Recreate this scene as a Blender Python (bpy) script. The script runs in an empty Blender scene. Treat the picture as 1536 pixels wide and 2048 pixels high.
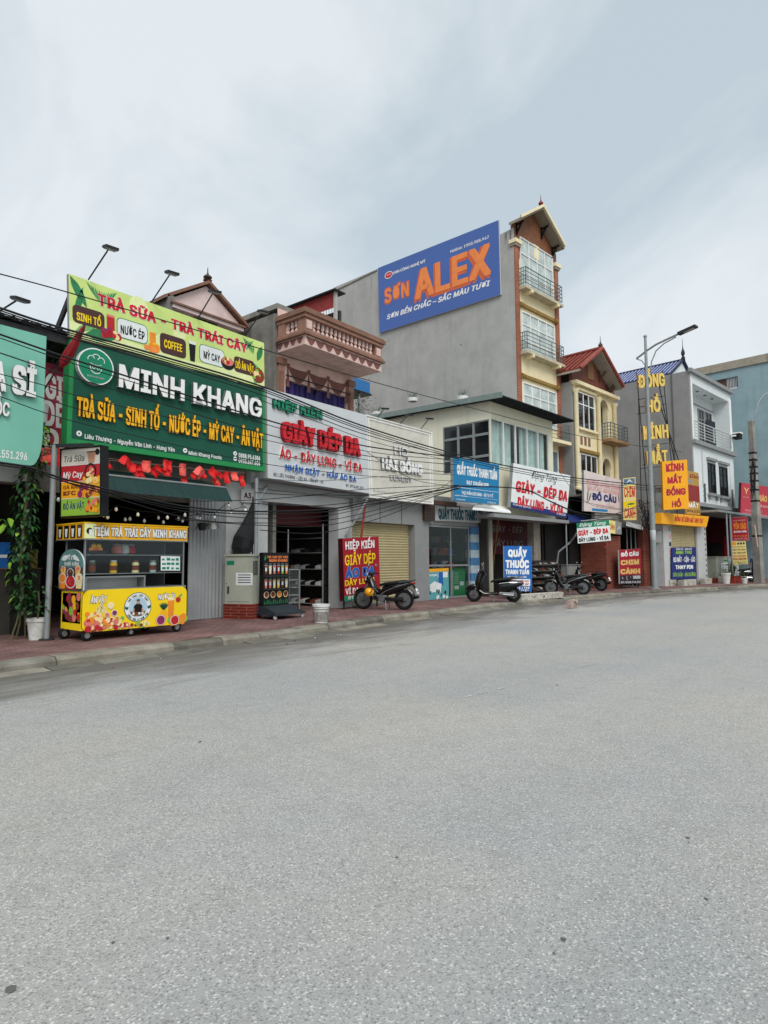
import bpy, math, random
from mathutils import Vector as V, Matrix
from math import radians, sin, cos, pi, atan2, sqrt
rnd = random.Random(7)
SC = bpy.context.scene
COL = SC.collection

# ------------------------------------------------------------------ camera, sky, sun, exposure
FPX, PHI, HOR, ROLL, EYE = 1250.0, radians(39), 1122.0, radians(0.3), 1.5   # photo is 1536 x 2048
_t = math.atan((HOR - 1024) / FPX)
_f = V((cos(PHI), sin(PHI), 0)); _r = V((sin(PHI), -cos(PHI), 0)); _z = V((0, 0, 1))
CF = cos(_t) * _f + sin(_t) * _z
_u = -sin(_t) * _f + cos(_t) * _z
CR_ = cos(ROLL) * _r - sin(ROLL) * _u
CU_ = sin(ROLL) * _r + cos(ROLL) * _u
CPOS = V((0, 0, EYE))
cd = bpy.data.cameras.new("camera"); cam = bpy.data.objects.new("camera", cd); COL.objects.link(cam)
cd.sensor_fit = 'VERTICAL'; cd.sensor_height = 36; cd.lens = FPX / 2048 * 36
cd.clip_start = 0.05; cd.clip_end = 3000
_m = Matrix.Identity(4)
for i in range(3):
    _m[i][0], _m[i][1], _m[i][2], _m[i][3] = CR_[i], CU_[i], -CF[i], CPOS[i]
cam.matrix_world = _m
SC.camera = cam

SUN_EL, SUN_AZ = radians(44), radians(-128)       # direction the light comes from (azimuth from +X)
W = bpy.data.worlds.new("World"); SC.world = W; W.use_nodes = True
nt = W.node_tree; nt.nodes.clear(); N = nt.nodes.new; L = nt.links.new
out = N('ShaderNodeOutputWorld'); bg = N('ShaderNodeBackground'); L(bg.outputs[0], out.inputs[0])
bg.inputs[1].default_value = 0.1
sky = N('ShaderNodeTexSky'); sky.sky_type = 'NISHITA'; sky.sun_disc = False
sky.sun_elevation = SUN_EL; sky.sun_rotation = pi / 2 - SUN_AZ
sky.air_density = 1.0; sky.dust_density = 2.0
tc = N('ShaderNodeTexCoord')
mp = N('ShaderNodeMapping'); mp.inputs['Scale'].default_value = (1, 1, 1.1); L(tc.outputs['Generated'], mp.inputs[0])
n1 = N('ShaderNodeTexNoise'); n1.inputs['Scale'].default_value = 1.6; n1.inputs['Detail'].default_value = 6
n1.inputs['Roughness'].default_value = 0.58; n1.inputs['Distortion'].default_value = 0.5; L(mp.outputs[0], n1.inputs['Vector'])
cr = N('ShaderNodeValToRGB'); L(n1.outputs['Fac'], cr.inputs[0])
cr.color_ramp.elements[0].position = 0.40; cr.color_ramp.elements[0].color = (0.52, 0.61, 0.665, 1)
cr.color_ramp.elements[1].position = 0.60; cr.color_ramp.elements[1].color = (0.77, 0.815, 0.845, 1)
sep = N('ShaderNodeSeparateXYZ'); L(tc.outputs['Generated'], sep.inputs[0])
mr = N('ShaderNodeMapRange'); mr.inputs[1].default_value = 0.70; mr.inputs[2].default_value = 1.0   # overcast: bright zenith
mr.inputs[3].default_value = 7.75; mr.inputs[4].default_value = 21.0; L(sep.outputs['Z'], mr.inputs[0])
vm = N('ShaderNodeVectorMath'); vm.operation = 'SCALE'; L(cr.outputs[0], vm.inputs[0]); L(mr.outputs[0], vm.inputs['Scale'])
mx = N('ShaderNodeMix'); mx.data_type = 'RGBA'; mx.inputs[0].default_value = 0.9
L(sky.outputs[0], mx.inputs[6]); L(vm.outputs[0], mx.inputs[7]); L(mx.outputs[2], bg.inputs[0])
sd = bpy.data.lights.new("sun", 'SUN'); so = bpy.data.objects.new("sun", sd); COL.objects.link(so)
sd.energy = 1.5; sd.angle = radians(32); sd.color = (1.0, 0.97, 0.93)
so.rotation_euler = V((cos(SUN_EL) * cos(SUN_AZ), cos(SUN_EL) * sin(SUN_AZ), sin(SUN_EL))).to_track_quat('Z', 'Y').to_euler()
vs = SC.view_settings; vs.view_transform = 'Standard'; vs.look = 'None'; vs.exposure = 0.5; vs.gamma = 1.0; vs.use_curve_mapping = False

# ------------------------------------------------------------------ frames and pixel geometry
class Fr:
    """vertical frame: local x runs along a facade, y goes into it, z up"""
    def __init__(s, ox, oy, deg):
        a = radians(deg); s.o = V((ox, oy, 0)); s.x = V((cos(a), sin(a), 0)); s.y = V((-sin(a), cos(a), 0)); s.deg = deg
    def w(s, p): return s.o + s.x * p[0] + s.y * p[1] + V((0, 0, p[2]))
    def l(s, p):
        d = V(p) - s.o; return V((d.dot(s.x), d.dot(s.y), p[2]))
A = Fr(0, 0, 0)
def ray(px, py): return CR_ * ((px - 768) / FPX) - CU_ * ((py - 1024) / FPX) + CF
def at(px, py, fr=A, y=0.0):
    """local point of frame fr seen at photo pixel (px,py) on its plane local-y = y"""
    d = ray(px, py); t = (y - (CPOS - fr.o).dot(fr.y)) / d.dot(fr.y)
    return fr.l(CPOS + d * t)
def wat(px, py, fr=A, y=0.0): return fr.w(at(px, py, fr, y))
def gnd(px, py, z=0.13):
    d = ray(px, py); return CPOS + d * ((z - EYE) / d.z)
def onX(px, py, fr, x):
    """local point on the side plane local-x = x"""
    d = ray(px, py); t = (x - (CPOS - fr.o).dot(fr.x)) / d.dot(fr.x)
    return fr.l(CPOS + d * t)
def proj(P):
    v = V(P) - CPOS; z = v.dot(CF); return 768 + FPX * v.dot(CR_) / z, 1024 - FPX * v.dot(CU_) / z

# ------------------------------------------------------------------ materials
def lin(h):
    if not isinstance(h, str): return tuple(h)
    h = h.lstrip('#'); c = [int(h[i:i + 2], 16) / 255 for i in (0, 2, 4)]
    return tuple(x / 12.92 if x < .04045 else ((x + .055) / 1.055) ** 2.4 for x in c)
MATS = {}
def M(name, col=None, rough=.6, n=.1, sc=3.0, metal=0.0, bump=0.0, bsc=None, spec=.3, streak=0.0, scol='#4a4640', emit=0):
    if name in MATS: return MATS[name]
    c = lin(col); m = bpy.data.materials.new(name); m.use_nodes = True; MATS[name] = m
    t = m.node_tree; b = t.nodes['Principled BSDF']
    b.inputs['Roughness'].default_value = rough; b.inputs['Metallic'].default_value = metal
    b.inputs['Specular IOR Level'].default_value = spec
    if emit: b.inputs['Emission Color'].default_value = (*c, 1); b.inputs['Emission Strength'].default_value = emit
    g = t.nodes.new('ShaderNodeNewGeometry')
    if n > 0:
        no = t.nodes.new('ShaderNodeTexNoise'); no.inputs['Scale'].default_value = sc; no.inputs['Detail'].default_value = 5
        no.inputs['Roughness'].default_value = .62
        t.links.new(g.outputs['Position'], no.inputs['Vector'])
        rp = t.nodes.new('ShaderNodeMapRange'); rp.inputs[1].default_value = .3; rp.inputs[2].default_value = .7
        rp.inputs[3].default_value = 1 - n; rp.inputs[4].default_value = 1 + n * .6
        t.links.new(no.outputs['Fac'], rp.inputs[0])
        mu = t.nodes.new('ShaderNodeVectorMath'); mu.operation = 'SCALE'; mu.inputs[0].default_value = c
        t.links.new(rp.outputs[0], mu.inputs['Scale']); src = mu.outputs[0]
        if streak > 0:      # rain streaks and grime with their own shape
            mp_ = t.nodes.new('ShaderNodeMapping'); mp_.inputs['Scale'].default_value = (2.2, 2.2, .22)
            t.links.new(g.outputs['Position'], mp_.inputs[0])
            n2 = t.nodes.new('ShaderNodeTexNoise'); n2.inputs['Scale'].default_value = 1.3; n2.inputs['Detail'].default_value = 6
            t.links.new(mp_.outputs[0], n2.inputs['Vector'])
            r2 = t.nodes.new('ShaderNodeMapRange'); r2.inputs[1].default_value = .52; r2.inputs[2].default_value = .78
            r2.inputs[4].default_value = streak; t.links.new(n2.outputs['Fac'], r2.inputs[0])
            m2 = t.nodes.new('ShaderNodeMix'); m2.data_type = 'RGBA'; t.links.new(r2.outputs[0], m2.inputs[0])
            t.links.new(src, m2.inputs[6]); m2.inputs[7].default_value = (*lin(scol), 1); src = m2.outputs[2]
        t.links.new(src, b.inputs['Base Color'])
    else: b.inputs['Base Color'].default_value = (*c, 1)
    if bump > 0:
        nb = t.nodes.new('ShaderNodeTexNoise'); nb.inputs['Scale'].default_value = bsc or sc * 6; nb.inputs['Detail'].default_value = 3
        t.links.new(g.outputs['Position'], nb.inputs['Vector'])
        bp = t.nodes.new('ShaderNodeBump'); bp.inputs['Strength'].default_value = bump; bp.inputs['Distance'].default_value = .02
        t.links.new(nb.outputs['Fac'], bp.inputs['Height']); t.links.new(bp.outputs[0], b.inputs['Normal'])
    return m
def brickmat(name, c1, c2, mort, bw, bh, msz=.02, rough=.8, axis='x', n=.25):
    if name in MATS: return MATS[name]
    m = bpy.data.materials.new(name); m.use_nodes = True; MATS[name] = m; t = m.node_tree; b = t.nodes['Principled BSDF']
    b.inputs['Roughness'].default_value = rough; b.inputs['Specular IOR Level'].default_value = .2
    g = t.nodes.new('ShaderNodeNewGeometry'); sx = t.nodes.new('ShaderNodeSeparateXYZ'); t.links.new(g.outputs['Position'], sx.inputs[0])
    cx = t.nodes.new('ShaderNodeCombineXYZ')
    if axis == 'z':
        ad = t.nodes.new('ShaderNodeMath'); ad.operation = 'ADD'; t.links.new(sx.outputs[0], ad.inputs[0]); t.links.new(sx.outputs[1], ad.inputs[1])
        t.links.new(ad.outputs[0], cx.inputs[0]); t.links.new(sx.outputs[2], cx.inputs[1])
    else: t.links.new(sx.outputs[0], cx.inputs[0]); t.links.new(sx.outputs[1], cx.inputs[1])
    bt = t.nodes.new('ShaderNodeTexBrick'); t.links.new(cx.outputs[0], bt.inputs['Vector'])
    bt.inputs['Color1'].default_value = (*lin(c1), 1); bt.inputs['Color2'].default_value = (*lin(c2), 1); bt.inputs['Mortar'].default_value = (*lin(mort), 1)
    bt.inputs['Scale'].default_value = 1; bt.inputs['Mortar Size'].default_value = msz; bt.inputs['Brick Width'].default_value = bw; bt.inputs['Row Height'].default_value = bh
    no = t.nodes.new('ShaderNodeTexNoise'); no.inputs['Scale'].default_value = 1.3; no.inputs['Detail'].default_value = 6; t.links.new(g.outputs['Position'], no.inputs['Vector'])
    rp = t.nodes.new('ShaderNodeMapRange'); rp.inputs[1].default_value = .3; rp.inputs[2].default_value = .7; rp.inputs[3].default_value = 1 - n; rp.inputs[4].default_value = 1 + n * .7
    t.links.new(no.outputs['Fac'], rp.inputs[0])
    mu = t.nodes.new('ShaderNodeVectorMath'); mu.operation = 'SCALE'; t.links.new(bt.outputs[0], mu.inputs[0]); t.links.new(rp.outputs[0], mu.inputs['Scale'])
    t.links.new(mu.outputs[0], b.inputs['Base Color'])
    return m
def glassmat(name, tint=(.9, .95, .95), refl=.1):
    m = bpy.data.materials.new(name); m.use_nodes = True; MATS[name] = m; t = m.node_tree
    t.nodes.remove(t.nodes['Principled BSDF']); o = t.nodes['Material Output']
    a = t.nodes.new('ShaderNodeBsdfTransparent'); a.inputs[0].default_value = (*tint, 1)
    g = t.nodes.new('ShaderNodeBsdfGlossy'); g.inputs['Roughness'].default_value = .03
    lw = t.nodes.new('ShaderNodeLayerWeight'); lw.inputs[0].default_value = .25
    ad = t.nodes.new('ShaderNodeMath'); ad.operation = 'MULTIPLY_ADD'; ad.inputs[1].default_value = .3; ad.inputs[2].default_value = refl * .3; pw = t.nodes.new('ShaderNodeMath'); pw.operation = 'POWER'; pw.inputs[1].default_value = 3; t.links.new(lw.outputs['Facing'], pw.inputs[0]); t.links.new(pw.outputs[0], ad.inputs[0])
    x = t.nodes.new('ShaderNodeMixShader'); t.links.new(ad.outputs[0], x.inputs[0]); t.links.new(a.outputs[0], x.inputs[1]); t.links.new(g.outputs[0], x.inputs[2])
    t.links.new(x.outputs[0], o.inputs[0]); return m

# ------------------------------------------------------------------ mesh builder
class B:
    def __init__(s, fr=A): s.v = []; s.f = []; s.mi = []; s.ms = []; s.fr = fr
    def add(s, vs, fs, mat, world=False):
        o = len(s.v); s.v += [V(p) if world else s.fr.w(p) for p in vs]
        if mat not in s.ms: s.ms.append(mat)
        k = s.ms.index(mat)
        for f in fs: s.f.append([i + o for i in f]); s.mi.append(k)
        return s
    def box(s, x0, x1, y0, y1, z0, z1, mat):
        return s.add([(x0, y0, z0), (x1, y0, z0), (x1, y1, z0), (x0, y1, z0), (x0, y0, z1), (x1, y0, z1), (x1, y1, z1), (x0, y1, z1)],
              [(0, 3, 2, 1), (4, 5, 6, 7), (0, 1, 5, 4), (1, 2, 6, 5), (2, 3, 7, 6), (3, 0, 4, 7)], mat)
    def hexa(s, p, mat, world=False):   # p: 4 front (TL,TR,BR,BL) + 4 back
        return s.add(p, [(3, 2, 1, 0), (4, 5, 6, 7), (0, 1, 5, 4), (1, 2, 6, 5), (2, 3, 7, 6), (3, 0, 4, 7)], mat, world)
    def poly(s, pts, mat, world=False): return s.add(pts, [list(range(len(pts)))], mat, world)
    def prism(s, pts, y0, y1, mat):     # pts in (x,z)
        n = len(pts); vs = [(x, y0, z) for x, z in pts] + [(x, y1, z) for x, z in pts]
        return s.add(vs, [list(range(n)), list(range(2 * n - 1, n - 1, -1))] + [(i, i + n, (i + 1) % n + n, (i + 1) % n) for i in range(n)], mat)
    def bar(s, p0, p1, w, h, mat, up=(0, 0, 1), world=False):
        p0, p1 = V(p0), V(p1); d = (p1 - p0).normalized(); u = V(up)
        if abs(d.dot(u)) > .95: u = V((1, 0, 0))
        a = d.cross(u).normalized(); b = a.cross(d)
        q = lambda p, i, j: p + a * (w / 2 * i) + b * (h / 2 * j)
        return s.add([q(p0, -1, -1), q(p0, 1, -1), q(p0, 1, 1), q(p0, -1, 1), q(p1, -1, -1), q(p1, 1, -1), q(p1, 1, 1), q(p1, -1, 1)],
              [(0, 1, 2, 3), (7, 6, 5, 4), (0, 4, 5, 1), (1, 5, 6, 2), (2, 6, 7, 3), (3, 7, 4, 0)], mat, world)
    def tube(s, pts, r, mat, n=6, world=False, cap=True):
        pts = [V(p) for p in pts]; k = len(pts); rs = r if isinstance(r, (list, tuple)) else [r] * k
        vs = []; ref = None
        for i, p in enumerate(pts):
            d = (pts[min(i + 1, k - 1)] - pts[max(i - 1, 0)]).normalized()
            if ref is None: ref = V((0, 0, 1)) if abs(d.z) < .9 else V((1, 0, 0))
            a = d.cross(ref).normalized(); b = a.cross(d).normalized(); ref = b
            vs += [p + (a * cos(2 * pi * j / n) + b * sin(2 * pi * j / n)) * rs[i] for j in range(n)]
        fs = [(i * n + j, i * n + (j + 1) % n, (i + 1) * n + (j + 1) % n, (i + 1) * n + j) for i in range(k - 1) for j in range(n)]
        if cap: fs += [list(range(n - 1, -1, -1)), list(range((k - 1) * n, k * n))]
        return s.add(vs, fs, mat, world)
    def cyl(s, p0, p1, r, mat, n=12, world=False): return s.tube([p0, p1], r, mat, n, world)
    def lathe(s, prof, c, mat, n=14, ax=None):
        c = V(c); k = len(prof); vs = []
        for r, z in prof:
            for j in range(n):
                a = 2 * pi * j / n
                if ax == 'y': vs.append(c + V((r * cos(a), z, r * sin(a))))
                elif ax == 'x': vs.append(c + V((z, r * cos(a), r * sin(a))))
                else: vs.append(c + V((r * cos(a), r * sin(a), z)))
        fs = [(i * n + j, i * n + (j + 1) % n, (i + 1) * n + (j + 1) % n, (i + 1) * n + j) for i in range(k - 1) for j in range(n)]
        if prof[0][0] > 1e-4: fs.append(list(range(n - 1, -1, -1)))
        if prof[-1][0] > 1e-4: fs.append(list(range((k - 1) * n, k * n)))
        return s.add(vs, fs, mat)
    def sph(s, c, r, mat, n=10, sc=(1, 1, 1)):
        k = max(4, n // 2 + 1)
        prof = [(sin(pi * i / k), -cos(pi * i / k)) for i in range(k + 1)]
        c = V(c); vs = []
        for a, z in prof:
            for j in range(n): vs.append(c + V((a * cos(2 * pi * j / n) * r * sc[0], a * sin(2 * pi * j / n) * r * sc[1], z * r * sc[2])))
        return s.add(vs, [(i * n + j, i * n + (j + 1) % n, (i + 1) * n + (j + 1) % n, (i + 1) * n + j) for i in range(k) for j in range(n)], mat)
    def loft(s, secs, mat, n=12, e=2.6):  # secs: (x, y, z, halfwidth_y, halfheight_z) along x
        vs = []
        for x, y, z, hw, hh in secs:
            for j in range(n):
                a = 2 * pi * j / n; ca, sa = cos(a), sin(a)
                vs.append((x, y + hw * math.copysign(abs(ca) ** (2 / e), ca), z + hh * math.copysign(abs(sa) ** (2 / e), sa)))
        k = len(secs)
        return s.add(vs, [(i * n + j, i * n + (j + 1) % n, (i + 1) * n + (j + 1) % n, (i + 1) * n + j) for i in range(k - 1) for j in range(n)]
                     + [list(range(n - 1, -1, -1)), list(range((k - 1) * n, k * n))], mat)
    def holes(s, x0, x1, z0, z1, y, hs, mat, t=.2):   # wall plane with rectangular openings and reveals
        xs = sorted({x0, x1} | {min(max(v, x0), x1) for h in hs for v in h[:2]}); zs = sorted({z0, z1} | {min(max(v, z0), z1) for h in hs for v in h[2:]})
        for a, b in zip(xs, xs[1:]):
            for c, d in zip(zs, zs[1:]):
                mxx, mz = (a + b) / 2, (c + d) / 2
                if any(h[0] < mxx < h[1] and h[2] < mz < h[3] for h in hs): continue
                s.add([(a, y, c), (b, y, c), (b, y, d), (a, y, d)], [(0, 1, 2, 3)], mat)
        for a, b, c, d in hs:
            for q in (((a, c), (a, d)), ((b, d), (b, c)), ((a, d), (b, d)), ((b, c), (a, c))):
                (xa, za), (xb, zb) = q
                if za == zb == z0 or xa == xb == x0 or xa == xb == x1: continue
                s.add([(xa, y, za), (xb, y, zb), (xb, y + t, zb), (xa, y + t, za)], [(0, 1, 2, 3)], mat)
        return s
    def build(s, name, parent=None, smooth=False, label=None):
        me = bpy.data.meshes.new(name); iv = WM[parent].inverted() if parent else Matrix.Identity(4)
        me.from_pydata([iv @ p for p in s.v], [], s.f)
        for m in s.ms: me.materials.append(m)
        me.polygons.foreach_set('material_index', s.mi)
        if smooth:
            me.polygons.foreach_set('use_smooth', [True] * len(me.polygons)); me.set_sharp_from_angle(angle=radians(40))
        o = bpy.data.objects.new(name, me); COL.objects.link(o)
        if parent: o.parent = parent; WM[o] = WM[parent]
        else: WM[o] = Matrix.Identity(4)
        if label: o['label'] = label
        return o
WM = {}
def tag(o, label, cat, group=None, kind=None):
    if label: o['label'] = label
    if cat: o['category'] = cat
    if group: o['group'] = group
    if kind: o['kind'] = kind
    return o
def thing(name, label, cat, loc=(0, 0, 0), deg=0, group=None):
    o = bpy.data.objects.new(name, None); COL.objects.link(o); o.empty_display_size = .2
    o.location = loc; o.rotation_euler = (0, 0, radians(deg))
    WM[o] = Matrix.Translation(V(loc)) @ Matrix.Rotation(radians(deg), 4, 'Z')
    return tag(o, label, cat, group)
def fthing(name, label, cat, fr, p=(0, 0, 0), group=None): return thing(name, label, cat, fr.w(p), fr.deg, group)
def solo(b, name, label, cat, base, group=None, smooth=False):
    """a thing that is one mesh: its origin is put at its base"""
    base = V(base); b.v = [p - base for p in b.v]; o = b.build(name, None, smooth); o.location = base
    return tag(o, label, cat, group)
def dup(o, parent=None):
    c = o.copy(); COL.objects.link(c); c.parent = parent
    for ch in list(o.children): dup(ch, c)
    return c

# ------------------------------------------------------------------ lettering
TC = {}
try: FONT = bpy.data.fonts.load(bpy.utils.system_resource('DATAFILES') + '/fonts/Inter.woff2')   # Blender's own interface font
except Exception: FONT = None
def text_mesh(s, bold=.02, shear=0.0, ext=False):
    k = (s, bold, shear, ext)
    if k in TC: return TC[k]
    cu = bpy.data.curves.new('t', 'FONT'); cu.body = s; cu.space_character = 1 + 1.6 * bold; cu.font = FONT or cu.font; cu.size = 1; cu.shear = shear; cu.resolution_u = 3
    cu.fill_mode = 'BOTH' if ext else 'FRONT'
    if ext: cu.extrude = .5
    o = bpy.data.objects.new('t', cu); COL.objects.link(o)
    me = bpy.data.meshes.new_from_object(o.evaluated_get(bpy.context.evaluated_depsgraph_get()))
    vs = [tuple(v.co) for v in me.vertices]; fs = [list(p.vertices) for p in me.polygons]
    bpy.data.objects.remove(o); bpy.data.curves.remove(cu); bpy.data.meshes.remove(me)
    if bold > 0:        # thicken: shifted copies of the outline, a hair apart in depth
        V0, F0 = vs, fs; vs, fs = [], []
        for i, (dx, dy) in enumerate(((0, 0), (-1, -.55), (1, -.55), (-1, .55), (1, .55), (-.5, 0), (.5, 0))):
            o_ = len(vs); vs += [(x + dx * bold, y + dy * bold, z - .0012 * i) for x, y, z in V0]; fs += [[j + o_ for j in f] for f in F0]
    TC[k] = (vs, fs); return TC[k]
CAP = max(p[1] for p in text_mesh('H', 0)[0])
class Sign:
    """a board given by four world corners TL,TR,BR,BL; printed things are laid on it in u (right), v (up)"""
    def __init__(s, name, label, cat, q, depth, face, side=None, group=None, part='panel', root=None, frame=None, fw=.05):
        s.q = [V(p) for p in q]; TL, TR, BR, BL = s.q; s.n = (TR - BL).cross(TL - BR).normalized()
        s.w = ((TR - TL).length + (BR - BL).length) / 2; s.h = ((TL - BL).length + (TR - BR).length) / 2
        ex = (BR - BL); s.root = root or thing(name, label, cat, BL, math.degrees(atan2(ex.y, ex.x)), group)
        b = B(); k = [p - s.n * depth for p in s.q]
        if face:
            b.poly([BL, BR, TR, TL], face, True)
            b.add(s.q + k, [(4, 5, 6, 7), (0, 4, 5, 1), (1, 5, 6, 2), (2, 6, 7, 3), (3, 7, 4, 0)][0:], side or face, True)
            s.panel = b.build(part, s.root)
        if frame:
            f = B(); a, c = fw / s.w, fw / s.h
            for u0, v0, u1, v1 in ((-a, -c, 1 + a, 0), (-a, 1, 1 + a, 1 + c), (-a, 0, 0, 1), (1, 0, 1 + a, 1)):
                P = [s.at(u0, v1, .015), s.at(u1, v1, .015), s.at(u1, v0, .015), s.at(u0, v0, .015)]
                f.hexa(P + [p - s.n * (depth + .02) for p in P], frame, True)
            f.build('frame', s.root)
        s.g = B(); s.nl = []
    def at(s, u, v, out=0.0):
        TL, TR, BR, BL = s.q; return (BL * (1 - u) + BR * u) * (1 - v) + (TL * (1 - u) + TR * u) * v + s.n * out
    def uv(s, px, py):
        d = ray(px, py); t = (s.q[3] - CPOS).dot(s.n) / d.dot(s.n); P = CPOS + d * t; u = v = .5
        for _ in range(12):
            E = P - s.at(u, v); du = (s.q[2] - s.q[3]) * (1 - v) + (s.q[1] - s.q[0]) * v; dv = (s.q[0] - s.q[3]) * (1 - u) + (s.q[1] - s.q[2]) * u
            u += E.dot(du) / du.dot(du); v += E.dot(dv) / dv.dot(dv)
        return u, v
    def pbox(s, xl, xr, yt, yb):
        """u0,u1,v0,v1 of a level line of writing: left pixel column with its top and bottom, right pixel column"""
        u0, v0 = s.uv(xl, yb); _, v1 = s.uv(xl, yt); y = yb; u1 = 1
        for _ in range(6): u1, _v = s.uv(xr, y); y = proj(s.at(u1, v0))[1]
        return u0, u1, v0, v1
    def text(s, t, u0, u1, v0, v1, mat, bold=.03, shear=0.0, out=.004, raise_=0.0, side=None, name='raised_letters', cap=CAP):
        vs, fs = text_mesh(t, bold, shear, raise_ > 0)
        if not vs: return
        x0 = min(p[0] for p in vs); x1 = max(p[0] for p in vs)
        P = [s.at(u0 + (u1 - u0) * (x - x0) / (x1 - x0), v0 + (v1 - v0) * y / cap, out + ((z + .5) * raise_ if raise_ > 0 else z * .25)) for x, y, z in vs]
        if raise_ > 0:
            b = B(); fr_ = [f for f in fs if all(vs[i][2] > .3 for i in f)]; sd_ = [f for f in fs if not all(vs[i][2] > .3 for i in f)]
            b.add(P, fr_, mat, True); b.add(P, sd_, side or mat, True); b.build(name, s.root)
        else: s.nl.append((P, fs, mat))
        return s
    def ptext(s, t, xl, xr, yt, yb, mat, **k): return s.text(t, *s.pbox(xl, xr, yt, yb), mat, **k)
    def poly(s, pts, mat, out=.003, lt=False): s.g.poly([s.at(u, v, out) for u, v in pts], mat, True); return s
    def rect(s, u0, u1, v0, v1, mat, out=.003): return s.poly([(u0, v0), (u1, v0), (u1, v1), (u0, v1)], mat, out)
    def rrect(s, u0, u1, v0, v1, mat, r=.06, out=.003):
        ru, rv = r / s.w, r / s.h; pts = []
        for cu, cv, a0 in ((u1 - ru, v0 + rv, -90), (u1 - ru, v1 - rv, 0), (u0 + ru, v1 - rv, 90), (u0 + ru, v0 + rv, 180)):
            pts += [(cu + ru * cos(radians(a0 + 30 * i)), cv + rv * sin(radians(a0 + 30 * i))) for i in range(4)]
        return s.poly(pts, mat, out)
    def disc(s, u, v, r, mat, out=.004, n=14, sx=1.0, sy=1.0, r0=0.0):
        P = [(u + r * sx * cos(2 * pi * i / n) / s.w, v + r * sy * sin(2 * pi * i / n) / s.h) for i in range(n)]
        if r0 <= 0: return s.poly(P, mat, out)
        Q = [(u + r0 * sx * cos(2 * pi * i / n) / s.w, v + r0 * sy * sin(2 * pi * i / n) / s.h) for i in range(n)]
        for i in range(n): s.poly([P[i], P[(i + 1) % n], Q[(i + 1) % n], Q[i]], mat, out)
        return s
    def leaf(s, u, v, ln, wd, ang, mat, out=.0035):
        a = radians(ang); pts = []
        for t, w in ((0, 0), (.25, .8), (.55, 1), (.8, .6), (1, 0), (.8, -.6), (.55, -1), (.25, -.8)):
            x, y = ln * t, wd * w / 2; pts.append((u + (x * cos(a) - y * sin(a)) / s.w, v + (x * sin(a) + y * cos(a)) / s.h))
        return s.poly(pts, mat, out)
    def cluster(s, u0, u1, v0, v1, mats, k, r, out=.004, rd=None):
        q = rd or rnd
        for i in range(k): s.disc(q.uniform(u0, u1), q.uniform(v0, v1), r * q.uniform(.6, 1.2), q.choice(mats), out + .0003 * i, 8)
        return s
    def done(s):
        if s.g.f: s.g.build('printed_picture', s.root)
        for P, fs, mat in s.nl: B().add(P, fs, mat, True).build('lettering', s.root)
        return s.root
def quad(px4, fr=A, y=0.0): return [wat(a, b, fr, y) for a, b in px4]
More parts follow.
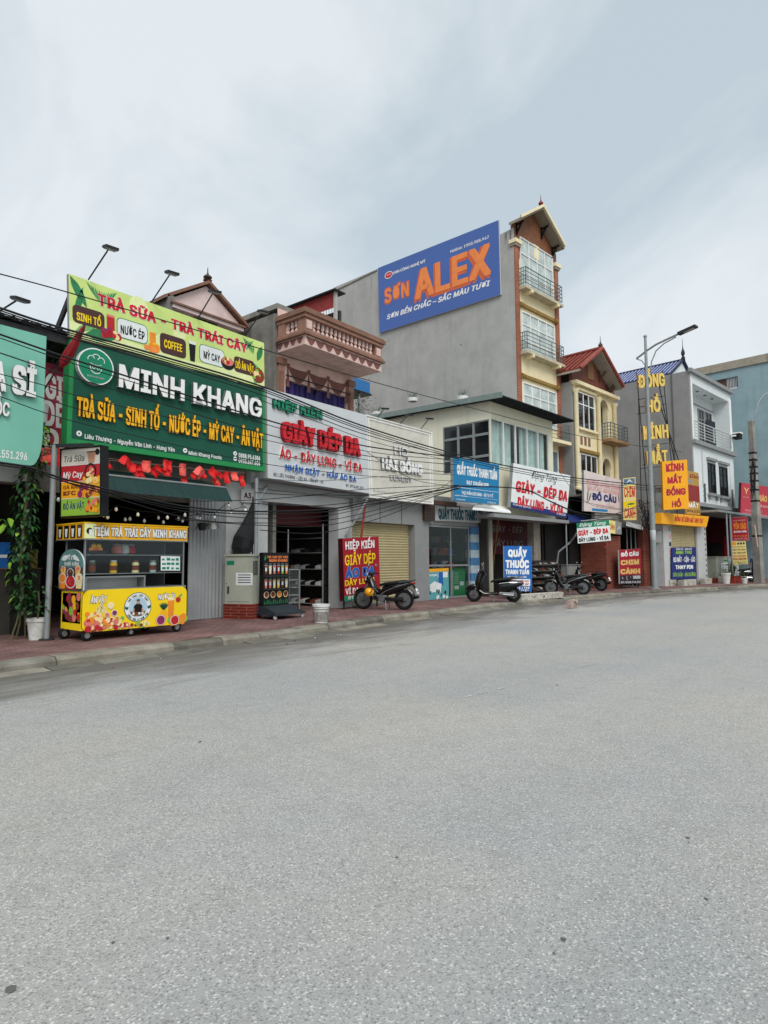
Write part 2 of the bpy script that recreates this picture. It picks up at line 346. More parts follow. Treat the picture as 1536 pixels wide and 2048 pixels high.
# ------------------------------------------------------------------ palette
for nm, c, k in [
 ('white', '#e9e9e6', {}), ('offwhite', '#d8d6cc', dict(streak=.2)), ('black', '#0c0c0d', dict(rough=.5)), ('darkgrey', '#2b2c2d', {}),
 ('steel', '#9a9c9b', dict(rough=.4, metal=.6, n=.2, sc=6)), ('galv', '#8f9596', dict(rough=.5, metal=.3, n=.15, sc=5)), ('grey', '#8b8c8c', {}), ('lightgrey', '#b9bbba', {}),
 ('concrete', '#8d8a83', dict(n=.3, sc=2, bump=.2, streak=.45, rough=.9)), ('render_grey', '#a9a8a4', dict(n=.16, sc=.9, streak=.22, rough=.9, scol='#6d6a64', bump=.1)),
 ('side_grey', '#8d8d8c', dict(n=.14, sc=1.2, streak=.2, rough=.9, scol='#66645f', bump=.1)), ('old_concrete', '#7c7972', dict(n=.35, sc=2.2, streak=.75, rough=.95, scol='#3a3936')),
 ('cream', '#e8dab3', dict(n=.08, streak=.15, scol='#9a8a68')), ('palecream', '#dcd8bf', dict(n=.06, streak=.18, scol='#a19b84')), ('pink', '#d8b9af', dict(n=.2, streak=.55, scol='#8c6d66')),
 ('brown', '#83604f', dict(n=.25, streak=.3, scol='#4a332c')), ('terracotta', '#96705f', dict(n=.2, streak=.25)), ('darkbrown', '#4d3830', {}), ('swag', '#7c5149', dict(n=.2)),
 ('redtile', '#8a4236', dict(n=.3, sc=5, rough=.6)), ('bluetile', '#38406f', dict(n=.5, sc=6, rough=.4)), ('whitehouse', '#d6dbdc', dict(n=.05, streak=.12, scol='#9aa0a0')),
 ('bluegreen', '#8aa1a6', dict(n=.14, sc=.8, streak=.35, scol='#667c80', rough=.9)), ('beigeband', '#9d9483', dict(n=.2, streak=.4)), ('purple', '#3a2f6c', dict(n=.25, sc=5)),
 ('red', '#c8202c', {}), ('deepred', '#a01226', {}), ('maroon', '#4a0d16', {}), ('flagred', '#d92626', dict(rough=.7)), ('yellow', '#f0b90a', {}), ('gold', '#f2b21c', {}), ('brightyellow', '#f6d312', {}),
 ('lime', '#c9dd82', dict(n=.1, sc=1.5)), ('limelight', '#dfe8a8', {}), ('leafprint', '#2e7d4f', dict(n=.3, sc=12)), ('leafprint2', '#6fae6a', dict(n=.3, sc=12)), ('green', '#12513f', dict(n=.06)), ('greenrim', '#258a4c', {}), ('awninggreen', '#123432', dict(n=.2)),
 ('logogreen', '#14805f', {}), ('mint', '#78b9a5', dict(n=.05, streak=.15, scol='#5b8f80')), ('blue', '#1f5fb0', {}), ('navy', '#1b2a6a', {}), ('signblue', '#1c78a8', dict(n=.06)), ('boardblue', '#1b62ab', {}), ('alexblue', '#4a67a9', dict(n=.06, sc=.6)),
 ('orange', '#f08a4a', {}), ('orangedark', '#d4633a', {}), ('signgrey', '#c5c9cb', dict(n=.05, streak=.12)), ('marble', '#cfcbbf', dict(n=.09, sc=3)), ('shutterbeige', '#b3a67e', dict(n=.1, streak=.2, rough=.5)), ('chip', '#4a2f2c', {}),
 ('rubber', '#141414', dict(rough=.85)), ('gloss', '#08080a', dict(rough=.12, n=0, spec=.6)), ('seat', '#161616', dict(rough=.6)), ('chrome', '#c8c8c8', dict(rough=.15, metal=1, n=0)), ('engine', '#77797a', dict(rough=.45, metal=.6)),
 ('kerb', '#7d796f', dict(n=.35, sc=3, streak=.55, scol='#4a443b', rough=.95, bump=.4)), ('kerb2', '#847e71', dict(n=.35, sc=3, streak=.5, scol='#4a443b', rough=.95, bump=.4)), ('kerb3', '#68645b', dict(n=.4, sc=3, streak=.5, scol='#403b33', rough=.95, bump=.4)),
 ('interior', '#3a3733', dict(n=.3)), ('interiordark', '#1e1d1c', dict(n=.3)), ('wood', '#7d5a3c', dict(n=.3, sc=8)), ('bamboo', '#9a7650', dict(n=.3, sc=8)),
 ('leaf', '#2c5a26', dict(rough=.45, n=.45, sc=4)), ('leafdark', '#1b3d1c', dict(rough=.45, n=.4, sc=4)), ('leaflight', '#7aa02e', dict(rough=.5, n=.3)), ('leafgrey', '#3f5a3e', dict(n=.4)), ('stem', '#5a5638', {}), ('soil', '#2c241c', {}),
 ('cable', '#101113', dict(rough=.6, n=0)), ('bulb', '#eeeeea', dict(rough=.2, n=0)), ('tilered', '#8c2e22', dict(n=.2)), ('cabinet', '#a7ab9c', dict(n=.1, streak=.25, scol='#77776a')), ('plastic', '#cfcfca', dict(n=.25, sc=9, streak=.3)),
 ('curtain', '#c9d2cc', dict(n=.2, sc=3)), ('darkglass', '#15191c', dict(rough=.08, n=.2, sc=1, spec=.6)), ('skyglass', '#6c7f8a', dict(rough=.08, n=.3, sc=1.2, spec=.7)), ('curtainglass', '#b9c5c2', dict(rough=.15, n=.35, sc=2.5, spec=.5)), ('teal', '#137070', {}), ('poster', '#5aa0a5', {}), ('medgreen', '#1a9150', {}),
 ('skin', '#b98a6c', {}), ('bluecloth', '#3c5478', dict(n=.2, sc=9)), ('darkcloth', '#22242c', dict(n=.2, sc=9)), ('juice', '#e98a28', {}), ('pinkfood', '#d97a6a', {}), ('creamfood', '#efd9a0', {}), ('redfood', '#b8232c', {}), ('greenfood', '#8db83c', {}), ('brownfood', '#7a3a24', {}), ('purplefood', '#8a2a5a', {}),
 ('helmet', '#f0a60c', dict(rough=.2, n=0, spec=.6)), ('bluetank', '#2f6ea8', dict(n=.15)), ('redroof', '#8a2f2c', dict(n=.2)), ('stain', '#6a5f50', {}), ('rust', '#8a3020', dict(n=.3)), ('fadedpink', '#d6c6c2', dict(n=.08, streak=.25)), ('palepink', '#cf9a98', {}),
 ('orangesign', '#eda51a', dict(n=.08, streak=.2, scol='#b97d10')), ('tarp', '#15161a', dict(rough=.5, n=.3)), ('paper', '#dfe3e2', {}), ('pinkred', '#b83a48', dict(n=.1)), ('winered', '#a8324a', dict(n=.08)), ('corr', '#a2a5a7', dict(rough=.45, n=.1, streak=.2, metal=.2)), ('paleyellow', '#ecd98a', {}), ('redpanel_', '#8a1c28', dict(n=.2))]:
    M(nm, c, **k)
m_ = lambda k: MATS[k]
glassmat('glass'); glassmat('shopglass', (.78, .82, .82)); glassmat('glasscase', (.85, .88, .88), .2)
brickmat('facebrick', '#7f3d30', '#6c3227', '#82594b', .22, .075, .01, axis='z')
brickmat('edgebrick', '#99573f', '#874a37', '#a3806c', .22, .075, .01, axis='z')
brickmat('paving', '#856662', '#735552', '#594c48', .24, .12, .012, n=.3)

# ------------------------------------------------------------------ road, kerb, pavement
KP = [(-60, 9.5), (0, 9.5), (8, 9.42), (12.5, 9.72), (18, 9.75), (25, 9.05), (31, 7.7), (40, 5.3), (60, -.8), (100, -14)]
def kerb_y(x):
    for i in range(len(KP) - 1):
        if KP[i][0] <= x <= KP[i + 1][0]:
            p = [KP[max(0, min(len(KP) - 1, i + j))] for j in (-1, 0, 1, 2)]
            t = (x - p[1][0]) / (p[2][0] - p[1][0])
            m1 = (p[2][1] - p[0][1]) / (p[2][0] - p[0][0]); m2 = (p[3][1] - p[1][1]) / (p[3][0] - p[1][0]) if p[3][0] != p[1][0] else m1
            h = p[2][0] - p[1][0]
            return (2 * t ** 3 - 3 * t ** 2 + 1) * p[1][1] + (t ** 3 - 2 * t * t + t) * h * m1 + (-2 * t ** 3 + 3 * t * t) * p[2][1] + (t ** 3 - t * t) * h * m2
    return KP[-1][1]
def roadmat():
    m = bpy.data.materials.new('asphalt'); m.use_nodes = True; MATS['asphalt'] = m; t = m.node_tree; b = t.nodes['Principled BSDF']
    nn = lambda k: t.nodes.new(k); lk = t.links.new
    b.inputs['Roughness'].default_value = .85; b.inputs['Specular IOR Level'].default_value = .25
    g = nn('ShaderNodeNewGeometry')
    def noise(sc, det, lo, hi, a, z, rough=.6, vec=None, dist=0):
        no = nn('ShaderNodeTexNoise'); no.inputs['Scale'].default_value = sc; no.inputs['Detail'].default_value = det; no.inputs['Roughness'].default_value = rough; no.inputs['Distortion'].default_value = dist
        lk(vec or g.outputs['Position'], no.inputs['Vector']); r = nn('ShaderNodeMapRange')
        for i, v in enumerate((lo, hi, a, z)): r.inputs[i + 1].default_value = v
        lk(no.outputs['Fac'], r.inputs[0]); return r.outputs[0]
    def mix(f, a, c, mode='MIX'):
        x = nn('ShaderNodeMix'); x.data_type = 'RGBA'; x.blend_type = mode
        if isinstance(f, float): x.inputs[0].default_value = f
        else: lk(f, x.inputs[0])
        for s_, v in ((6, a), (7, c)):
            if isinstance(v, tuple): x.inputs[s_].default_value = (*v, 1)
            else: lk(v, x.inputs[s_])
        return x.outputs[2]
    c = mix(noise(.22, 5, .38, .62, 0, 1), (.272, .275, .270), (.345, .320, .285))           # bluish and brownish worn areas
    mp_ = nn('ShaderNodeMapping'); mp_.inputs['Scale'].default_value = (.03, .55, 1); lk(g.outputs['Position'], mp_.inputs[0])
    c = mix(noise(1, 4, .42, .7, 0, .55, vec=mp_.outputs[0]), c, (.36, .352, .335))           # wheel tracks along the street
    c = mix(noise(4, 5, .5, .75, 0, .35), c, (.215, .205, .19))
    vo = nn('ShaderNodeTexVoronoi'); vo.inputs['Scale'].default_value = 125; lk(g.outputs['Position'], vo.inputs['Vector'])
    sx = nn('ShaderNodeSeparateColor'); lk(vo.outputs['Color'], sx.inputs[0])
    r1 = nn('ShaderNodeMapRange'); r1.inputs[1].default_value = .80; r1.inputs[2].default_value = .98; r1.inputs[4].default_value = .6; lk(sx.outputs[0], r1.inputs[0])
    c = mix(r1.outputs[0], c, (.62, .60, .55))                                             # pale stones
    r2 = nn('ShaderNodeMapRange'); r2.inputs[1].default_value = .72; r2.inputs[2].default_value = .95; r2.inputs[4].default_value = .58; lk(sx.outputs[1], r2.inputs[0])
    c = mix(r2.outputs[0], c, (.12, .12, .115))                                             # dark pores
    c = mix(noise(45, 3, .55, .75, 0, .5), c, (.17, .165, .16))
    # dirt washed against the kerb: 'edge' attribute is metres from the kerb
    at_ = nn('ShaderNodeAttribute'); at_.attribute_name = 'edge'
    ad = nn('ShaderNodeMath'); ad.operation = 'ADD'; lk(at_.outputs['Fac'], ad.inputs[0])
    mq = nn('ShaderNodeMapping'); mq.inputs['Scale'].default_value = (.5, 1.6, 1); lk(g.outputs['Position'], mq.inputs[0])
    lk(noise(1.2, 6, .25, .75, -1.1, .9, vec=mq.outputs[0], dist=.6), ad.inputs[1])
    r3 = nn('ShaderNodeMapRange'); r3.inputs[1].default_value = 2.3; r3.inputs[2].default_value = .5; r3.inputs[3].default_value = 0; r3.inputs[4].default_value = .9; lk(ad.outputs[0], r3.inputs[0])
    c = mix(r3.outputs[0], c, (.105, .094, .08))
    lk(c, b.inputs['Base Color'])
    bp = nn('ShaderNodeBump'); bp.inputs['Strength'].default_value = .5; bp.inputs['Distance'].default_value = .006; lk(vo.outputs['Distance'], bp.inputs['Height']); lk(bp.outputs[0], b.inputs['Normal'])
    return m
roadmat()
xs = [-60, -40, -20, -10] + [x * .5 for x in range(-10, 130)] + list(range(66, 101, 2))
b = B(); edge = []
offs = [0, .4, .9, 1.6, 2.6, 4, 8, 16, 40]
vs = []; fs = []
for x in xs:
    for o_ in offs: vs.append((x, kerb_y(x) + .02 - o_, 0)); edge.append(o_)
k = len(offs)
for i in range(len(xs) - 1):
    for j in range(k - 1): fs.append((i * k + j, i * k + j + 1, (i + 1) * k + j + 1, (i + 1) * k + j))
b.add(vs, fs, m_('asphalt')); road = b.build('road'); road['kind'] = 'structure'
a_ = road.data.attributes.new('edge', 'FLOAT', 'POINT'); a_.data.foreach_set('value', edge)
b = B(); b.poly([(-900, -900, -.03), (900, -900, -.03), (900, 900, -.03), (-900, 900, -.03)], M('earth', '#7b7466', n=.3, sc=.4)); o = b.build('ground'); o['kind'] = 'structure'
b = B(); vs = []; fs = []
for x in xs: vs += [(x, kerb_y(x) + .34, .13), (x, kerb_y(x) + 6, .13), (x, kerb_y(x) + 40, .13)]
for i in range(len(xs) - 1):
    for j in (0, 1): fs.append((i * 3 + j, (i + 1) * 3 + j, (i + 1) * 3 + j + 1, i * 3 + j + 1))
b.add(vs, fs, m_('paving')); o = b.build('pavement'); o['kind'] = 'structure'
b = B(); x = -8.0; kr = random.Random(3)
while x < 75:
    ln = kr.uniform(.85, 1.15); x2 = x + ln - .012; y1, y2 = kerb_y(x), kerb_y(x2); dz = kr.uniform(-.012, .012); h1, h2 = .135 + dz, .135 + dz + kr.uniform(-.012, .012)
    mt = kr.choice([m_('kerb'), m_('kerb'), m_('kerb2'), m_('kerb3')]) if x < 9 else kr.choice([m_('kerb2'), m_('kerb2'), m_('kerb'), m_('kerb3')])
    j = kr.uniform(-.02, .02)
    # bottom, chamfered face, top
    P = []
    for xx, yy, h in ((x, y1 + j, h1), (x2, y2 + j, h2)):
        P += [(xx, yy, -.02), (xx, yy + .015, h - .05), (xx, yy + .075, h), (xx, yy + .335, h), (xx, yy + .335, -.02)]
    b.add(P, [(0, 5, 6, 1), (1, 6, 7, 2), (2, 7, 8, 3), (3, 8, 9, 4), (0, 1, 2, 3, 4), (9, 8, 7, 6, 5)], mt); x += ln
o = b.build('kerb'); o['kind'] = 'structure'
# broken gutter slabs lying in front of the kerb
b = B(); x = 3.0
while x < 45:
    ln = kr.uniform(.7, 1.1)
    if not (6.2 < x < 7.0 or 13.4 < x < 14.4):
        y1, y2 = kerb_y(x), kerb_y(x + ln - .02); w = kr.uniform(.26, .34); z1, z2 = kr.uniform(.002, .025), kr.uniform(.002, .025)
        mt = kr.choice([m_('kerb'), m_('kerb3'), m_('kerb3'), m_('kerb2')])
        x2 = x + ln - .02
        b.add([(x, y1, z1 + .012), (x2, y2, z2 + .012), (x2, y2 - w, z2 - .008), (x, y1 - w, z1 - .008), (x, y1, -.02), (x2, y2, -.02), (x2, y2 - w - .01, -.02), (x, y1 - w - .01, -.02)],
              [(3, 2, 1, 0), (0, 1, 5, 4), (1, 2, 6, 5), (2, 3, 7, 6), (3, 0, 4, 7)], mt)
    x += ln
o = b.build('gutter'); o['kind'] = 'structure'
# worn dashes of the centre line, tar spots
b = B()
for (xa, ya), (xb, yb) in (((905, 1399), (1010, 1375)), ((1140, 1337), (1215, 1322)), ((1412, 1271), (1462, 1262)), ((1505, 1252), (1536, 1247))):
    p, q = gnd(xa, ya, .004), gnd(xb, yb, .004); d = (q - p).normalized(); s_ = V((-d.y, d.x, 0)) * .03
    n_ = 14
    for i in range(n_):
        if kr.random() < .5: continue
        a0, a1 = p.lerp(q, i / n_), p.lerp(q, (i + kr.uniform(.6, 1)) / n_); w = kr.uniform(.3, 1)
        b.poly([a0 - s_ * w, a1 - s_ * w * .8, a1 + s_ * w, a0 + s_ * w * .7], M('wornpaint', '#a9aaa7', n=.25, sc=9, rough=.9))
o = b.build('road_marking'); o['kind'] = 'structure'
b = B()
for px, py, r in ((1412, 1797, .022), (1375, 1675, .03), (1108, 1906, .012), (22, 1978, .05), (1128, 1878, .03), (335, 1876, .016), (226, 1884, .02), (793, 1714, .02), (1378, 1684, .012), (1420, 1780, .01), (400, 1483, .04), (1115, 1370, .05)):
    c = gnd(px, py, .004); b.poly([c + V((r * .42 * kr.uniform(.6, 1.3) * cos(i * pi / 5), r * .42 * kr.uniform(.6, 1.3) * sin(i * pi / 5), 0)) for i in range(10)], M('tar', '#585855', n=.2, rough=.9))
o = b.build('road_stain'); o['kind'] = 'structure'

# ------------------------------------------------------------------ reusable building parts
def corrugated(b, fr, x0, x1, y, z0, z1, mat, pitch=.09, amp=.02):
    n = max(2, int((x1 - x0) / pitch * 4)); vs = []
    for i in range(n + 1):
        x = x0 + (x1 - x0) * i / n; yy = y - amp * (1 if i % 4 in (1, 2) else 0); vs += [(x, yy, z0), (x, yy, z1)]
    b.add(vs, [(2 * i, 2 * i + 2, 2 * i + 3, 2 * i + 1) for i in range(n)], mat)
def shutter(parent, fr, x0, x1, y, z0, z1, mat):
    b = B(fr); n = int((z1 - z0) / .085); h = (z1 - z0) / n
    for i in range(n):
        z = z0 + i * h; b.add([(x0, y, z), (x1, y, z), (x1, y - .018, z + h * .5), (x0, y - .018, z + h * .5), (x1, y, z + h * .93), (x0, y, z + h * .93), (x1, y + .012, z + h), (x0, y + .012, z + h)],
                              [(0, 1, 2, 3), (3, 2, 4, 5), (5, 4, 6, 7)], mat)
    s = b.build('roller_shutter', parent)
    b = B(fr)
    for x in (x0, x1): b.box(x - .04, x + .04, y - .06, y + .02, z0, z1, m_('steel'))
    b.box(x0, x1, y - .04, y + .01, z0, z0 + .07, m_('steel')); b.build('rail', s)
    return s
def window(parent, fr, x0, x1, z0, z1, y, glass, frame, cols=2, rows=(.7,), fw=.05, sill=None, name='window'):
    b = B(fr); b.box(x0, x1, y, y + .02, z0, z1, glass); w = b.build(name, parent)
    f = B(fr); d0, d1 = y - .05, y - .002
    for a, c in ((x0 - fw, x0), (x1, x1 + fw)): f.box(a, c, d0, d1 + .03, z0 - fw, z1 + fw, frame)
    for a, c in ((z0 - fw, z0), (z1, z1 + fw)): f.box(x0, x1, d0, d1 + .03, a, c, frame)
    for i in range(1, cols):
        x = x0 + (x1 - x0) * i / cols; f.box(x - fw / 2, x + fw / 2, d0 + .01, d1, z0, z1, frame)
    for r in rows:
        z = z0 + (z1 - z0) * r; f.box(x0, x1, d0 + .014, d1 - .001, z - fw / 2, z + fw / 2, frame)
    f.build('frame', w)
    if sill: s = B(fr); s.box(x0 - .15, x1 + .15, y - .16, y - .001, z0 - fw - .12, z0 - fw, sill); s.build('sill', w)
    return w
def railing(parent, fr, pts, z0, z1, mat, n=5, posts=3, r=.018, name='railing', vert=0):
    b = B(fr)
    for k in range(n):
        z = z0 + (z1 - z0) * k / (n - 1); b.tube([(x, y, z) for x, y in pts], r * (1.5 if k == n - 1 else 1), mat, 6)
    for (xa, ya), (xb, yb) in zip(pts, pts[1:]):
        for i in range(posts + 1): t = i / posts; x, y = xa + (xb - xa) * t, ya + (yb - ya) * t; b.cyl((x, y, z0 - .05), (x, y, z1), r * 1.3, mat, 6)
        for i in range(vert): t = (i + .5) / vert; x, y = xa + (xb - xa) * t, ya + (yb - ya) * t; b.cyl((x, y, z0), (x, y, z1), r * .7, mat, 4)
    return b.build(name, parent)
def finial(parent, fr, x, y, z, h, mat):
    b = B(fr); b.lathe([(.1, 0), (.13, h * .08), (.06, h * .16), (.12, h * .26), (.12, h * .34), (.04, h * .5), (.02, h * .62), (.008, h)], (x, y, z), mat, 8); return b.build('finial', parent)
def floodlight(base, head, label, group, n2=V((0, -1, 0)), sz=.24):
    """arm rising from a sign top with a flat LED head"""
    base, head = V(base), V(head)
    t = thing('floodlight', label, 'floodlight', base, 0, group)
    b = B(); b.tube([base, head], .016, m_('darkgrey'), 6, True); b.build('arm', t)
    b = B(); d = (head - base); d.z = 0; d = d.normalized() if d.length > .01 else n2; s_ = V((-d.y, d.x, 0))
    up = V((0, 0, 1)); tilt = d * cos(radians(14)) - up * sin(radians(14)); nn_ = tilt.cross(s_).normalized()
    c = head + tilt * sz * .35
    def bx(w, l, h, mat, off=0): 
        P = [c + s_ * (i * w / 2) + tilt * (j * l / 2) + nn_ * (k * h / 2 + off) for k in (1, -1) for i, j in ((-1, 1), (1, 1), (1, -1), (-1, -1))]
        return P
    b.hexa(bx(sz, sz * .8, .05, None), m_('darkgrey'), True); b.build('lamp_head', t)
    b2 = B(); off = -.03 if nn_.z > 0 else .03; P = bx(sz * .86, sz * .66, .012, None, off); b2.hexa(P, M('ledpanel', '#9a9da0', rough=.3), True); b2.build('led_panel', t)
    b3 = B(); b3.tube([c - tilt * sz * .42 - s_ * sz * .5, c - tilt * sz * .62, c - tilt * sz * .42 + s_ * sz * .5], .012, m_('darkgrey'), 5, True); b3.build('bracket', t)
    return t

# ------------------------------------------------------------------ 1. mint shop on the left edge
t = thing('shop_building', 'grey shop building under the mint green sign at the left edge, with a corrugated roof', 'shop building', (0, 13, .13))
b = B(); zf = at(30, 965, A, 12.6).z; zs = at(30, 932, A, 12.6).z
b.box(-4, 4.85, 12.55, 12.75, zf, zs + 2.6, m_('lightgrey')); b.box(-4, 4.85, 12.75, 13.2, zf + .02, zf + .2, m_('grey'))
b.box(-4, 4.9, 17, 17.2, .13, 6.5, m_('interior')); b.box(-4, 4.9, 12.9, 17, 3.55, 3.7, m_('interior')); b.box(4.9, 5.05, 12.8, 17.2, .13, 6.2, m_('interiordark'))
b.box(-4, 6.4, 13.4, 13.6, 3.7, 6.1, m_('old_concrete'))
b.build('wall', t)
b = B(); zr0 = at(0, 628, A, 12.3).z; zr1 = at(137, 671, A, 12.3).z; zr = (zr0 + zr1) / 2
vs = []; n = 100
for i in range(n + 1):
    x = -4 + 10.6 * i / n; dz = .035 * (1 if i % 2 else -1); vs += [(x, 12.2, zr + dz), (x, 16.5, zr + 1.0 + dz)]
b.add(vs, [(2 * i, 2 * i + 2, 2 * i + 3, 2 * i + 1) for i in range(n)], M('asbestos', '#4a4a48', n=.3, rough=.95))
b.box(-4, 6.6, 12.3, 12.36, zr - .22, zr - .06, m_('darkgrey')); b.build('roof', t)
b = B()
for i in range(7): b.lathe([(.05, 0), (.09, .18), (.05, .34), (.035, .45), (.06, .55)], (4.95 + .28 * i, 13.25, zr - .82), m_('old_concrete'), 8)
b.box(4.8, 6.9, 13.15, 13.35, zr - .94, zr - .82, m_('old_concrete')); b.box(4.8, 6.9, 13.15, 13.35, zr - .27, zr - .17, m_('old_concrete')); b.build('balustrade', t)

TR = wat(93, 673, A, 11.9); zb = at(62, 931, A, 11.9).z; xr = TR.x; x0 = .2
xm = at(62, 931, A, 11.9).x
S = Sign('shop_sign', 'large mint green shop sign with raised white letters at the left edge', 'shop sign', [(x0, 11.9, TR.z), (xr, 11.9, TR.z), (xr, 11.9, zb), (x0, 11.9, zb)], .12, None)
b = B(); zc = at(80, 870, A, 11.9).z
pts = [(x0, zb), (xm, zb)] + [(xm + (xr - xm) * sin(i * pi / 12), zb + (zc - zb) * (1 - cos(i * pi / 12))) for i in range(1, 7)] + [(xr, TR.z), (x0, TR.z)]
b.prism(pts, 11.9, 12.05, m_('mint')); b.build('panel', S.root)
u0, u1, v0, v1 = S.pbox(20, 68, 732, 785)
S.text('SỈ', u0, u1, v0, v1, m_('white'), raise_=.08, side=m_('grey'), bold=.045)
uu = S.uv(9, 772)[0]; S.text('TẠ', uu - (u1 - u0) * 1.15, uu, v0, v1, m_('white'), raise_=.08, side=m_('grey'), bold=.045)
u0, u1, v0, v1 = S.pbox(3, 16, 805, 831); S.text('ỐC', u1 - (u1 - u0) * 2.2, u1, v0, v1, m_('white'), raise_=.05, side=m_('grey'))
u0, u1, v0, v1 = S.pbox(4, 54, 900, 915); S.text('0974.551.296', u1 - (u1 - u0) * 1.75, u1, v0, v1, m_('white'), bold=.02)
S.done()
S = Sign('shop_sign', 'red sign with tall white letters, seen in the gap between mint and green signs', 'shop sign', quad([(86, 722), (165, 745), (165, 905), (84, 893)], A, 12.8), .06, m_('winered'))
S.ptext('GIÀY', 90, 168, 747, 793, m_('white'), bold=.04); S.ptext('DÉP', 86, 152, 801, 848, m_('white'), bold=.04); S.ptext('DA', 87, 150, 856, 895, m_('white'), bold=.04); S.done()
# ------------------------------------------------------------------ 2. house behind the green fruit tea sign
t = thing('shop_house', 'pink gabled house behind the big green sign with a dark open cafe below', 'house', (5.2, 13, .13))
G = 14.0
aL, aP, aR = at(346, 588, A, G), at(426, 556, A, G), at(500, 640, A, G); ze = (aL.z + aR.z) / 2; zp = aP.z; xl, xr_ = aL.x, aR.x; xp = (xl + xr_) / 2
b = B(); b.prism([(xl + .15, 3.6), (xr_ - .15, 3.6), (xr_ - .15, ze), (xp, zp - .12), (xl + .15, ze)], G + .35, 20, M('palegable', '#d9c3bf', n=.12, streak=.3, scol='#8f7d78'))
b.box(xl - .02, xl + .16, G + .2, 20.1, 3.6, ze + .02, m_('old_concrete')); b.build('gable_wall', t)
b = B()
for xa, xb in ((xl - .12, xp), (xr_ + .12, xp)):
    b.hexa([(xa, G + .2, ze - .02), (xb, G + .2, zp + .02), (xb, G + .2, zp - .07), (xa, G + .2, ze - .11), (xa, 20.2, ze - .02), (xb, 20.2, zp + .02), (xb, 20.2, zp - .14), (xa, 20.2, ze - .18)], m_('brown'))
b.box(xl + .1, xr_ - .1, G + .15, G + .34, ze - .3, ze - .2, m_('palegable')); b.box(xl + .05, xr_ - .05, G + .1, G + .33, ze - .2, ze - .15, m_('brown')); b.build('roof', t)
finial(t, A, xp, G + .3, zp, .4, m_('darkbrown'))
wl, wr = at(392, 640, A, G + .3), at(430, 660, A, G + .3); window(t, A, wl.x, wr.x, wl.z - 1.2, wl.z + .15, G + .3, m_('darkglass'), m_('brown'), 2, (.7,))
zc = at(450, 1003, A, 12.9).z
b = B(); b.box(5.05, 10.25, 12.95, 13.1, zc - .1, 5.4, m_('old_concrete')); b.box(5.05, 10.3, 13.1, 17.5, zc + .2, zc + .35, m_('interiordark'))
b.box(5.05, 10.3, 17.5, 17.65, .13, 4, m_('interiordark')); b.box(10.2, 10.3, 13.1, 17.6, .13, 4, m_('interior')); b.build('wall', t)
xa, xb = at(378, 1100, A, 12.85).x, at(449, 1100, A, 12.85).x; xc = at(500, 1100, A, 12.85).x
b = B(); corrugated(b, A, xa, xb, 12.88, .14, zc + .05, m_('corr'), .1, .025); b.build('corrugated_panel', t)
b = B(); b.box(xb, xc + .35, 12.8, 13.0, .13, zc + .5, m_('lightgrey')); b.box(xc - .3, xc, 12.74, 12.8, .13, zc + .45, m_('lightgrey')); b.build('pillar', t)
b = B(); za, zb = at(300, 960, A, 11.95).z, at(300, 990, A, 11.7).z; x0, x1 = at(200, 960, A, 11.9).x, at(455, 980, A, 11.9).x
n = 40; vs = []
for i in range(n + 1):
    x = x0 + (x1 - x0) * i / n; w = .012 * sin(i * 1.9); vs += [(x, 12.9, za + .25), (x, 11.95, za), (x, 11.7 + w * .4, zb + .006 * (i % 2))]
b.add(vs, [(3 * i + j, 3 * i + 3 + j, 3 * i + 4 + j, 3 * i + 1 + j) for i in range(n) for j in (0, 1)], m_('awninggreen')); aw = b.build('awning', t)
b = B(); b.cyl((x0, 11.95, za + .01), (x1, 11.95, za + .01), .025, m_('steel'), 8); b.build('awning_bar', aw)
# counter and shelves in the dark cafe
s = thing('shelf_unit', 'dark shelf unit deep inside the open cafe', 'shelf', (8.6, 16.9, .13)); b = B()
for z in (.13, .8, 1.4, 2.0): b.box(7.6, 10.1, 16.7, 17.3, z, z + .05, m_('interior'))
for x in (7.6, 10.05): b.box(x, x + .05, 16.7, 17.3, .13, 2.1, m_('interior'))
b.build('frame', s); b = B()
for z in (.85, 1.45):
    for i in range(14): b.cyl((7.7 + i * .17, 16.85, z), (7.7 + i * .17, 16.85, z + rnd.uniform(.15, .35)), .06, rnd.choice([m_('redfood'), m_('wood'), m_('plastic'), m_('green')]), 8)
b.build('goods', s)

# upper banner
S = Sign('menu_banner', 'pale lime green menu banner above the dark green sign, with drinks pictured between rounded tags', 'banner', quad([(137, 547), (528, 686), (529, 776), (139, 672)], A, 12.15), .08, m_('lime'), m_('grey'))
S.poly([(0, .25), (.5, .12), (1, .3), (1, .02), (0, .02)], m_('limelight'), .001)
for u, v, l, w, an, mm in ((0.005, .98, .62, .17, -58, 'leafprint'), (.02, .3, .7, .12, 75, 'leafprint'), (.02, .1, .6, .14, 30, 'leafprint2'), (.06, .1, .8, .26, 12, 'leafprint'), (.985, .9, .45, .17, -110, 'leafprint'), (.97, .1, .55, .2, 120, 'leafprint'), (.93, .02, .5, .2, 60, 'leafprint2'), (.99, .3, .5, .12, 150, 'leafprint2')): S.leaf(u, v, l, w, an, m_(mm))
for u0, v0, dr in ((.07, .98, 1), (.2, .97, -1), (.93, .97, -1), (.86, .98, 1), (.03, .45, 1)):
    for i in range(9): S.leaf(u0 + dr * i * .009, v0 - i * .012, .28, .028, -90 + dr * (35 - i * 5), m_('leafprint2' if i % 2 else 'leafprint'), .0032)
for u, v, r in ((.3, .85, .22), (.42, .3, .25), (.5, .6, .16)): S.disc(u, v, r, m_('limelight'), .0012)
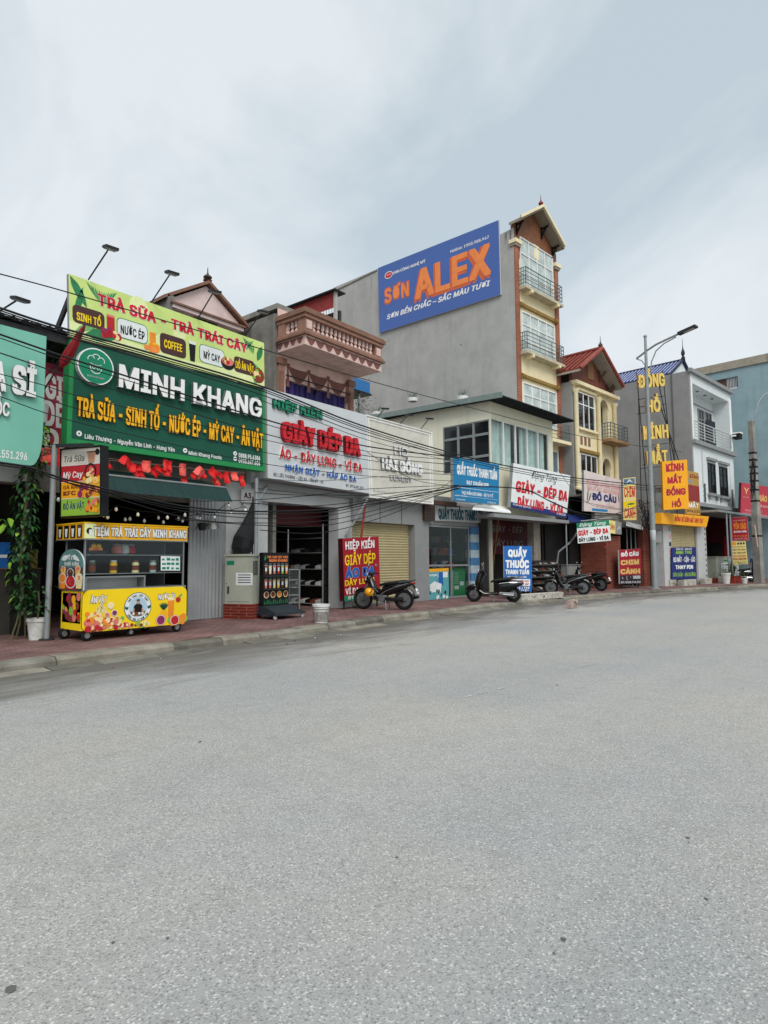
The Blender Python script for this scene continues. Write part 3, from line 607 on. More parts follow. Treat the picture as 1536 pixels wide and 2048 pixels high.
def chip(xl, xr, yt, yb, mat, s, tx, col, edge=None):
    u0, u1, v0, v1 = S.pbox(xl, xr, yt, yb)
    if edge: S.rrect(u0 - .003, u1 + .003, v0 - .014, v1 + .014, edge, .1, .0045)
    S.rrect(u0, u1, v0, v1, mat, .09, .006); S.ptext(s, *tx, col, out=.009, bold=.03)
chip(145, 209, 607, 643, m_('chip'), 'SINH TỐ', (153, 202, 624, 639), m_('brightyellow'))
chip(235, 294, 635, 672, m_('paper'), 'NƯỚC ÉP', (241, 289, 650, 666), m_('black'), m_('leafprint'))
chip(320, 372, 664, 704, m_('chip'), 'COFFEE', (328, 364, 679, 694), m_('brightyellow'))
chip(400, 448, 688, 722, m_('paper'), 'MỲ CAY', (407, 440, 702, 716), m_('black'), m_('leafprint'))
chip(468, 509, 711, 742, m_('chip'), 'ĐỒ ĂN VẶT', (470.5, 507, 722, 735), m_('brightyellow'))
S.ptext('TRÀ SỮA - TRÀ TRÁI CÂY', 194, 495, 587, 608, m_('white'), bold=.075, out=.006)
S.ptext('TRÀ SỮA - TRÀ TRÁI CÂY', 194.6, 494.4, 587, 608, m_('red'), bold=.045, out=.009)
def pix(px, py): return S.uv(px, py)
u, v = pix(219, 648); S.rect(u - .012, u + .022, v - .12, v + .12, m_('redfood'), .007); S.rect(u - .012, u + .022, v + .12, v + .16, m_('pinkfood'), .007)
S.cluster(u - .03, u + .04, v - .24, v - .1, [m_('redfood'), m_('purplefood'), m_('creamfood'), m_('deepred')], 14, .07, .008)
u, v = pix(303, 682); S.rect(u - .008, u + .02, v - .1, v + .16, m_('juice'), .007); S.cluster(u - .025, u + .035, v - .16, v - .02, [m_('juice'), m_('orange'), m_('yellow')], 9, .09, .008)
u, v = pix(384, 704); S.poly([(u - .017, v + .18), (u + .02, v + .18), (u + .014, v - .18), (u - .011, v - .18)], m_('black'), .007); S.rect(u - .016, u + .019, v + .15, v + .21, m_('paper'), .008)
u, v = pix(455, 727); S.disc(u, v, .2, m_('black'), .007, sy=.8); S.disc(u, v + .04, .17, m_('pinkfood'), .008, sy=.6); S.cluster(u - .03, u + .03, v, v + .12, [m_('creamfood'), m_('redfood'), m_('greenfood')], 9, .05, .009)
u, v = pix(516, 751); S.disc(u, v, .2, m_('brownfood'), .007); S.cluster(u - .03, u + .02, v - .08, v + .1, [m_('creamfood'), m_('redfood'), m_('greenfood'), m_('juice')], 9, .05, .009)
S.done()
# dark green main sign
S = Sign('shop_sign', 'dark green shop sign with a round chef logo, white name and yellow dish list', 'shop sign', quad([(141, 676), (529, 779), (530, 943), (133, 887)], A, 12.2), .25, m_('greenrim'), m_('greenrim'))
S.rect(.018, .985, .055, 1, m_('green'), .003)
u, v = S.uv(187, 735); S.disc(u, v, .37, m_('white'), .008, 28); S.disc(u, v, .35, m_('logogreen'), .011, 28)
b = B(); n = 28; P = [S.at(u + .37 * cos(2 * pi * i / n) / S.w, v + .37 * sin(2 * pi * i / n) / S.h, z) for z in (.0, .10) for i in range(n)]
b.add(P, [(i, (i + 1) % n, n + (i + 1) % n, n + i) for i in range(n)], m_('lightgrey'), True); P2 = P[n:]
b.poly(P2, m_('white'), True); b.poly([S.at(u + .345 * cos(2 * pi * i / n) / S.w, v + .345 * sin(2 * pi * i / n) / S.h, .103) for i in range(n)], m_('logogreen'), True); lg = b.build('logo_disc', S.root)
b = B()
def ring(cu, cv, r, w, a0=0, a1=360, sy=1, k=18, o_=.106):
    for i in range(k):
        q = [radians(a0 + (a1 - a0) * (i + e) / k) for e in (0, 1)]
        b.poly([S.at(cu + rr * cos(a) / S.w, cv + rr * sy * sin(a) / S.h, o_) for rr, a in ((r, q[0]), (r, q[1]), (r - w, q[1]), (r - w, q[0]))], m_('white'), True)
for du, dv, r in ((-.1, .13, .075), (0, .17, .085), (.1, .13, .075)): ring(u + du / S.w, v + dv / S.h, r, .014, -30 if du > 0 else 20, 200 if du < 0 else 170)
ring(u, v - .02 / S.h, .12, .014, 180, 360, 1.1); ring(u - .12 / S.w, v + .03 / S.h, .05, .014, 250, 300); ring(u, v + .07 / S.h, .13, .016, 200, 340, .35)
ring(u - .045 / S.w, v - .03 / S.h, .03, .01, k=10); ring(u + .045 / S.w, v - .03 / S.h, .03, .01, k=10)
b.build('logo_mark', lg)
vs_, fs_ = text_mesh('MINH KHANG FOODS', .02, 0, False); xm_ = max(p[0] for p in vs_); b = B()
b.add([S.at(u + (-.17 + .34 * x / xm_) / S.w, v + (-.23 + y * .06) / S.h, .106) for x, y, z in vs_], fs_, m_('white'), True); b.build('logo_lettering', lg)
S.ptext('MINH KHANG', 231, 517, 731, 774, m_('white'), bold=.032, raise_=.1, side=M('letterside', '#6c7472', n=.1), out=.03)
S.ptext('TRÀ SỮA - SINH TỐ - NƯỚC ÉP - MỲ CAY - ĂN VẶT', 150, 523, 795, 831, m_('gold'), bold=.035, raise_=.05, side=M('letterside2', '#7d5a12', n=.1), out=.015)
S.ptext('Liêu Thượng - Nguyễn Văn Linh - Hưng Yên', 169, 349, 868, 876.5, m_('white'), bold=.025, out=.006)
S.ptext('Minh Khang Foods', 377, 443, 902, 909, m_('white'), bold=.02, out=.006)
S.ptext('0888.95.6386', 477, 520, 906, 914, m_('white'), bold=.03, out=.006); S.ptext('0935.667.604', 477, 520, 917, 925, m_('white'), bold=.03, out=.006)
for px, py in ((158, 867), (370, 901), (470, 907), (470, 917.5)):
    u, v = S.uv(px, py); S.disc(u, v, .055, m_('white'), .006, 12); S.disc(u, v, .02, m_('green'), .009, 8)
S.done()
for hx, hy, bx_, by, w in ((218, 497, 177, 559, 'leftmost floodlight on the lime banner, over its palm leaf corner'), (341, 547, 303, 604, 'second floodlight from the left above the lime banner'), (427, 584, 394, 640, 'floodlight above the lime banner in front of the pink gable'), (524, 624, 489, 672, 'floodlight at the right end of the lime banner beside the concrete wall')):
    floodlight(wat(bx_, by, A, 12.2), wat(hx, hy, A, 11.2), w, 'floodlights over the banner')
floodlight(wat(-22, 636, A, 12.0), wat(36, 599, A, 11.0), 'floodlight standing over the mint green sign at the left edge', 'floodlights over the banner')
t = thing('sign_strut', 'long dark steel strut leaning up behind the left end of the lime banner', 'strut', wat(92, 715, A, 12.6)); b = B(); b.bar(wat(90, 720, A, 12.75), wat(143, 585, A, 12.3), .07, .07, m_('darkgrey'), world=True); b.build('bar', t)
t = thing('rolled_flag', 'furled dark red flag on a slanting pole between the mint and green signs', 'flag', wat(90, 782, A, 12.1)); b = B()
p0, p1 = wat(88, 780, A, 12.3), wat(170, 648, A, 11.3); b.tube([p0, p1], .016, m_('darkgrey'), 6, True); b.tube([wat(90, 755, A, 12.3), wat(125, 712, A, 11.8)], .012, m_('darkgrey'), 5, True); b.build('pole', t)
b = B(); q = [p0.lerp(p1, k) for k in (.42, .5, .6, .72, .85, .95, 1)]; b.tube([p + V((0, 0, -.05 * (i < 4) - .03)) for i, p in enumerate(q)], [.04, .09, .1, .085, .06, .04, .012], M('flagdark', '#8c1a22', n=.35, sc=9), 7, True); b.build('cloth', t, True)

# ------------------------------------------------------------------ 3. pink balcony house over the shoe shop
t = thing('shop_house', 'narrow pink house with a balustraded balcony over the shoe and leather shop', 'house', (11.5, 13.16, .13))
Yf, Yb = 13.16, 12.0
X0, X1 = 11.5, at(705, 850, A, Yf).x
bz = at(616, 690, A, Yb).z; frz = at(609, 668, A, Yb).z; bal0 = at(609, 658, A, Yb).z; bal1 = at(608, 632, A, Yb).z; rt = at(607.5, 613, A, Yb).z
bx0 = at(610, 650, A, Yb).x; bx1 = at(763, 740, A, Yb).x
zs = at(600, 1010, A, 12.9).z
b = B(); b.holes(X0, X1, 3.9, rt + .3, Yf, [(X0 + .32, X1 - .28, 4.6, at(568, 757, A, Yf).z), (X0 + .9, X1 - .9, bal0 - .1, rt + .2)], m_('pink'), .18)
b.box(X0 - .12, X0 - .003, Yf - .02, 20, .2, rt + .1, m_('old_concrete')); b.box(X1 + .003, X1 + .12, Yf + .05, 20, 3, rt + .3, m_('render_grey'))
b.box(X0, X1, 19.8, 20, 3, rt + .3, m_('render_grey')); b.box(X0, X1, Yf + .01, 20, rt + .3, rt + .45, m_('concrete')); b.box(X0 + .8, X1 - .8, Yf + .3, Yf + .4, bal0 - .1, rt + .25, m_('interiordark'))
b.build('wall', t)
for xa in (X0, X1 - .24):
    b = B(); b.box(xa, xa + .22, Yf - .07, Yf - .003, 4.2, bz - .3, m_('terracotta')); b.box(xa - .05, xa + .27, Yf - .12, Yf - .003, bz - .3, bz - .12, m_('brown')); b.box(xa + .03, xa + .19, Yf - .1, Yf - .071, 4.6, bz - .5, m_('brown')); b.build('pilaster', t)
def swag(b, x0, x1, z, y, d, mat):      # a painted drape with side tails
    n = 10; up = [(x0 + (x1 - x0) * i / n, y, z - .1 * d * sin(pi * i / n)) for i in range(n + 1)]; lo = [(x0 + (x1 - x0) * i / n, y, z - d * sin(pi * i / n) - .03) for i in range(n, -1, -1)]
    b.poly(up + lo, mat)
b = B(); n = 3; zz = bz - .25; w = (X1 - X0 - .7) / n
for i in range(n): swag(b, X0 + .4 + i * w, X0 + .4 + (i + 1) * w, zz, Yf - .004, .42, m_('swag'))
for i in range(n + 1): x = X0 + .4 + i * w; b.poly([(x - .07, Yf - .006, zz + .06), (x - .02, Yf - .006, zz - .1), (x - .06, Yf - .006, zz - .62), (x + .08, Yf - .006, zz - .62), (x + .03, Yf - .006, zz - .1), (x + .09, Yf - .006, zz + .06)], m_('swag'))
b.build('painted_drape', t)
b = B(); zt = at(568, 757, A, Yf).z - .02; n = 90; vs = []
for i in range(n + 1):
    x = X0 + .32 + (X1 - X0 - .6) * i / n; o_ = .04 * sin(i * .9) + .015 * sin(i * 2.3); gap = .16 if abs(i / n - .5) < .02 else 0; vs += [(x, Yf + .12 + o_, zt - gap), (x, Yf + .13 + 1.4 * o_, 4.5)]
b.add(vs, [(2 * i, 2 * i + 2, 2 * i + 3, 2 * i + 1) for i in range(n)], m_('purple')); c = b.build('curtain', t, True)
b = B(); b.cyl((X0 + .25, Yf - .1, zt + .1), (X1 - .2, Yf - .1, zt + .1), .02, m_('darkgrey'), 6); b.build('curtain_rail', c)
b = B(); b.box(bx0, bx1, Yb, Yf - .08, bz, frz, m_('pink')); bc = b.build('balcony', t)
b = B(); nsw = 9
for i in range(nsw): xa = bx0 + .05 + (bx1 - bx0 - .1) * i / nsw; swag(b, xa, xa + (bx1 - bx0 - .1) / nsw, frz - .03, Yb - .004, .19, m_('swag'))
for i in range(4):
    y0 = Yb + .06 + .27 * i; P = [(bx0 - .004, y0 + .27 * k / 6, frz - .03 - .19 * sin(pi * k / 6)) for k in range(7)]; b.poly(P, m_('swag'))
b.build('painted_drape', bc)
b = B()
def mould(z0, z1, e, mat): b.box(bx0 - e, bx1 + e, Yb - e, Yf - .07, z0, z1, mat)
mould(frz, frz + .06, .09, m_('brown')); mould(frz + .06, bal0, .05, m_('terracotta')); mould(bal1, bal1 + .1, .05, m_('terracotta')); mould(bal1 + .1, rt - .05, .1, m_('brown')); mould(rt - .05, rt, .06, m_('brown')); b.build('moulding', bc)
for x, y in ((bx0 + .15, Yb + .14), (bx1 - .15, Yb + .14), (bx1 - .15, Yf - .3), (bx0 + .12, Yf - .25)):
    b = B(); b.box(x - .15, x + .15, y - .14, y + .14, bal0, bal1, m_('terracotta')); b.box(x - .1, x + .1, y - .155, y - .141, bal0 + .06, bal1 - .06, m_('pink')); b.build('pier', bc)
prof = [(.055, 0), (.055, .05), (.03, .07), (.062, .2), (.065, .28), (.03, .42), (.026, .5), (.055, .53), (.055, 1)]; hb = bal1 - bal0
spots = [(bx0 + .42 + (bx1 - bx0 - .84) * i / 14, Yb + .1) for i in range(15)] + [(bx0 + .1, Yb + .42 + i * .17) for i in range(3)]
for x, y in spots:
    b = B(); b.lathe([(r, z * hb if z < 1 else hb) for r, z in prof], (x, y, bal0), m_('pink'), 8); b.build('baluster', bc, True)
# rooftop shed with a red sheet wall and a barred opening, seen between balcony and big grey wall
def sx_(px, py): return onX(px, py, A, 15.1)
p, q = sx_(579, 618), sx_(667, 584); zt = max(p.z, q.z)
b = B(); b.hexa([(14.95, q.y - .2, zt + .04), (15.5, q.y - .2, zt + .04), (15.5, q.y - .2, zt), (14.95, q.y - .2, zt), (14.95, p.y + 1, zt + .04), (15.5, p.y + 1, zt + .04), (15.5, p.y + 1, zt), (14.95, p.y + 1, zt)], m_('darkgrey'))
zr = zt - .55; n = 60
vs = [];
for i in range(n + 1): y = q.y + (p.y + .8 - q.y) * i / n; o_ = .025 * (i % 2); vs += [(15.1 + o_, y, zr), (15.1 + o_, y, zt)]
b.add(vs, [(2 * i, 2 * i + 2, 2 * i + 3, 2 * i + 1) for i in range(n)], m_('redroof')); b.box(15.4, 15.5, q.y, p.y + .8, zr - 2.5, zr, m_('interior')); b.box(15.1, 15.2, q.y - .1, q.y, 4.5, zt, m_('render_grey'))
sh = b.build('rooftop_shed', t)
b = B()
for i in range(16): y = q.y + .1 + i * .13; b.cyl((15.12, y, zr - 1.2), (15.12, y, zr), .012, m_('darkgrey'), 4)
for z in (zr - .5, zr - 1.1): b.cyl((15.12, q.y, z), (15.12, p.y + .7, z), .014, m_('darkgrey'), 4)
b.build('window_bars', sh)
# ground floor
xa = at(541, 1100, A, 12.9).x; xb = at(667, 1100, A, 12.9).x; xc = at(692, 1100, A, 12.9).x
b = B(); b.box(10.35, xa - .1, 12.9, 13.1, .13, zs + .35, m_('lightgrey')); b.box(10.3, xc, 12.75, 13.15, zs, 4.6, m_('lightgrey')); b.box(10.3, xc, 12.6, 12.75, at(600, 985, A, 12.6).z, at(600, 975, A, 12.6).z, m_('grey'))
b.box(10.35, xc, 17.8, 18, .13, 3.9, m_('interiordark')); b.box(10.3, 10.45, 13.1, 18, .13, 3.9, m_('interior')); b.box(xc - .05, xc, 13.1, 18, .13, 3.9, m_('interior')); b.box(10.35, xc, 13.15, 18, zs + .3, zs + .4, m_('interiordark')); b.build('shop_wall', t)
b = B(); b.box(xb, xc, 12.7, 13.1, .13, zs, m_('lightgrey')); b.box(xb + .05, xc - .04, 12.69, 12.699, 1.3, 1.32, m_('grey')); b.build('pillar', t)
b = B(); b.box(xa, xb, 13.4, 13.45, zs - .55, zs + .25, m_('maroon')); b.build('inner_banner', t)
b = B(); b.cyl((xb - .45, 12.9, .13), (xb - .45, 12.9, zs - .5), .02, m_('steel'), 6); b.build('door_rail', t); b = B(); b.cyl((xa + .9, 13.2, .13), (xa + .9, 13.2, 2.4), .02, m_('steel'), 6); b.build('door_rail', t)
sr = random.Random(9)
shoe_c = [m_('black'), m_('brownfood'), m_('darkgrey'), m_('plastic'), m_('lightgrey')]
for kx, (x0, x1, y, RF) in enumerate(((.0, 1.7, 0, Fr(xc - .5, 16.9, -90)), (1.8, 3.5, 0, Fr(xc - .5, 16.9, -90)), (10.9, 13.2, 17.3, A))):
    s = thing('shoe_rack', ['black shoe rack along the right wall of the leather shop, farther from the street', 'black shoe rack along the right wall of the leather shop, nearest the street', 'black shoe rack across the back wall of the leather shop'][kx], 'shoe rack', RF.w((x0, y, .13))); b = B(RF)
    for z in (.2, .75, 1.25, 1.75, 2.2): b.box(x0, x1, y, y + .35, z, z + .025, m_('grey'))
    for x in (x0, x1 - .03): b.box(x, x + .03, y, y + .35, .13, 2.35, m_('darkgrey'))
    b.build('shelves', s); proto = None
    for z in (.225, .775, 1.275, 1.775):
        for i in range(int((x1 - x0) / .22)):
            if sr.random() < .12: continue
            x = x0 + .12 + i * .22; b = B(RF); mt = sr.choice(shoe_c)
            for dx in (-.05, .05): b.loft([(0 + dx, y + .05, z + .03, .001, .02), (dx, y + .1, z + .05, .0, .05)], mt, 4) if False else b.hexa([(x + dx - .035, y + .03, z + .09), (x + dx + .035, y + .03, z + .09), (x + dx + .04, y + .03, z + .002), (x + dx - .04, y + .03, z + .002), (x + dx - .03, y + .28, z + .14), (x + dx + .03, y + .28, z + .14), (x + dx + .035, y + .28, z + .002), (x + dx - .035, y + .28, z + .002)], mt)
            solo(b, 'pair_of_shoes', 'pair of leather shoes lined up on a rack inside the dark shop', 'shoes', RF.w((x, y, z)), 'shoes on the racks')
S = Sign('shop_sign', 'silver grey shop sign with bulging red and small blue letters under the pink balcony', 'shop sign', quad([(534, 776), (733, 830), (739, 987), (535.5, 956)], A, 12.25), .5, m_('signgrey'), m_('lightgrey'))
S.ptext('HIỆP KIÊN', 544, 642, 798, 815, m_('logogreen'), raise_=.06, bold=.05, side=m_('green'))
S.ptext('GIÀY DÉP DA', 560, 716, 845, 880, m_('red'), raise_=.12, bold=.055, side=m_('deepred'))
S.ptext('ÁO - DÂY LƯNG - VÍ DA', 557, 722, 897, 915, m_('red'), raise_=.05, bold=.035, side=m_('white'))
S.ptext('NHẬN GIẶT - HẤP ÁO DA', 569, 711, 929, 940, m_('blue'), raise_=.03, bold=.04, side=m_('white'))
S.ptext('ĐC: LIÊU THƯỢNG - LIÊU XÁ - YÊN MỸ - HY', 547, 647, 945.5, 952, m_('black'), bold=.02); S.ptext('ĐT. 0974.801.253', 692, 727, 968, 973.5, m_('black'), bold=.02)
for v in (.25, .5, .75): S.rect(.0, 1, v - .001, v + .001, m_('lightgrey'), .0015)
S.done()
t = thing('sign_brace', 'grey steel brace slanting from the shop pillar up to the silver grey sign', 'brace', wat(692, 1070, A, 12.65)); b = B(); b.bar(wat(692, 1071, A, 12.65), wat(735, 998, A, 12.2), .06, .06, m_('grey'), world=True); b.bar(wat(712, 1000, A, 12.65), wat(737, 994, A, 12.2), .05, .05, m_('grey'), world=True); b.build('bar', t)
t = thing('flagpole', 'red pole leaning on the roller shutter above the red leather goods board', 'pole', wat(724, 1072, A, 12.3)); b = B(); b.tube([wat(722, 1080, A, 12.3), wat(731, 1005, A, 12.3)], .035, m_('rust'), 7, True); b.build('pole', t)

# ------------------------------------------------------------------ 4. closed shop with the marble sign
t = thing('shop_building', 'single storey grey shop with a closed beige roller shutter under the cream marble sign', 'shop building', (14.4, 12.75, .13))
xa, xb, xc, xd = xc + .0, at(702, 1100, A, 12.75).x, at(821, 1100, A, 12.75).x, at(851, 1100, A, 12.75).x
zs = at(760, 1046, A, 12.75).z; zt = at(800, 960, A, 12.6).z
b = B(); b.box(xa, xb, 12.7, 13, .13, zs, m_('lightgrey')); b.box(xc + .05, xd, 12.6, 13, .13, zs, m_('grey')); b.box(xa, xd, 12.6, 12.95, zs, zt, m_('grey')); b.box(xa, xd, 12.95, 20, zt - .5, zt - .3, m_('concrete')); b.box(xd - .15, xd, 13, 20, .13, zt - .5, m_('concrete')); b.box(xa, xd, 20, 20.2, .13, zt - .3, m_('concrete'))
b.build('wall', t)
for px in (760, 803): b = B(); x = at(px, 1020, A, 12.6).x; b.box(x - .01, x + .01, 12.592, 12.599, zs, zt - .1, m_('darkgrey')); b.build('panel_joint', t)
shutter(t, A, xb, xc + .05, 12.85, .14, zs, m_('shutterbeige'))
S = Sign('shop_sign', 'cream marble pattern sign with a double frame and raised white lettering', 'shop sign', quad([(730, 829), (863, 865), (866, 1009), (738, 995)], A, 12.3), .3, m_('marble'), m_('lightgrey'))
for e, o_ in ((.0, .03), (.035, .02)):
    for u0, u1, v0, v1 in ((e, 1 - e, e, e + .012), (e, 1 - e, 1 - e - .012, 1 - e), (e, e + .012, e + .012, 1 - e - .012), (1 - e - .012, 1 - e, e + .012, 1 - e - .012)):
        P = [S.at(u0, v1, o_), S.at(u1, v1, o_), S.at(u1, v0, o_), S.at(u0, v0, o_)]; bb = B() if e == 0 and v0 == 0 and u0 == 0 else bb; bb.hexa(P + [p - S.n * (o_ - .001) for p in P], m_('white'), True)
bb.build('frame', S.root)
vr = random.Random(4)
for i in range(16):
    u, v = vr.uniform(.06, .85), vr.uniform(.1, .9); S.poly([(u, v), (u + .1, v + .1), (u + .101, v + .106), (u, v + .006)], M('vein', '#b3aea2', n=.2), .002)
S.ptext('HẢI ĐỒNG', 761, 842, 916, 936, m_('white'), bold=.06, raise_=.07, side=m_('grey')); S.ptext('LUXURY', 779, 823, 950, 959.5, m_('lightgrey'), bold=.0, raise_=.04, side=m_('grey'))
S.ptext('HD', 787, 814, 892, 908, m_('white'), bold=.0, raise_=.05, side=m_('grey')); u, v = S.uv(801, 893)
for i in range(16):
    a0, a1 = radians(20 + 140 * i / 16), radians(20 + 140 * (i + 1) / 16)
    S.poly([(u + .55 * cos(a0) / S.w, v + .18 * sin(a0) / S.h), (u + .55 * cos(a1) / S.w, v + .18 * sin(a1) / S.h), (u + .5 * cos(a1) / S.w, v + .13 * sin(a1) / S.h), (u + .5 * cos(a0) / S.w, v + .13 * sin(a0) / S.h)], m_('white'), .03)
S.ptext('Đ/c: Liêu Thượng - Liêu Xá', 746, 788, 979, 983, m_('grey'), bold=0); S.ptext('ĐT: 0966.368.898', 812, 846, 987, 991, m_('grey'), bold=0)
S.done()
for hx, hy, bx_, by, w in ((769, 817, 755, 834, 'faint floodlight at the left end of the marble sign'), (817, 830, 800, 847, 'floodlight above the middle of the marble sign'), (858, 837, 842, 858, 'floodlight at the right end of the marble sign')):
    floodlight(wat(bx_, by, A, 12.4), wat(hx, hy, A, 11.6), w, 'floodlights over the marble sign', sz=.22)
S = Sign('signboard', 'red upright board with white, yellow and blue lines before the beige shutter', 'signboard', quad([(685, 1077), (757, 1073), (761, 1192), (689, 1203)], Fr(14.3, 12.1, 0), 0), .18, m_('deepred'), m_('maroon'))
S.rect(0, 1, 0, .085, m_('logogreen'), .002)
S.ptext('HIỆP KIẾN', 691, 749, 1084, 1099, m_('white'), bold=.035); S.ptext('GIẦY DÉP', 690, 751, 1111, 1131, m_('brightyellow'), bold=.02)
u0, u1, v0, v1 = S.pbox(691, 750, 1139, 1156); S.text('ÁO DA', u0, u1, v0, v1, m_('lightgrey'), bold=.08); S.text('ÁO DA', u0, u1, v0, v1, m_('blue'), bold=.055, out=.006)
S.ptext('DÂY LƯNG', 690, 749, 1161, 1172, m_('brightyellow'), bold=.03); S.ptext('VÍ DA', 691, 718, 1178, 1189, m_('white'), bold=.03); S.ptext('ĐT: 0974.801', 696, 752, 1193, 1199, m_('white'), bold=.02)
b = B(); 
for e in (.04, .96): b.bar(S.at(e, 0, -.08), gnd(*proj(S.at(e, 0, -.08)), .13) if False else S.at(e, 0, -.08) * 1 + V((0, 0, .13 - S.at(e, 0).z)), .04, .04, m_('darkgrey'), world=True)
b.build('leg', S.root); S.done()
# ------------------------------------------------------------------ 5. pharmacy
PH = Fr(17.95, 12.75, -5)
def sh_wall_side(fr, deg=-90): return Fr(fr.o.x, fr.o.y, fr.deg + deg)
t = fthing('shop_building', 'narrow single storey pharmacy with a glass front, below the light blue sign', 'shop building', PH, (0, 0, .13))
xa, xb, xc, xd = at(851, 1120, PH).x, at(938, 1120, PH).x, at(956, 1120, PH).x, at(968, 1120, PH).x
zs = at(880, 1050, PH).z; zt = at(900, 1000, PH).z
b = B(PH); b.box(xa - .1, xd + .2, 0, .25, zs, zt + .1, m_('grey')); b.box(xa - .1, xd + .2, .25, 7, zt - .1, zt + .06, m_('concrete')); b.box(xa - .1, xd + .2, 6.5, 6.7, .13, zt, m_('interior')); b.box(xa - .16, xa - .06, .1, 6.6, .13, zt, m_('lightgrey')); b.box(xb + .06, xb + .14, .3, 6.6, .13, zt, m_('green')); b.build('wall', t)
b = B(PH); 
for i in range(9): b.box(xb + .05, xc, -.06, .2, .13 + i * (zs - .13) / 9, .13 + (i + 1) * (zs - .13) / 9, [M('stripeblue', '#4a7aa6', n=.2), M('stripepale', '#a9bac2', n=.2)][i % 2])
b.build('pillar', t); b = B(PH); b.box(xc + .02, xd, -.03, .2, .13, zs, M('pinkstone', '#a8938a', n=.25)); b.build('pillar', t)
b = B(PH)
for x in (xa, xb - .05, (xa * .45 + xb * .55)): b.box(x, x + .05, -.02, .05, .14, zs, m_('galv'))
for z in (.14, 1.3, zs - .08): b.box(xa + .05, xb - .05, -.015, .045, z, z + .06, m_('galv'))
f = b.build('glass_front', t); b = B(PH); b.box(xa + .05, xb - .05, .01, .016, .2, zs - .08, m_('shopglass')); b.build('pane', f)
q = [wat(x, y, PH, -.1) for x, y in ((869, 1013), (962, 1017), (962, 1046), (870, 1041))]
S = Sign('fascia_sign', 'grey fascia sign with tall dark blue letters over the pharmacy glass front', 'shop sign', q, .12, m_('lightgrey')); S.ptext('QUẦY THUỐC THANH TUẤN', 877, 974, 1018, 1037, m_('teal'), bold=.05); S.ptext('QUẦY THUỐC THANH TUẤN', 877.3, 974.3, 1018.5, 1037, M('tealnavy', '#16425c'), bold=.03, out=.007); S.done()
t = fthing('awning', 'white roller awning folded under the light blue sign of the pharmacy', 'awning', PH, (.3, -.3, zt - .1))
p0, p1 = wat(915, 1006, PH, -.45), wat(952, 1012, PH, -.45); b = B(); b.tube([p0, p1], .1, m_('white'), 10, True); b.build('roll', t)
b = B(); q = [wat(950, 1009, PH, -.3), wat(1012, 1012, PH, -.3), wat(1022, 1024, PH, -1.2), wat(945, 1017, PH, -1.2)]; b.hexa(q + [p - V((0, 0, .05)) for p in q], m_('white'), True); b.build('sheet', t)
b = B(); b.bar(wat(864, 1005, PH, -.3), wat(915, 1010, PH, -.3), .25, .14, m_('darkbrown'), world=True); b.build('housing', t)
t = fthing('air_conditioner', 'dark boxed unit beside the fascia sign of the pharmacy', 'air conditioner', PH, (-.1, -.2, zs)); b = B(PH); x0 = at(848, 1020, PH, -.25).x; x1 = at(868, 1020, PH, -.25).x; b.box(x0, x1, -.3, -.003, at(858, 1041, PH, -.3).z, at(858, 1010, PH, -.3).z, m_('darkbrown')); b.build('casing', t); b = B(PH); 
for i in range(5): b.box(x0 + .05, x1 - .05, -.31, -.301, at(858, 1038, PH, -.3).z + i * .08, at(858, 1038, PH, -.3).z + i * .08 + .04, m_('darkgrey'))
b.build('grille', t)
t = fthing('poster_stand', 'teal and white health poster stuck on the pharmacy window', 'poster', PH, (xa + .1, .06, .2))
S = Sign('', '', '', [wat(x, y, PH, -.032) for x, y in ((855, 1138), (897, 1136), (898, 1197), (856, 1202))], .01, m_('poster'), root=t)
S.rect(0, 1, .9, 1, m_('orangesign')); S.rect(.5, .72, .45, .88, m_('boardblue')); S.poly([(.1, .28), (.6, .22), (.65, .5), (.3, .6), (.1, .5)], m_('paper'), .004); S.rect(.48, .95, .7, .88, m_('paper'), .0025); S.cluster(.1, .9, .05, .3, [m_('teal'), m_('paper'), m_('darkgrey')], 12, .06); S.text('PHARMA', .05, .45, .76, .83, m_('paper')); S.done()
t = fthing('display_cabinet', 'green printed display cabinet behind the pharmacy glass', 'cabinet', PH, (xb - .6, .15, .14))
S = Sign('', '', '', [wat(x, y, PH, .12) for x, y in ((903, 1138), (930, 1136), (931, 1195), (904, 1197))], .45, m_('medgreen'), root=t)
for i in range(7): S.rect(.18, .5, .86 - i * .06, .87 - i * .06, m_('paper'))
S.rect(.2, .5, .3, .42, m_('paper')); S.rect(.6, .9, .42, .55, m_('paper')); S.rect(.05, .09, .1, .95, m_('paper')); S.done()
s = fthing('medicine_shelf', 'tall shelf packed with medicine boxes inside the pharmacy', 'shelf', PH, (.4, 3, .13)); PS = Fr(*PH.w((xb - .4, 3.2, 0))[:2], -95); b = B(PS)
for z in (.13, .7, 1.2, 1.7, 2.2): b.box(0, 2.6, 0, .4, z, z + .03, m_('galv'))
b.build('shelves', s); b = B(PS)
for z in (.73, 1.23, 1.73, 2.23):
    x = .02
    while x < 2.45: w = rnd.uniform(.06, .16); b.box(x, x + w, .02, .3, z, z + rnd.uniform(.12, .3), rnd.choice([m_('paper'), m_('boardblue'), m_('red'), m_('medgreen'), m_('plastic'), m_('orange')])); x += w + .01
o = b.build('medicine_boxes', s); o['kind'] = 'stuff'
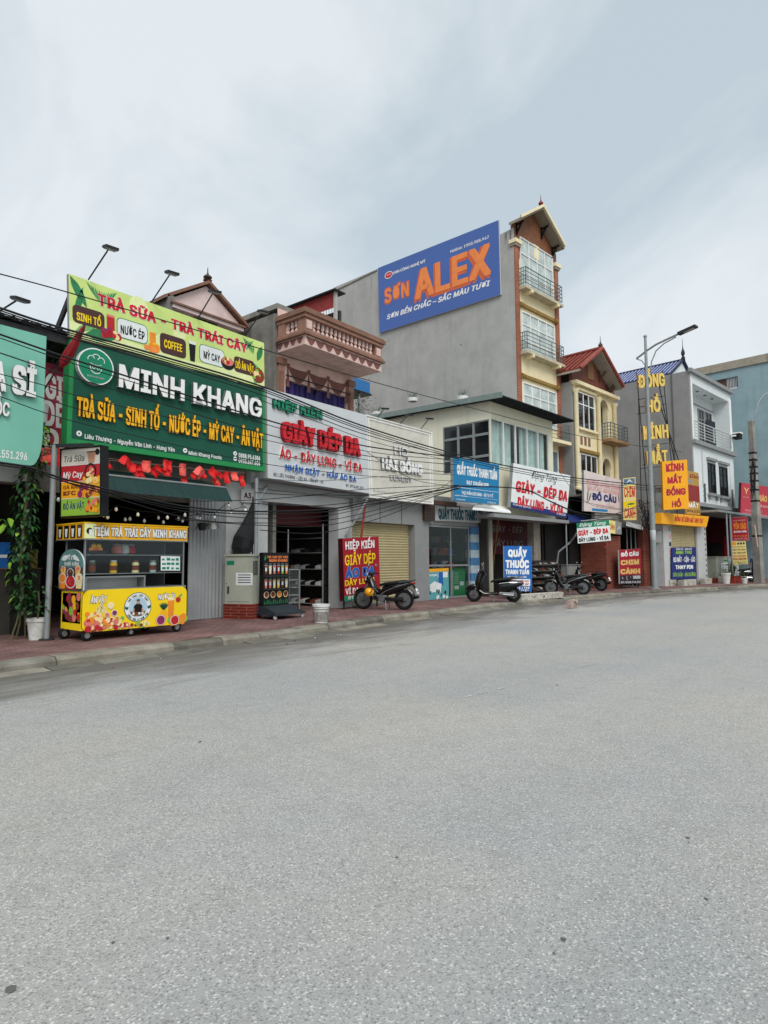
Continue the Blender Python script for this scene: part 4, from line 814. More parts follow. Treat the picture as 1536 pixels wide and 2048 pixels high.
# light blue sign hung on the canopy
S = Sign('shop_sign', 'light blue pharmacy sign with white letters, hung beside the cream marble sign', 'shop sign', quad([(906, 913), (998, 930), (998, 1010), (907, 1001)], Fr(18.6, 11.6, -8), 0), .12, m_('signblue'), m_('grey'))
S.ptext('QUẦY THUỐC THANH TUẤN', 914, 994, 930, 947, m_('white'), bold=.05); S.ptext('ĐẠT CHUẨN GPP', 933, 977, 961, 968, m_('white'), bold=.035); S.ptext('THỰC PHẨM CHỨC NĂNG - VẬT TƯ Y TẾ', 923, 986, 982, 988, m_('white'), bold=.03)
S.rect(.02, .98, .31, .318, m_('white')); S.ptext('Đ/C: Liêu Xá - Yên Mỹ - Hưng Yên', 911, 935, 989, 991.5, m_('white'), bold=.02); S.ptext('ĐT: 0982.221.718', 975, 992, 1003, 1006, m_('white'), bold=.02); S.ptext('GIAO HÀNG TẬN NHÀ', 913, 930, 997, 999.5, m_('white'), bold=.02)
S.rect(.03, .97, .12, .125, m_('white')); S.done()

# ------------------------------------------------------------------ 6. cream upper storey over the leather shop
CRM = Fr(21.5, 12.0, -4); CS = sh_wall_side(CRM)
xr_ = at(1105, 870, CRM).x; zt = at(984, 797, CRM).z
t = fthing('shop_house', 'two storey cream sheet clad building with large windows and a black corrugated roof edge', 'house', CRM, (0, 0, .13))
z1 = at(985, 1005, CRM).z
wl0, wl1 = at(986, 838, CRM), at(1099, 868, CRM); wz1 = (wl0.z + wl1.z) / 2; wz0 = at(985, 930, CRM).z; wx0, wx1 = .06, at(1098, 880, CRM).x
b = B(CRM); b.holes(0, xr_, z1 - .6, zt, 0, [(wx0, wx1, wz0, wz1)], m_('palecream'), .12); b.add([(xr_, 0, z1 - .6), (xr_, 8, z1 - .6), (xr_, 8, zt), (xr_, 0, zt)], [(0, 1, 2, 3)], m_('palecream')); b.box(0, xr_, 8, 8.1, .13, zt, m_('palecream'))
sl = at(0, 0, CS)  # side wall, local x runs back to front (negative = behind)
def cs(px, py): return at(px, py, CS, 0)
sw = [cs(885, 855), cs(980, 838), cs(887, 958), cs(980, 928)]
hx0, hx1 = (sw[0].x + sw[2].x) / 2, -.06; hz1 = (sw[0].z + sw[1].z) / 2; hz0 = (sw[2].z + sw[3].z) / 2
bs = B(CS); bs.holes(-8, 0, .13, zt, 0, [(hx0, hx1, hz0, hz1)], M('sheetcream', '#e6e2cd', n=.06, streak=.15, scol='#a8a284'), .12)
b.v += bs.v; k0 = len(b.v) - len(bs.v); b.ms.append(bs.ms[0]); b.f += [[i + k0 for i in f] for f in bs.f]; b.mi += [len(b.ms) - 1] * len(bs.f)
b.box(0, xr_, 0.12, 8, zt - .05, zt - .02, m_('offwhite')); b.box(.13, xr_, 4.0, 4.1, wz0 - .4, zt, m_('offwhite')); b.box(.1, xr_, .15, 7.9, wz0 - .7, wz0 - .6, m_('offwhite')); b.build('wall', t)
for x in (-1.05, -2.6, -4.2, -5.8):
    b = B(CS); b.box(x - .012, x + .012, -.006, -.001, hz0 if x < hx0 else hz1 + .05, zt, m_('offwhite')); b.build('sheet_seam', t)
b = B(CRM); zr = at(1008, 784, CRM, -.75).z; n = 90; zo = zr
vs = []
for i in range(n + 1):
    x = -.35 + (xr_ + .9) * i / n; dz = .03 * (1 if i % 2 else -1); vs += [(x, -.8, zo - .18 + dz), (x, 8.5, zo + .15 + dz), (x, -.8, zo - .21 + dz), (x, 8.5, zo + .1 + dz)]
b.add(vs, [(4 * i + a, 4 * i + 4 + a, 4 * i + 5 + a, 4 * i + 1 + a) for i in range(n) for a in (0, 2)], M('blackroof', '#24272a', n=.3, rough=.7)); b.bar((-.36, -.8, zo - .14), (-.36, 8.5, zo + .17), .02, .22, M('greytrim', '#7f8d88', n=.15, metal=.2)); b.build('roof', t)
def multi_window(parent, fr, x0, x1, z0, z1, y, cols, rows, frame, glass, fw, name='window'):
    f = B(fr)
    for i in range(cols + 1): x = x0 + (x1 - x0) * i / cols; f.box(x - fw / 2, x + fw / 2, y - .04, y + .04, z0, z1, frame)
    for r in rows: z = z0 + (z1 - z0) * r; f.box(x0, x1, y - .034, y + .034, z - fw / 2, z + fw / 2, frame)
    w = f.build(name, parent)
    for i in range(cols):
        b = B(fr); a, c = x0 + (x1 - x0) * i / cols, x0 + (x1 - x0) * (i + 1) / cols; b.box(a + .01, c - .01, y + .004, y + .01, z0, z1, glass); b.build('pane', w)
    return w
multi_window(t, CS, hx0, hx1, hz0, hz1, .06, 3, (0, .28, .72, 1), m_('galv'), M('smoke', '#1b1d20', rough=.08, n=.2, spec=.6), .1)
w = multi_window(t, CRM, wx0, wx1, wz0, wz1, .06, 5, (0, 1), m_('white'), m_('glass'), .06)
b = B(CRM); vs = []; n = 120
for i in range(n + 1): x = wx0 + .02 + (wx1 - wx0 - .04) * i / n; o_ = .05 * sin(i * .8) + .02 * sin(i * 2.7); vs += [(x, .25 + o_, wz0), (x, .25 + o_, wz1)]
b.add(vs, [(2 * i, 2 * i + 2, 2 * i + 3, 2 * i + 1) for i in range(n) if not (44 < i < 66 or 104 < i < 112)], m_('curtain')); b.build('curtain', w, True)
# rooftop pots
for px, py, w_ in ((925, 796, 'white planter with a grassy tuft on the cream roof, nearest its front edge'), (752, 826, 'white planter with a grassy tuft on the cream roof, far back'), (825, 799, 'white planter with a grassy tuft on the cream roof, in the middle')):
    p = wat(px, py + 4, CRM, {925: 1.2, 752: 6.5, 825: 3.8}[px]); tt = thing('roof_planter', w_, 'planter', p, 0, 'planters on the cream roof'); b = B(); b.lathe([(.2, 0), (.23, .14), (.2, .14), (.18, .1)], p, m_('white'), 10); b.build('tub', tt); b = B()
    for i in range(26): a, r, l = rnd.uniform(0, 6.3), rnd.uniform(0, .2), rnd.uniform(.15, .4); c = p + V((r * cos(a), r * sin(a), .2)); b.poly([c + V((-.012, 0, 0)), c + V((.012, 0, 0)), c + V((.15 * cos(a), .15 * sin(a), l))], m_('leafgrey'), True)
    b.build('grass_tuft', tt)
# leather shop below
t = fthing('open_shop', 'dark open leather shop front under the cream storey, stacked with goods', 'shop', CRM, (0, 0, .14))
xe = 9.3; xs = 5.25
zc = at(1050, 1040, CRM, -.1).z
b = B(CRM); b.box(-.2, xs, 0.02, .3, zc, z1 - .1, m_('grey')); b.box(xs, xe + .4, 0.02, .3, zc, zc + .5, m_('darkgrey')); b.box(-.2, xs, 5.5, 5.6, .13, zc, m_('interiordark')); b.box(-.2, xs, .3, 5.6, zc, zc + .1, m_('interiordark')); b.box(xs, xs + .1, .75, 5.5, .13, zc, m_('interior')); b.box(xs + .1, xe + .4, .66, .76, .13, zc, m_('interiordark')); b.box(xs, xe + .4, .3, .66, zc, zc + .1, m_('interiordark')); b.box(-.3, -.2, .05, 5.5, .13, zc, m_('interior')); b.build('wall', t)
b = B(CRM); px_ = at(1066, 1100, CRM).x, at(1079, 1100, CRM).x; b.box(px_[0], px_[1], -.05, .25, .13, zc, M('tilecol', '#8f867c', n=.3, sc=6)); b.build('pillar', t)
q = [wat(x, y, CRM, .9) for x, y in ((986, 1040), (1062, 1046), (1062, 1108), (986, 1108))]
S = Sign('', '', '', q, .05, m_('maroon'), root=t, part='inner_banner'); S.ptext('GIÀY - DÉP', 982, 1045, 1050, 1063, m_('grey'), bold=.0); S.ptext('DÂY LƯNG', 985, 1046, 1080, 1092, m_('grey'), bold=.0); S.done()
t = fthing('folding_gate', 'teal folding gate bunched up beside the pharmacy pillars', 'gate', PH, (xd + .1, -.1, .14)); b = B(PH); x0, x1 = at(968, 1100, PH, -.1).x, at(984, 1100, PH, -.1).x; n = 10; zz = at(975, 1038, PH, -.1).z; vs = []
for i in range(n + 1): x = x0 + (x1 - x0) * i / n; vs += [(x, -.1 - .09 * (i % 2), .15), (x, -.1 - .09 * (i % 2), zz)]
b.add(vs, [(2 * i, 2 * i + 2, 2 * i + 3, 2 * i + 1) for i in range(n)], M('tealgate', '#14625c', n=.25, rough=.5)); b.build('panel', t)
for nm, a_, c_, r, mt, lb in (('bamboo_pole', (1000, 1010), (980, 1186), .028, 'bamboo', 'tan bamboo pole leaning between the pharmacy and the leather shop'), ('red_pole', (992, 1035), (983, 1184), .02, 'rust', 'thin red pole leaning beside the bamboo pole')):
    p, q = wat(*a_, PH, -.25), gnd(*c_); b = B(); b.tube([q, p], r, m_(mt), 8, True); solo(b, nm, lb, 'pole', q)
S = Sign('shop_sign', 'white tilted sign with large red letters and a dark purple foot band', 'shop sign', quad([(1027, 926), (1141, 951), (1133, 1036), (1021, 1014)], Fr(22.4, 11.3, -6), 0), .15, m_('paper'), m_('grey'))
S.rect(0, 1, 0, .115, m_('navy')); S.ptext('Đặng Tùng', 1063, 1113, 942, 956, m_('black'), bold=.0, shear=.35); S.ptext('GIÀY - DÉP DA', 1031, 1134, 962, 982, m_('red'), bold=.06); S.ptext('DÂY LƯNG - VÍ DA', 1034.5, 1126, 994, 1010, m_('red'), bold=.06)
S.ptext('ĐC: Liêu Thượng - Nguyễn Văn Linh', 1026, 1062, 1006, 1010, m_('white'), bold=.02); S.ptext('ĐT: 0985.331.255', 1113, 1131, 1024.5, 1028.5, m_('white'), bold=.02); S.done()
S = Sign('hanging_sign', 'small slanted sign with a green top band and red letters, hung on a bent pipe', 'hanging sign', quad([(1153, 1046), (1218, 1040), (1222, 1081), (1156, 1087)], Fr(24.6, 9.95, -62), 0), .06, m_('paper'), m_('grey'))
S.rect(0, 1, .74, 1, m_('logogreen')); S.ptext('Đặng Tùng', 1159, 1212, 1047, 1053.5, m_('white'), bold=.01, shear=.35); S.ptext('GIÀY - DÉP DA', 1157, 1217, 1062, 1071.5, m_('red'), bold=.06); S.ptext('DÂY LƯNG - VÍ DA', 1158, 1218, 1077, 1084, m_('black'), bold=.05); S.done()
t = thing('sign_pipe', 'bent grey pipe rising from the leather shop rack to hold the small slanted sign', 'pipe', wat(1117, 1104, CRM, -.6)); b = B(); b.tube([wat(x, y, CRM, d) for x, y, d in ((1114, 1125, -.6), (1117, 1104, -.7), (1140, 1085, -1.1), (1150, 1072, -1.4), (1154, 1066, -1.5))], .04, m_('galv'), 7, True); b.build('pipe', t)
b = B(); b.tube([wat(1137, 1045, CRM, -.3), wat(1222, 1036, CRM, -1.6)], .03, m_('galv'), 6, True); b.build('arm', t)
b = B(); b.tube([wat(1208, 1096, CRM, -1.2), wat(1217, 1088, CRM, -1.3), wat(1222, 1075, CRM, -1.4)], .03, m_('rust'), 6, True); b.build('arm', t)
t = fthing('canopy', 'grey canopy slab projecting over the leather shop, below its white tilted sign', 'canopy', CRM, (0, -.8, zc)); b = B(CRM); x1 = at(1136, 1045, CRM, -.8).x; x0 = at(985, 1030, CRM, -.8).x; za, zb = at(1020, 1030, CRM, -.8).z, at(1020, 1037, CRM, -.8).z; b.box(x0, x1, -.85, 0, zb, za, m_('grey')); b.build('slab', t)
b = B(CRM); b.cyl((x1 - .1, -.75, .13), (x1 - .1, -.75, zb), .035, m_('galv'), 8); b.build('post', t)
t = fthing('awning', 'dark blue shop awning between the white tilted sign and the bird shop', 'awning', CRM, (xe - 1, -.7, zc)); b = B(CRM); q = [wat(1136, 1030, CRM, .0), wat(1172, 1030, CRM, .0), wat(1176, 1042, CRM, -.7), wat(1136, 1042, CRM, -.7)]; b.hexa(q + [p - V((0, 0, .04)) for p in q], m_('navy'), True); b.build('sheet', t)

# ------------------------------------------------------------------ 7. tall grey house with the blue advertisement
AL = Fr(26.4, 13.29, -7); AS = sh_wall_side(AL)
t = fthing('tall_house', 'tall narrow house with a bare grey side wall, brick edges and a steep front gable', 'house', AL, (0, 0, .13))
X1 = at(1117, 650, AL).x; zw = at(1033, 452, AS).z; dback = at(668, 650, AS).x
zrear = at(668, 575, AS).z; zmid = at(757, 540, AS).z
b = B(AS); top = [(-.02, zw), (at(1003, 443, AS).x, zw - .02), (at(1003, 443, AS).x - .05, zmid + .1 if False else zw - .1), (at(757, 540, AS).x, zw - .15), (dback, zrear)]
zt_ = min(zw, zrear)
b.prism([(dback, .13), (0, .13), (0, zw), (at(1001, 445, AS).x, zw - .05), (at(757, 537, AS).x, at(757, 537, AS).z), (dback, zrear)], 0, .2, m_('render_grey'))
b.build('side_wall', t)
wr = random.Random(17); b = B(AS)
for i in range(46):
    x, z, s_ = wr.uniform(dback + .5, -.4), wr.uniform(5.5, zw - 1), wr.choice([.015, .025, .04, .06]); b.add([(x + s_ * wr.uniform(.6, 1.5) * cos(k), -.003, z + s_ * wr.uniform(.5, 1.2) * sin(k)) for k in (0, .9, 1.9, 2.8, 3.8, 4.9, 5.6)], [range(6, -1, -1)], wr.choice([M('patchdark', '#7c7a75', n=.3), M('patchlight', '#b7b5b0', n=.2), m_('patchdark')]))
for i in range(7):      # weathered drips under the parapet
    x = wr.uniform(dback + .2, -.15) if i < 4 else wr.uniform(-1.3, -.1); zt__ = zrear + (zw - zrear) * (x - dback) / -dback - .12; w_ = wr.uniform(.05, .22); h_ = wr.uniform(.4, 1.3); b.add([(x, -.0035, zt__), (x + w_ * .3, -.0035, zt__ - h_), (x + w_ * .7, -.0035, zt__ - h_ * .7), (x + w_, -.0035, zt__)], [(0, 1, 2, 3)], M('drip', '#8b8883', n=.35))
b.bar((dback + 2.9, -.002, 8.2), (dback + 5.2, -.002, 8.55), .012, .03, m_('patchdark')); b.build('wall_mark', t)
b = B(AS); b.box(dback + .2, at(757, 560, AS).x - .1, -.04, -.003, zrear - .3, zrear - .22, m_('old_concrete')); b.build('ledge', t)
b = B(AL); fx0, fx1 = .34, X1 - .34
M('balconybeige', '#bfb59c', n=.2, streak=.3); wins = ((486, 597, 1046, 1098), (628, 720, 1050, 1103), (765, 855, 1058, 1106))
zz = [(at(1072, a + 10, AL).z, at(1072, c - 6, AL).z) for a, c, _, _ in wins]
b.box(fx0, fx1, .0, .2, .13, zw - 1.4, m_('cream')); b.box(.2, X1, .2, 10, zw - 1.2, zw - 1.0, m_('render_grey')); b.box(X1 - .2, X1 - .003, .2, 12, .13, zw - .2, m_('render_grey')); b.box(.2, X1 - .2, 9.8, 10, .13, zw - 1, m_('render_grey')); b.build('front_wall', t)
for xa, xb in ((.003, .34), (X1 - .34, X1)): b = B(AL); b.box(xa, xb, -.06, .2, .13, zw - .9, m_('edgebrick')); b.build('brick_edge', t)
for xa, xb in ((-.06, .4), (X1 - .4, X1 + .06)):
    b = B(AL); b.box(xa, xb, -.14, .2, zw - .9, zw - .78, m_('beigeband')); b.box(xa - .05, xb + .05, -.2, .2, zw - .78, zw - .6, m_('cream')); b.build('capital', t)
for i, (a, c) in enumerate(zz):
    w0, w1 = fx0 + .18, fx1 - .18
    window(t, AL, w0, w1, c, a, -.01, m_('curtainglass'), m_('white'), 4, (.3, .7), .045)
    if i < 2:
        b = B(AL); b.box(fx0 - .05, fx1 + .12, -.45, -.003, c - .2, c - .07, m_('balconybeige')); b.box(fx0 + .35, fx0 + .5, -.5, -.003, c - .34, c - .201, m_('cream')); b.box(fx1 - .5, fx1 - .35, -.5, -.003, c - .34, c - .201, m_('cream')); bb = b.build('balcony', t)
        railing(bb, AL, [(fx0 + .0, -.03), (fx0 + .0, -.4), (fx1 + .06, -.4), (fx1 + .06, -.03)], c + .08, c + .85, M('railgrey', '#6d7a7c', n=.1, metal=.3), 5, 3, .016)
    if i:
        b = B(AL); b.box(fx0 + .02, fx1 - .02, -.12, -.003, a + .25, a + .4, M('ochre', '#8f7237', n=.2)); b.cyl((fx0 - .05, -.08, a + .32), (fx0 + .2, -.08, a + .32), .12, m_('ochre'), 8); b.cyl((fx1 - .2, -.08, a + .32), (fx1 + .05, -.08, a + .32), .12, m_('ochre'), 8); b.build('cornice', t)
window(t, AL, fx0 + .18, fx1 - .18, 3.2, at(1110, 905, AL).z, -.01, m_('skyglass'), m_('white'), 3, (.6,), .06)
b = B(AL); zc_ = at(1115, 893, AL).z; b.box(fx0 - .1, fx1 + .2, -.62, -.003, zc_, zc_ + .16, m_('cream')); bb = b.build('balcony', t); railing(bb, AL, [(fx0, -.56), (fx1 + .1, -.56), (fx1 + .1, -.03)], zc_ + .2, zc_ + 1, m_('railgrey'), 5, 3, .016)
# gable roof with deep overhang
OH = -.55; eL, ap, eR = at(1052, 436, AL, OH), at(1091, 417, AL, OH), at(1129, 493, AL, OH); ex0, ex1 = -.22, eR.x; zE = (eL.z + eR.z) / 2; zA = ap.z; xA = (ex0 + ex1) / 2
zE = at(1129, 493, AL, OH).z; zA = at(1091, 417, AL, OH).z
b = B(AL)
for xa, xb, e in ((ex0, xA, -1), (ex1, xA, 1)):
    b.hexa([(xa, OH, zE), (xb, OH, zA), (xb, OH, zA - .14), (xa, OH, zE - .14), (xa, .1, zE), (xb, .1, zA), (xb, .1, zA - .14), (xa, .1, zE - .14)], M('rooftan', '#8f8574', n=.2, streak=.3))
b.build('roof', t); b = B(AL)
for xa, xb in ((ex0 - .03, xA), (ex1 + .03, xA)): b.bar((xa, OH - .05, zE + .02), (xb, OH - .05, zA + .04), .06, .13, m_('cream'))
b.build('bargeboard', t)
gz = lambda x: zE + (zA - zE) * (1 - abs(x - xA) / (xA - ex0)) - .13
b = B(AL); b.prism([(0.05, zw - 1.4), (X1 - .05, zw - 1.4), (X1 - .05, gz(X1 - .05)), (xA, zA - .13), (0.05, gz(.05))], -.002, .19, M('gablebrown', '#7b5037', n=.25, sc=4)); b.box(X1 / 2 - .25, X1 / 2 + .25, -.02, -.003, zw - .9, zw - .2, m_('cream')); b.build('gable', t)
for xa in (.25, X1 * .62, min(X1 - .05, ex1 - .35)):
    zz_ = zE + (zA - zE) * (1 - abs(xa - xA) / (ex1 - xA)) - .2; b = B(AL); b.bar((xa, -.01, zz_ - .55), (xa, OH + .25, zz_ - .1), .07, .08, m_('black')); b.bar((xa, -.01, zz_ - .1), (xa, OH + .1, zz_ - .06), .07, .07, m_('black')); b.bar((xa, -.04, zz_ - .6), (xa, -.04, zz_), .07, .06, m_('black')); b.build('roof_bracket', t)
finial(t, AL, xA, OH + .1, zA, .65, M('finialred', '#7d2f2a'))
S = Sign('advertising_board', 'big blue paint advertisement on the grey side wall with orange capital letters', 'advertising board', quad([(756, 536), (997, 440), (1001, 589), (759, 666)], AS, -.12), .1, m_('alexblue'), m_('lightgrey'))
u0, u1, v0, v1 = S.pbox(769.5, 818.5, 582, 606); 
def wide(tx, px4, d, **k):
    u0, u1, v0, v1 = S.pbox(*px4); S.text(tx, u0 - .004, u1 + .004, v0 - .012, v1 + .012, m_('orangedark'), bold=.06 * d, **k); S.text(tx, u0 + .003, u1 - .001, v0, v1, m_('orange'), bold=.03 * d, out=.014)
wide('SƠN', (769.5, 818.5, 581, 607), 1); 
u0, u1, v0, v1 = S.pbox(829, 982, 547, 600); S.text('ALEX', u0 - .006, u1 - .004, v0 - .02, v1, m_('orangedark'), bold=.065, out=.004, shear=.0); S.text('ALEX', u0 + .005, u1 + .004, v0 + .008, v1 + .02, m_('orange'), bold=.035, out=.014)
S.ptext('SƠN BỀN CHẮC – SẮC MÀU TƯƠI', 774, 981, 630, 639, m_('white'), bold=.035, shear=.25, out=.008); S.ptext('Hotline: 1900.988.967', 901, 978, 500.5, 506, m_('white'), bold=.02, out=.008); S.ptext('SƠN CÔNG NGHỆ MỸ', 786.5, 851, 544, 549, m_('white'), bold=.03, out=.008)
u, v = S.uv(777.5, 550); S.disc(u, v, .26, m_('white'), .006, 16, 1.3, .8); S.disc(u, v, .22, m_('red'), .009, 16, 1.3, .75); u0, u1, v0, v1 = S.pbox(773.5, 781.5, 550, 552); S.text('ALEX', u0, u1, v0, v1, m_('white'), bold=.03, out=.013); S.done()
# ------------------------------------------------------------------ 8. yellow house with the red tiled gable
GS = Fr(29.2, 10.55, -6)
YH = Fr(30.2, 12.2, -6); YS = sh_wall_side(YH)
t = fthing('shop_house', 'yellow house with a red tiled gable roof, columns and arched loggias over the bird shop', 'house', YH, (0, 0, .13))
X1 = at(1230, 850, YH).x; ztop = at(1160, 770, YH).z; z0 = at(1190, 985, YH).z
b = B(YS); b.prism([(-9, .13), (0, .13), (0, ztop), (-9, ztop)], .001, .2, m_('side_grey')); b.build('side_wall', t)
w1 = [at(1154, 786, YH), at(1186, 795, YH), at(1154, 852, YH), at(1186, 862, YH)]; wx0, wx1 = w1[0].x, w1[1].x; wz1 = (w1[0].z + w1[1].z) / 2; wz0 = (w1[2].z + w1[3].z) / 2
lx0, lx1 = at(1199, 850, YH).x, at(1216, 850, YH).x; lz0, lz1 = at(1205, 880, YH).z, at(1205, 800, YH).z
w2z1, w2z0 = at(1175, 912, YH).z, at(1175, 962, YH).z; l2z1, l2z0 = at(1215, 918, YH).z, z0
b = B(YH); b.holes(.2, X1, z0, ztop, 0, [(lx0, lx1, lz0, lz1), (lx0 + .1, lx1 + .1, l2z0, l2z1)], m_('cream'), .3); b.box(lx0 - .1, X1, .3, .4, z0, ztop, m_('interiordark')); b.box(X1 - .1, X1 - .001, .003, 9, z0, ztop, m_('cream')); b.box(.2, X1, 8.9, 9, .13, ztop, m_('side_grey')); b.box(.2, X1 - .1, .9, 9, z0 - .2, z0, m_('concrete')); b.build('front_wall', t)
def archtop(parent, x0, x1, z, name='arch'):
    b = B(YH); n = 12; r = (x1 - x0) / 2; xc = (x0 + x1) / 2; h = r * .9
    P = [(x0, z - h), (x0, z), (x1, z), (x1, z - h)] + [(xc + r * cos(pi * i / n), z - h + h * sin(pi * i / n)) for i in range(1, n)]
    for i in range(n):
        a0, a1 = pi * i / n, pi * (i + 1) / n; p, q = (xc - r * cos(a0), z - h + h * sin(a0)), (xc - r * cos(a1), z - h + h * sin(a1))
        b.add([(p[0], -.004, p[1]), (q[0], -.004, q[1]), (q[0], -.004, z), (p[0], -.004, z)], [(0, 1, 2, 3)], m_('cream')); b.add([(p[0], -.004, p[1]), (q[0], -.004, q[1]), (q[0], .5, q[1]), (p[0], .5, p[1])], [(0, 1, 2, 3)], m_('cream'))
        b.add([(xc + (p[0] - xc) * 1.0, -.07, p[1]), (xc + (q[0] - xc) * 1.0, -.07, q[1]), (xc + (q[0] - xc) * 1.18, -.07, z - h + (q[1] - z + h) * 1.18), (xc + (p[0] - xc) * 1.18, -.07, z - h + (p[1] - z + h) * 1.18)], [(0, 1, 2, 3)], m_('cream'))
    return b.build(name, parent)
archtop(t, lx0, lx1, lz1); archtop(t, lx0 + .1, lx1 + .1, l2z1)
window(t, YH, wx0, wx1, wz0, wz1, -.01, m_('darkglass'), m_('white'), 3, (.68,), .05, m_('cream')); window(t, YH, wx0 + .1, wx1 + .1, w2z0 - .5, w2z1, -.01, m_('darkglass'), m_('white'), 3, (.45,), .05)
b = B(YH); b.box(wx0 - .15, wx1 + .3, -.16, -.003, w2z1 + .12, w2z1 + .28, m_('ochre')); b.box(wx0 - .1, wx1 + .15, -.14, -.003, wz1 + .12, wz1 + .26, m_('cream')); b.build('cornice', t)
zq = at(1175, 884, YH).z
for i in range(3): b = B(YH); x = wx0 + .2 + i * .42; b.box(x, x + .24, -.015, -.002, zq - .22, zq + .22, m_('brown')); b.build('wall_tile', t)
for x in (.24, (wx1 + lx0) / 2 + .02, X1 - .25):
    b = B(YH); b.lathe([(.16, 0), (.16, .1), (.12, .14), (.11, ztop - z0 - .6), (.17, ztop - z0 - .5), (.2, ztop - z0 - .38)], (x, -.12, z0), m_('cream'), 10); b.build('column', t, True)
b = B(YH); b.box(lx0 - .25, X1 + .1, -.75, -.003, lz0 - .22, lz0 - .05, M('ledgebrown', '#9c7a56', n=.2)); bb = b.build('balcony', t); railing(bb, YH, [(lx0 - .15, -.05), (lx0 - .15, -.68), (X1 + .02, -.68), (X1 + .02, -.05)], lz0 + .05, lz0 + .8, m_('railgrey'), 5, 4, .018)
b = B(YH); b.box(.05, X1 + .08, -.3, .1, ztop - .12, ztop + .06, m_('cream')); b.build('entablature', t)
OH = -.7; zE = at(1166, 742, YH, OH).z; zA = at(1203, 699, YH, OH).z; eR = at(1245, 772, YH, OH); ex0 = at(1160, 742, YH, OH).x; ex1 = eR.x; xA = (ex0 + ex1) / 2; zE = (zE + eR.z) / 2
xA = at(1203, 699, YH, OH).x
b = B(YH)
rows = 22
for xa, xb in ((ex0, xA), (ex1, xA)):      # stepped tile courses
    for i in range(rows):
        f0, f1 = i / rows, (i + 1) / rows; za_, zb_ = zE + (zA - zE) * f0, zE + (zA - zE) * f1; qa, qb = xa + (xb - xa) * f0, xa + (xb - xa) * f1
        b.add([(qa, OH, za_ + .05), (qb, OH, zb_ + .015), (qb, 9, zb_ + .015), (qa, 9, za_ + .05), (qa, OH, za_), (qa, 9, za_)], [(0, 1, 2, 3), (0, 3, 5, 4)], m_('redtile'))
    b.hexa([(xa, OH, zE - .01), (xb, OH, zA - .01), (xb, OH, zA - .12), (xa, OH, zE - .12), (xa, 9, zE - .01), (xb, 9, zA - .01), (xb, 9, zA - .12), (xa, 9, zE - .12)], M('soffit', '#a39c92', n=.15))
    b.tube([(xa, OH - .04, zE + .02), (xb, OH - .04, zA + .06)], .1, m_('redtile'), 7)
b.tube([(xA, OH - .05, zA + .07), (xA, 9, zA + .07)], .12, m_('redtile'), 8); b.build('roof', t)
# ribs running down the tiled slope
b = B(YH)
for i in range(34):
    y = OH + .2 + i * .3; b.tube([(ex0, y, zE + .06), (xA, y, zA + .05)], .035, m_('redtile'), 4)
b.build('roof_rib', t)
b = B(YH); b.prism([(.1, ztop), (X1, ztop), (X1, zE + .2), (xA, zA - .3), (.1, zE + .2)], -.02, .15, M('brickbrown', '#6e3f31', n=.25, sc=5)); b.build('gable', t); b = B(YH); b.box(xA - .35, xA + .35, -.06, -.021, ztop + .5, ztop + 1.5, m_('wood')); b.build('gable_vent', t)
for xa in (X1 * .62, X1 * .8, min(X1 - .05, ex1 - .4)):
    zz_ = zE + (zA - zE) * (1 - (xa - xA) / (ex1 - xA)) - .2; b = B(YH); b.bar((xa, -.03, zz_ - .5), (xa, OH + .25, zz_ - .08), .08, .08, m_('darkbrown')); b.bar((xa, -.05, zz_ - .6), (xa, -.05, zz_), .08, .06, m_('darkbrown')); b.build('roof_bracket', t)
finial(t, YH, xA, OH + .05, zA, .75, m_('darkbrown')); finial(t, YH, xA, 8.6, zA, .75, m_('darkbrown'))
# ground floor bird and fishing shop
xa, xb, xc = at(1209, 1120, GS).x, at(1238, 1120, GS).x, at(1288, 1120, GS).x; zg = at(1250, 1055, GS).z; zg2 = at(1190, 985, GS).z
b = B(GS); b.box(xa, xb, -.1, 1.2, .13, at(1220, 1072, GS).z, m_('facebrick')); b.build('brick_pier', t); b = B(GS); b.box(at(1284, 1120, GS).x, at(1297, 1120, GS).x, -.1, .2, .13, at(1290, 1050, GS).z, m_('facebrick')); b.build('brick_pier', t)
b = B(GS); xq = at(1300, 1100, GS).x; b.box(-.6, xq, -.05, .15, zg, zg2, m_('old_concrete')); b.box(-.6, xq, 1.3, 1.4, .13, zg2, m_('interiordark')); b.box(-.6, xq, .15, 1.3, zg2 - .12, zg2 - .02, m_('concrete')); b.box(xq - .1, xq, .2, 1.3, .13, zg2 - .15, m_('interior')); b.build('shop_wall', t)
b = B(GS)
for px in (1255, 1263, 1272): x = at(px, 1100, GS, .02).x; b.box(x, x + .04, .02, .06, .13, at(1265, 1058, GS).z, m_('grey'))
b.build('door_frame', t)
S = Sign('shop_sign', 'faded pinkish white sign with dark blue letters on the yellow house', 'shop sign', quad([(1168, 940), (1242, 960), (1244, 1028), (1168, 1022)], Fr(28.0, 10.6, -7), 0), .1, m_('fadedpink'), m_('grey'))
S.ptext('DƯƠNG CHIM CẢNH', 1173, 1240, 958, 967, m_('palepink'), bold=.05); S.ptext('QUỐC KHÁNH', 1174, 1239, 970, 979, m_('palepink'), bold=.04); S.ptext('ĐỒ CÂU', 1184, 1233, 986, 999, m_('navy'), bold=.06); S.ptext('CHIM CẢNH', 1192, 1228, 1008, 1013, m_('palepink'), bold=.03); S.rect(.2, .6, .02, .09, m_('signblue')); S.leaf(.07, .15, .9, .1, 80, m_('leafgrey')); S.leaf(.1, .2, .6, .1, 60, m_('leafgrey')); S.leaf(.93, .3, .5, .1, 100, m_('leafgrey')); S.done()
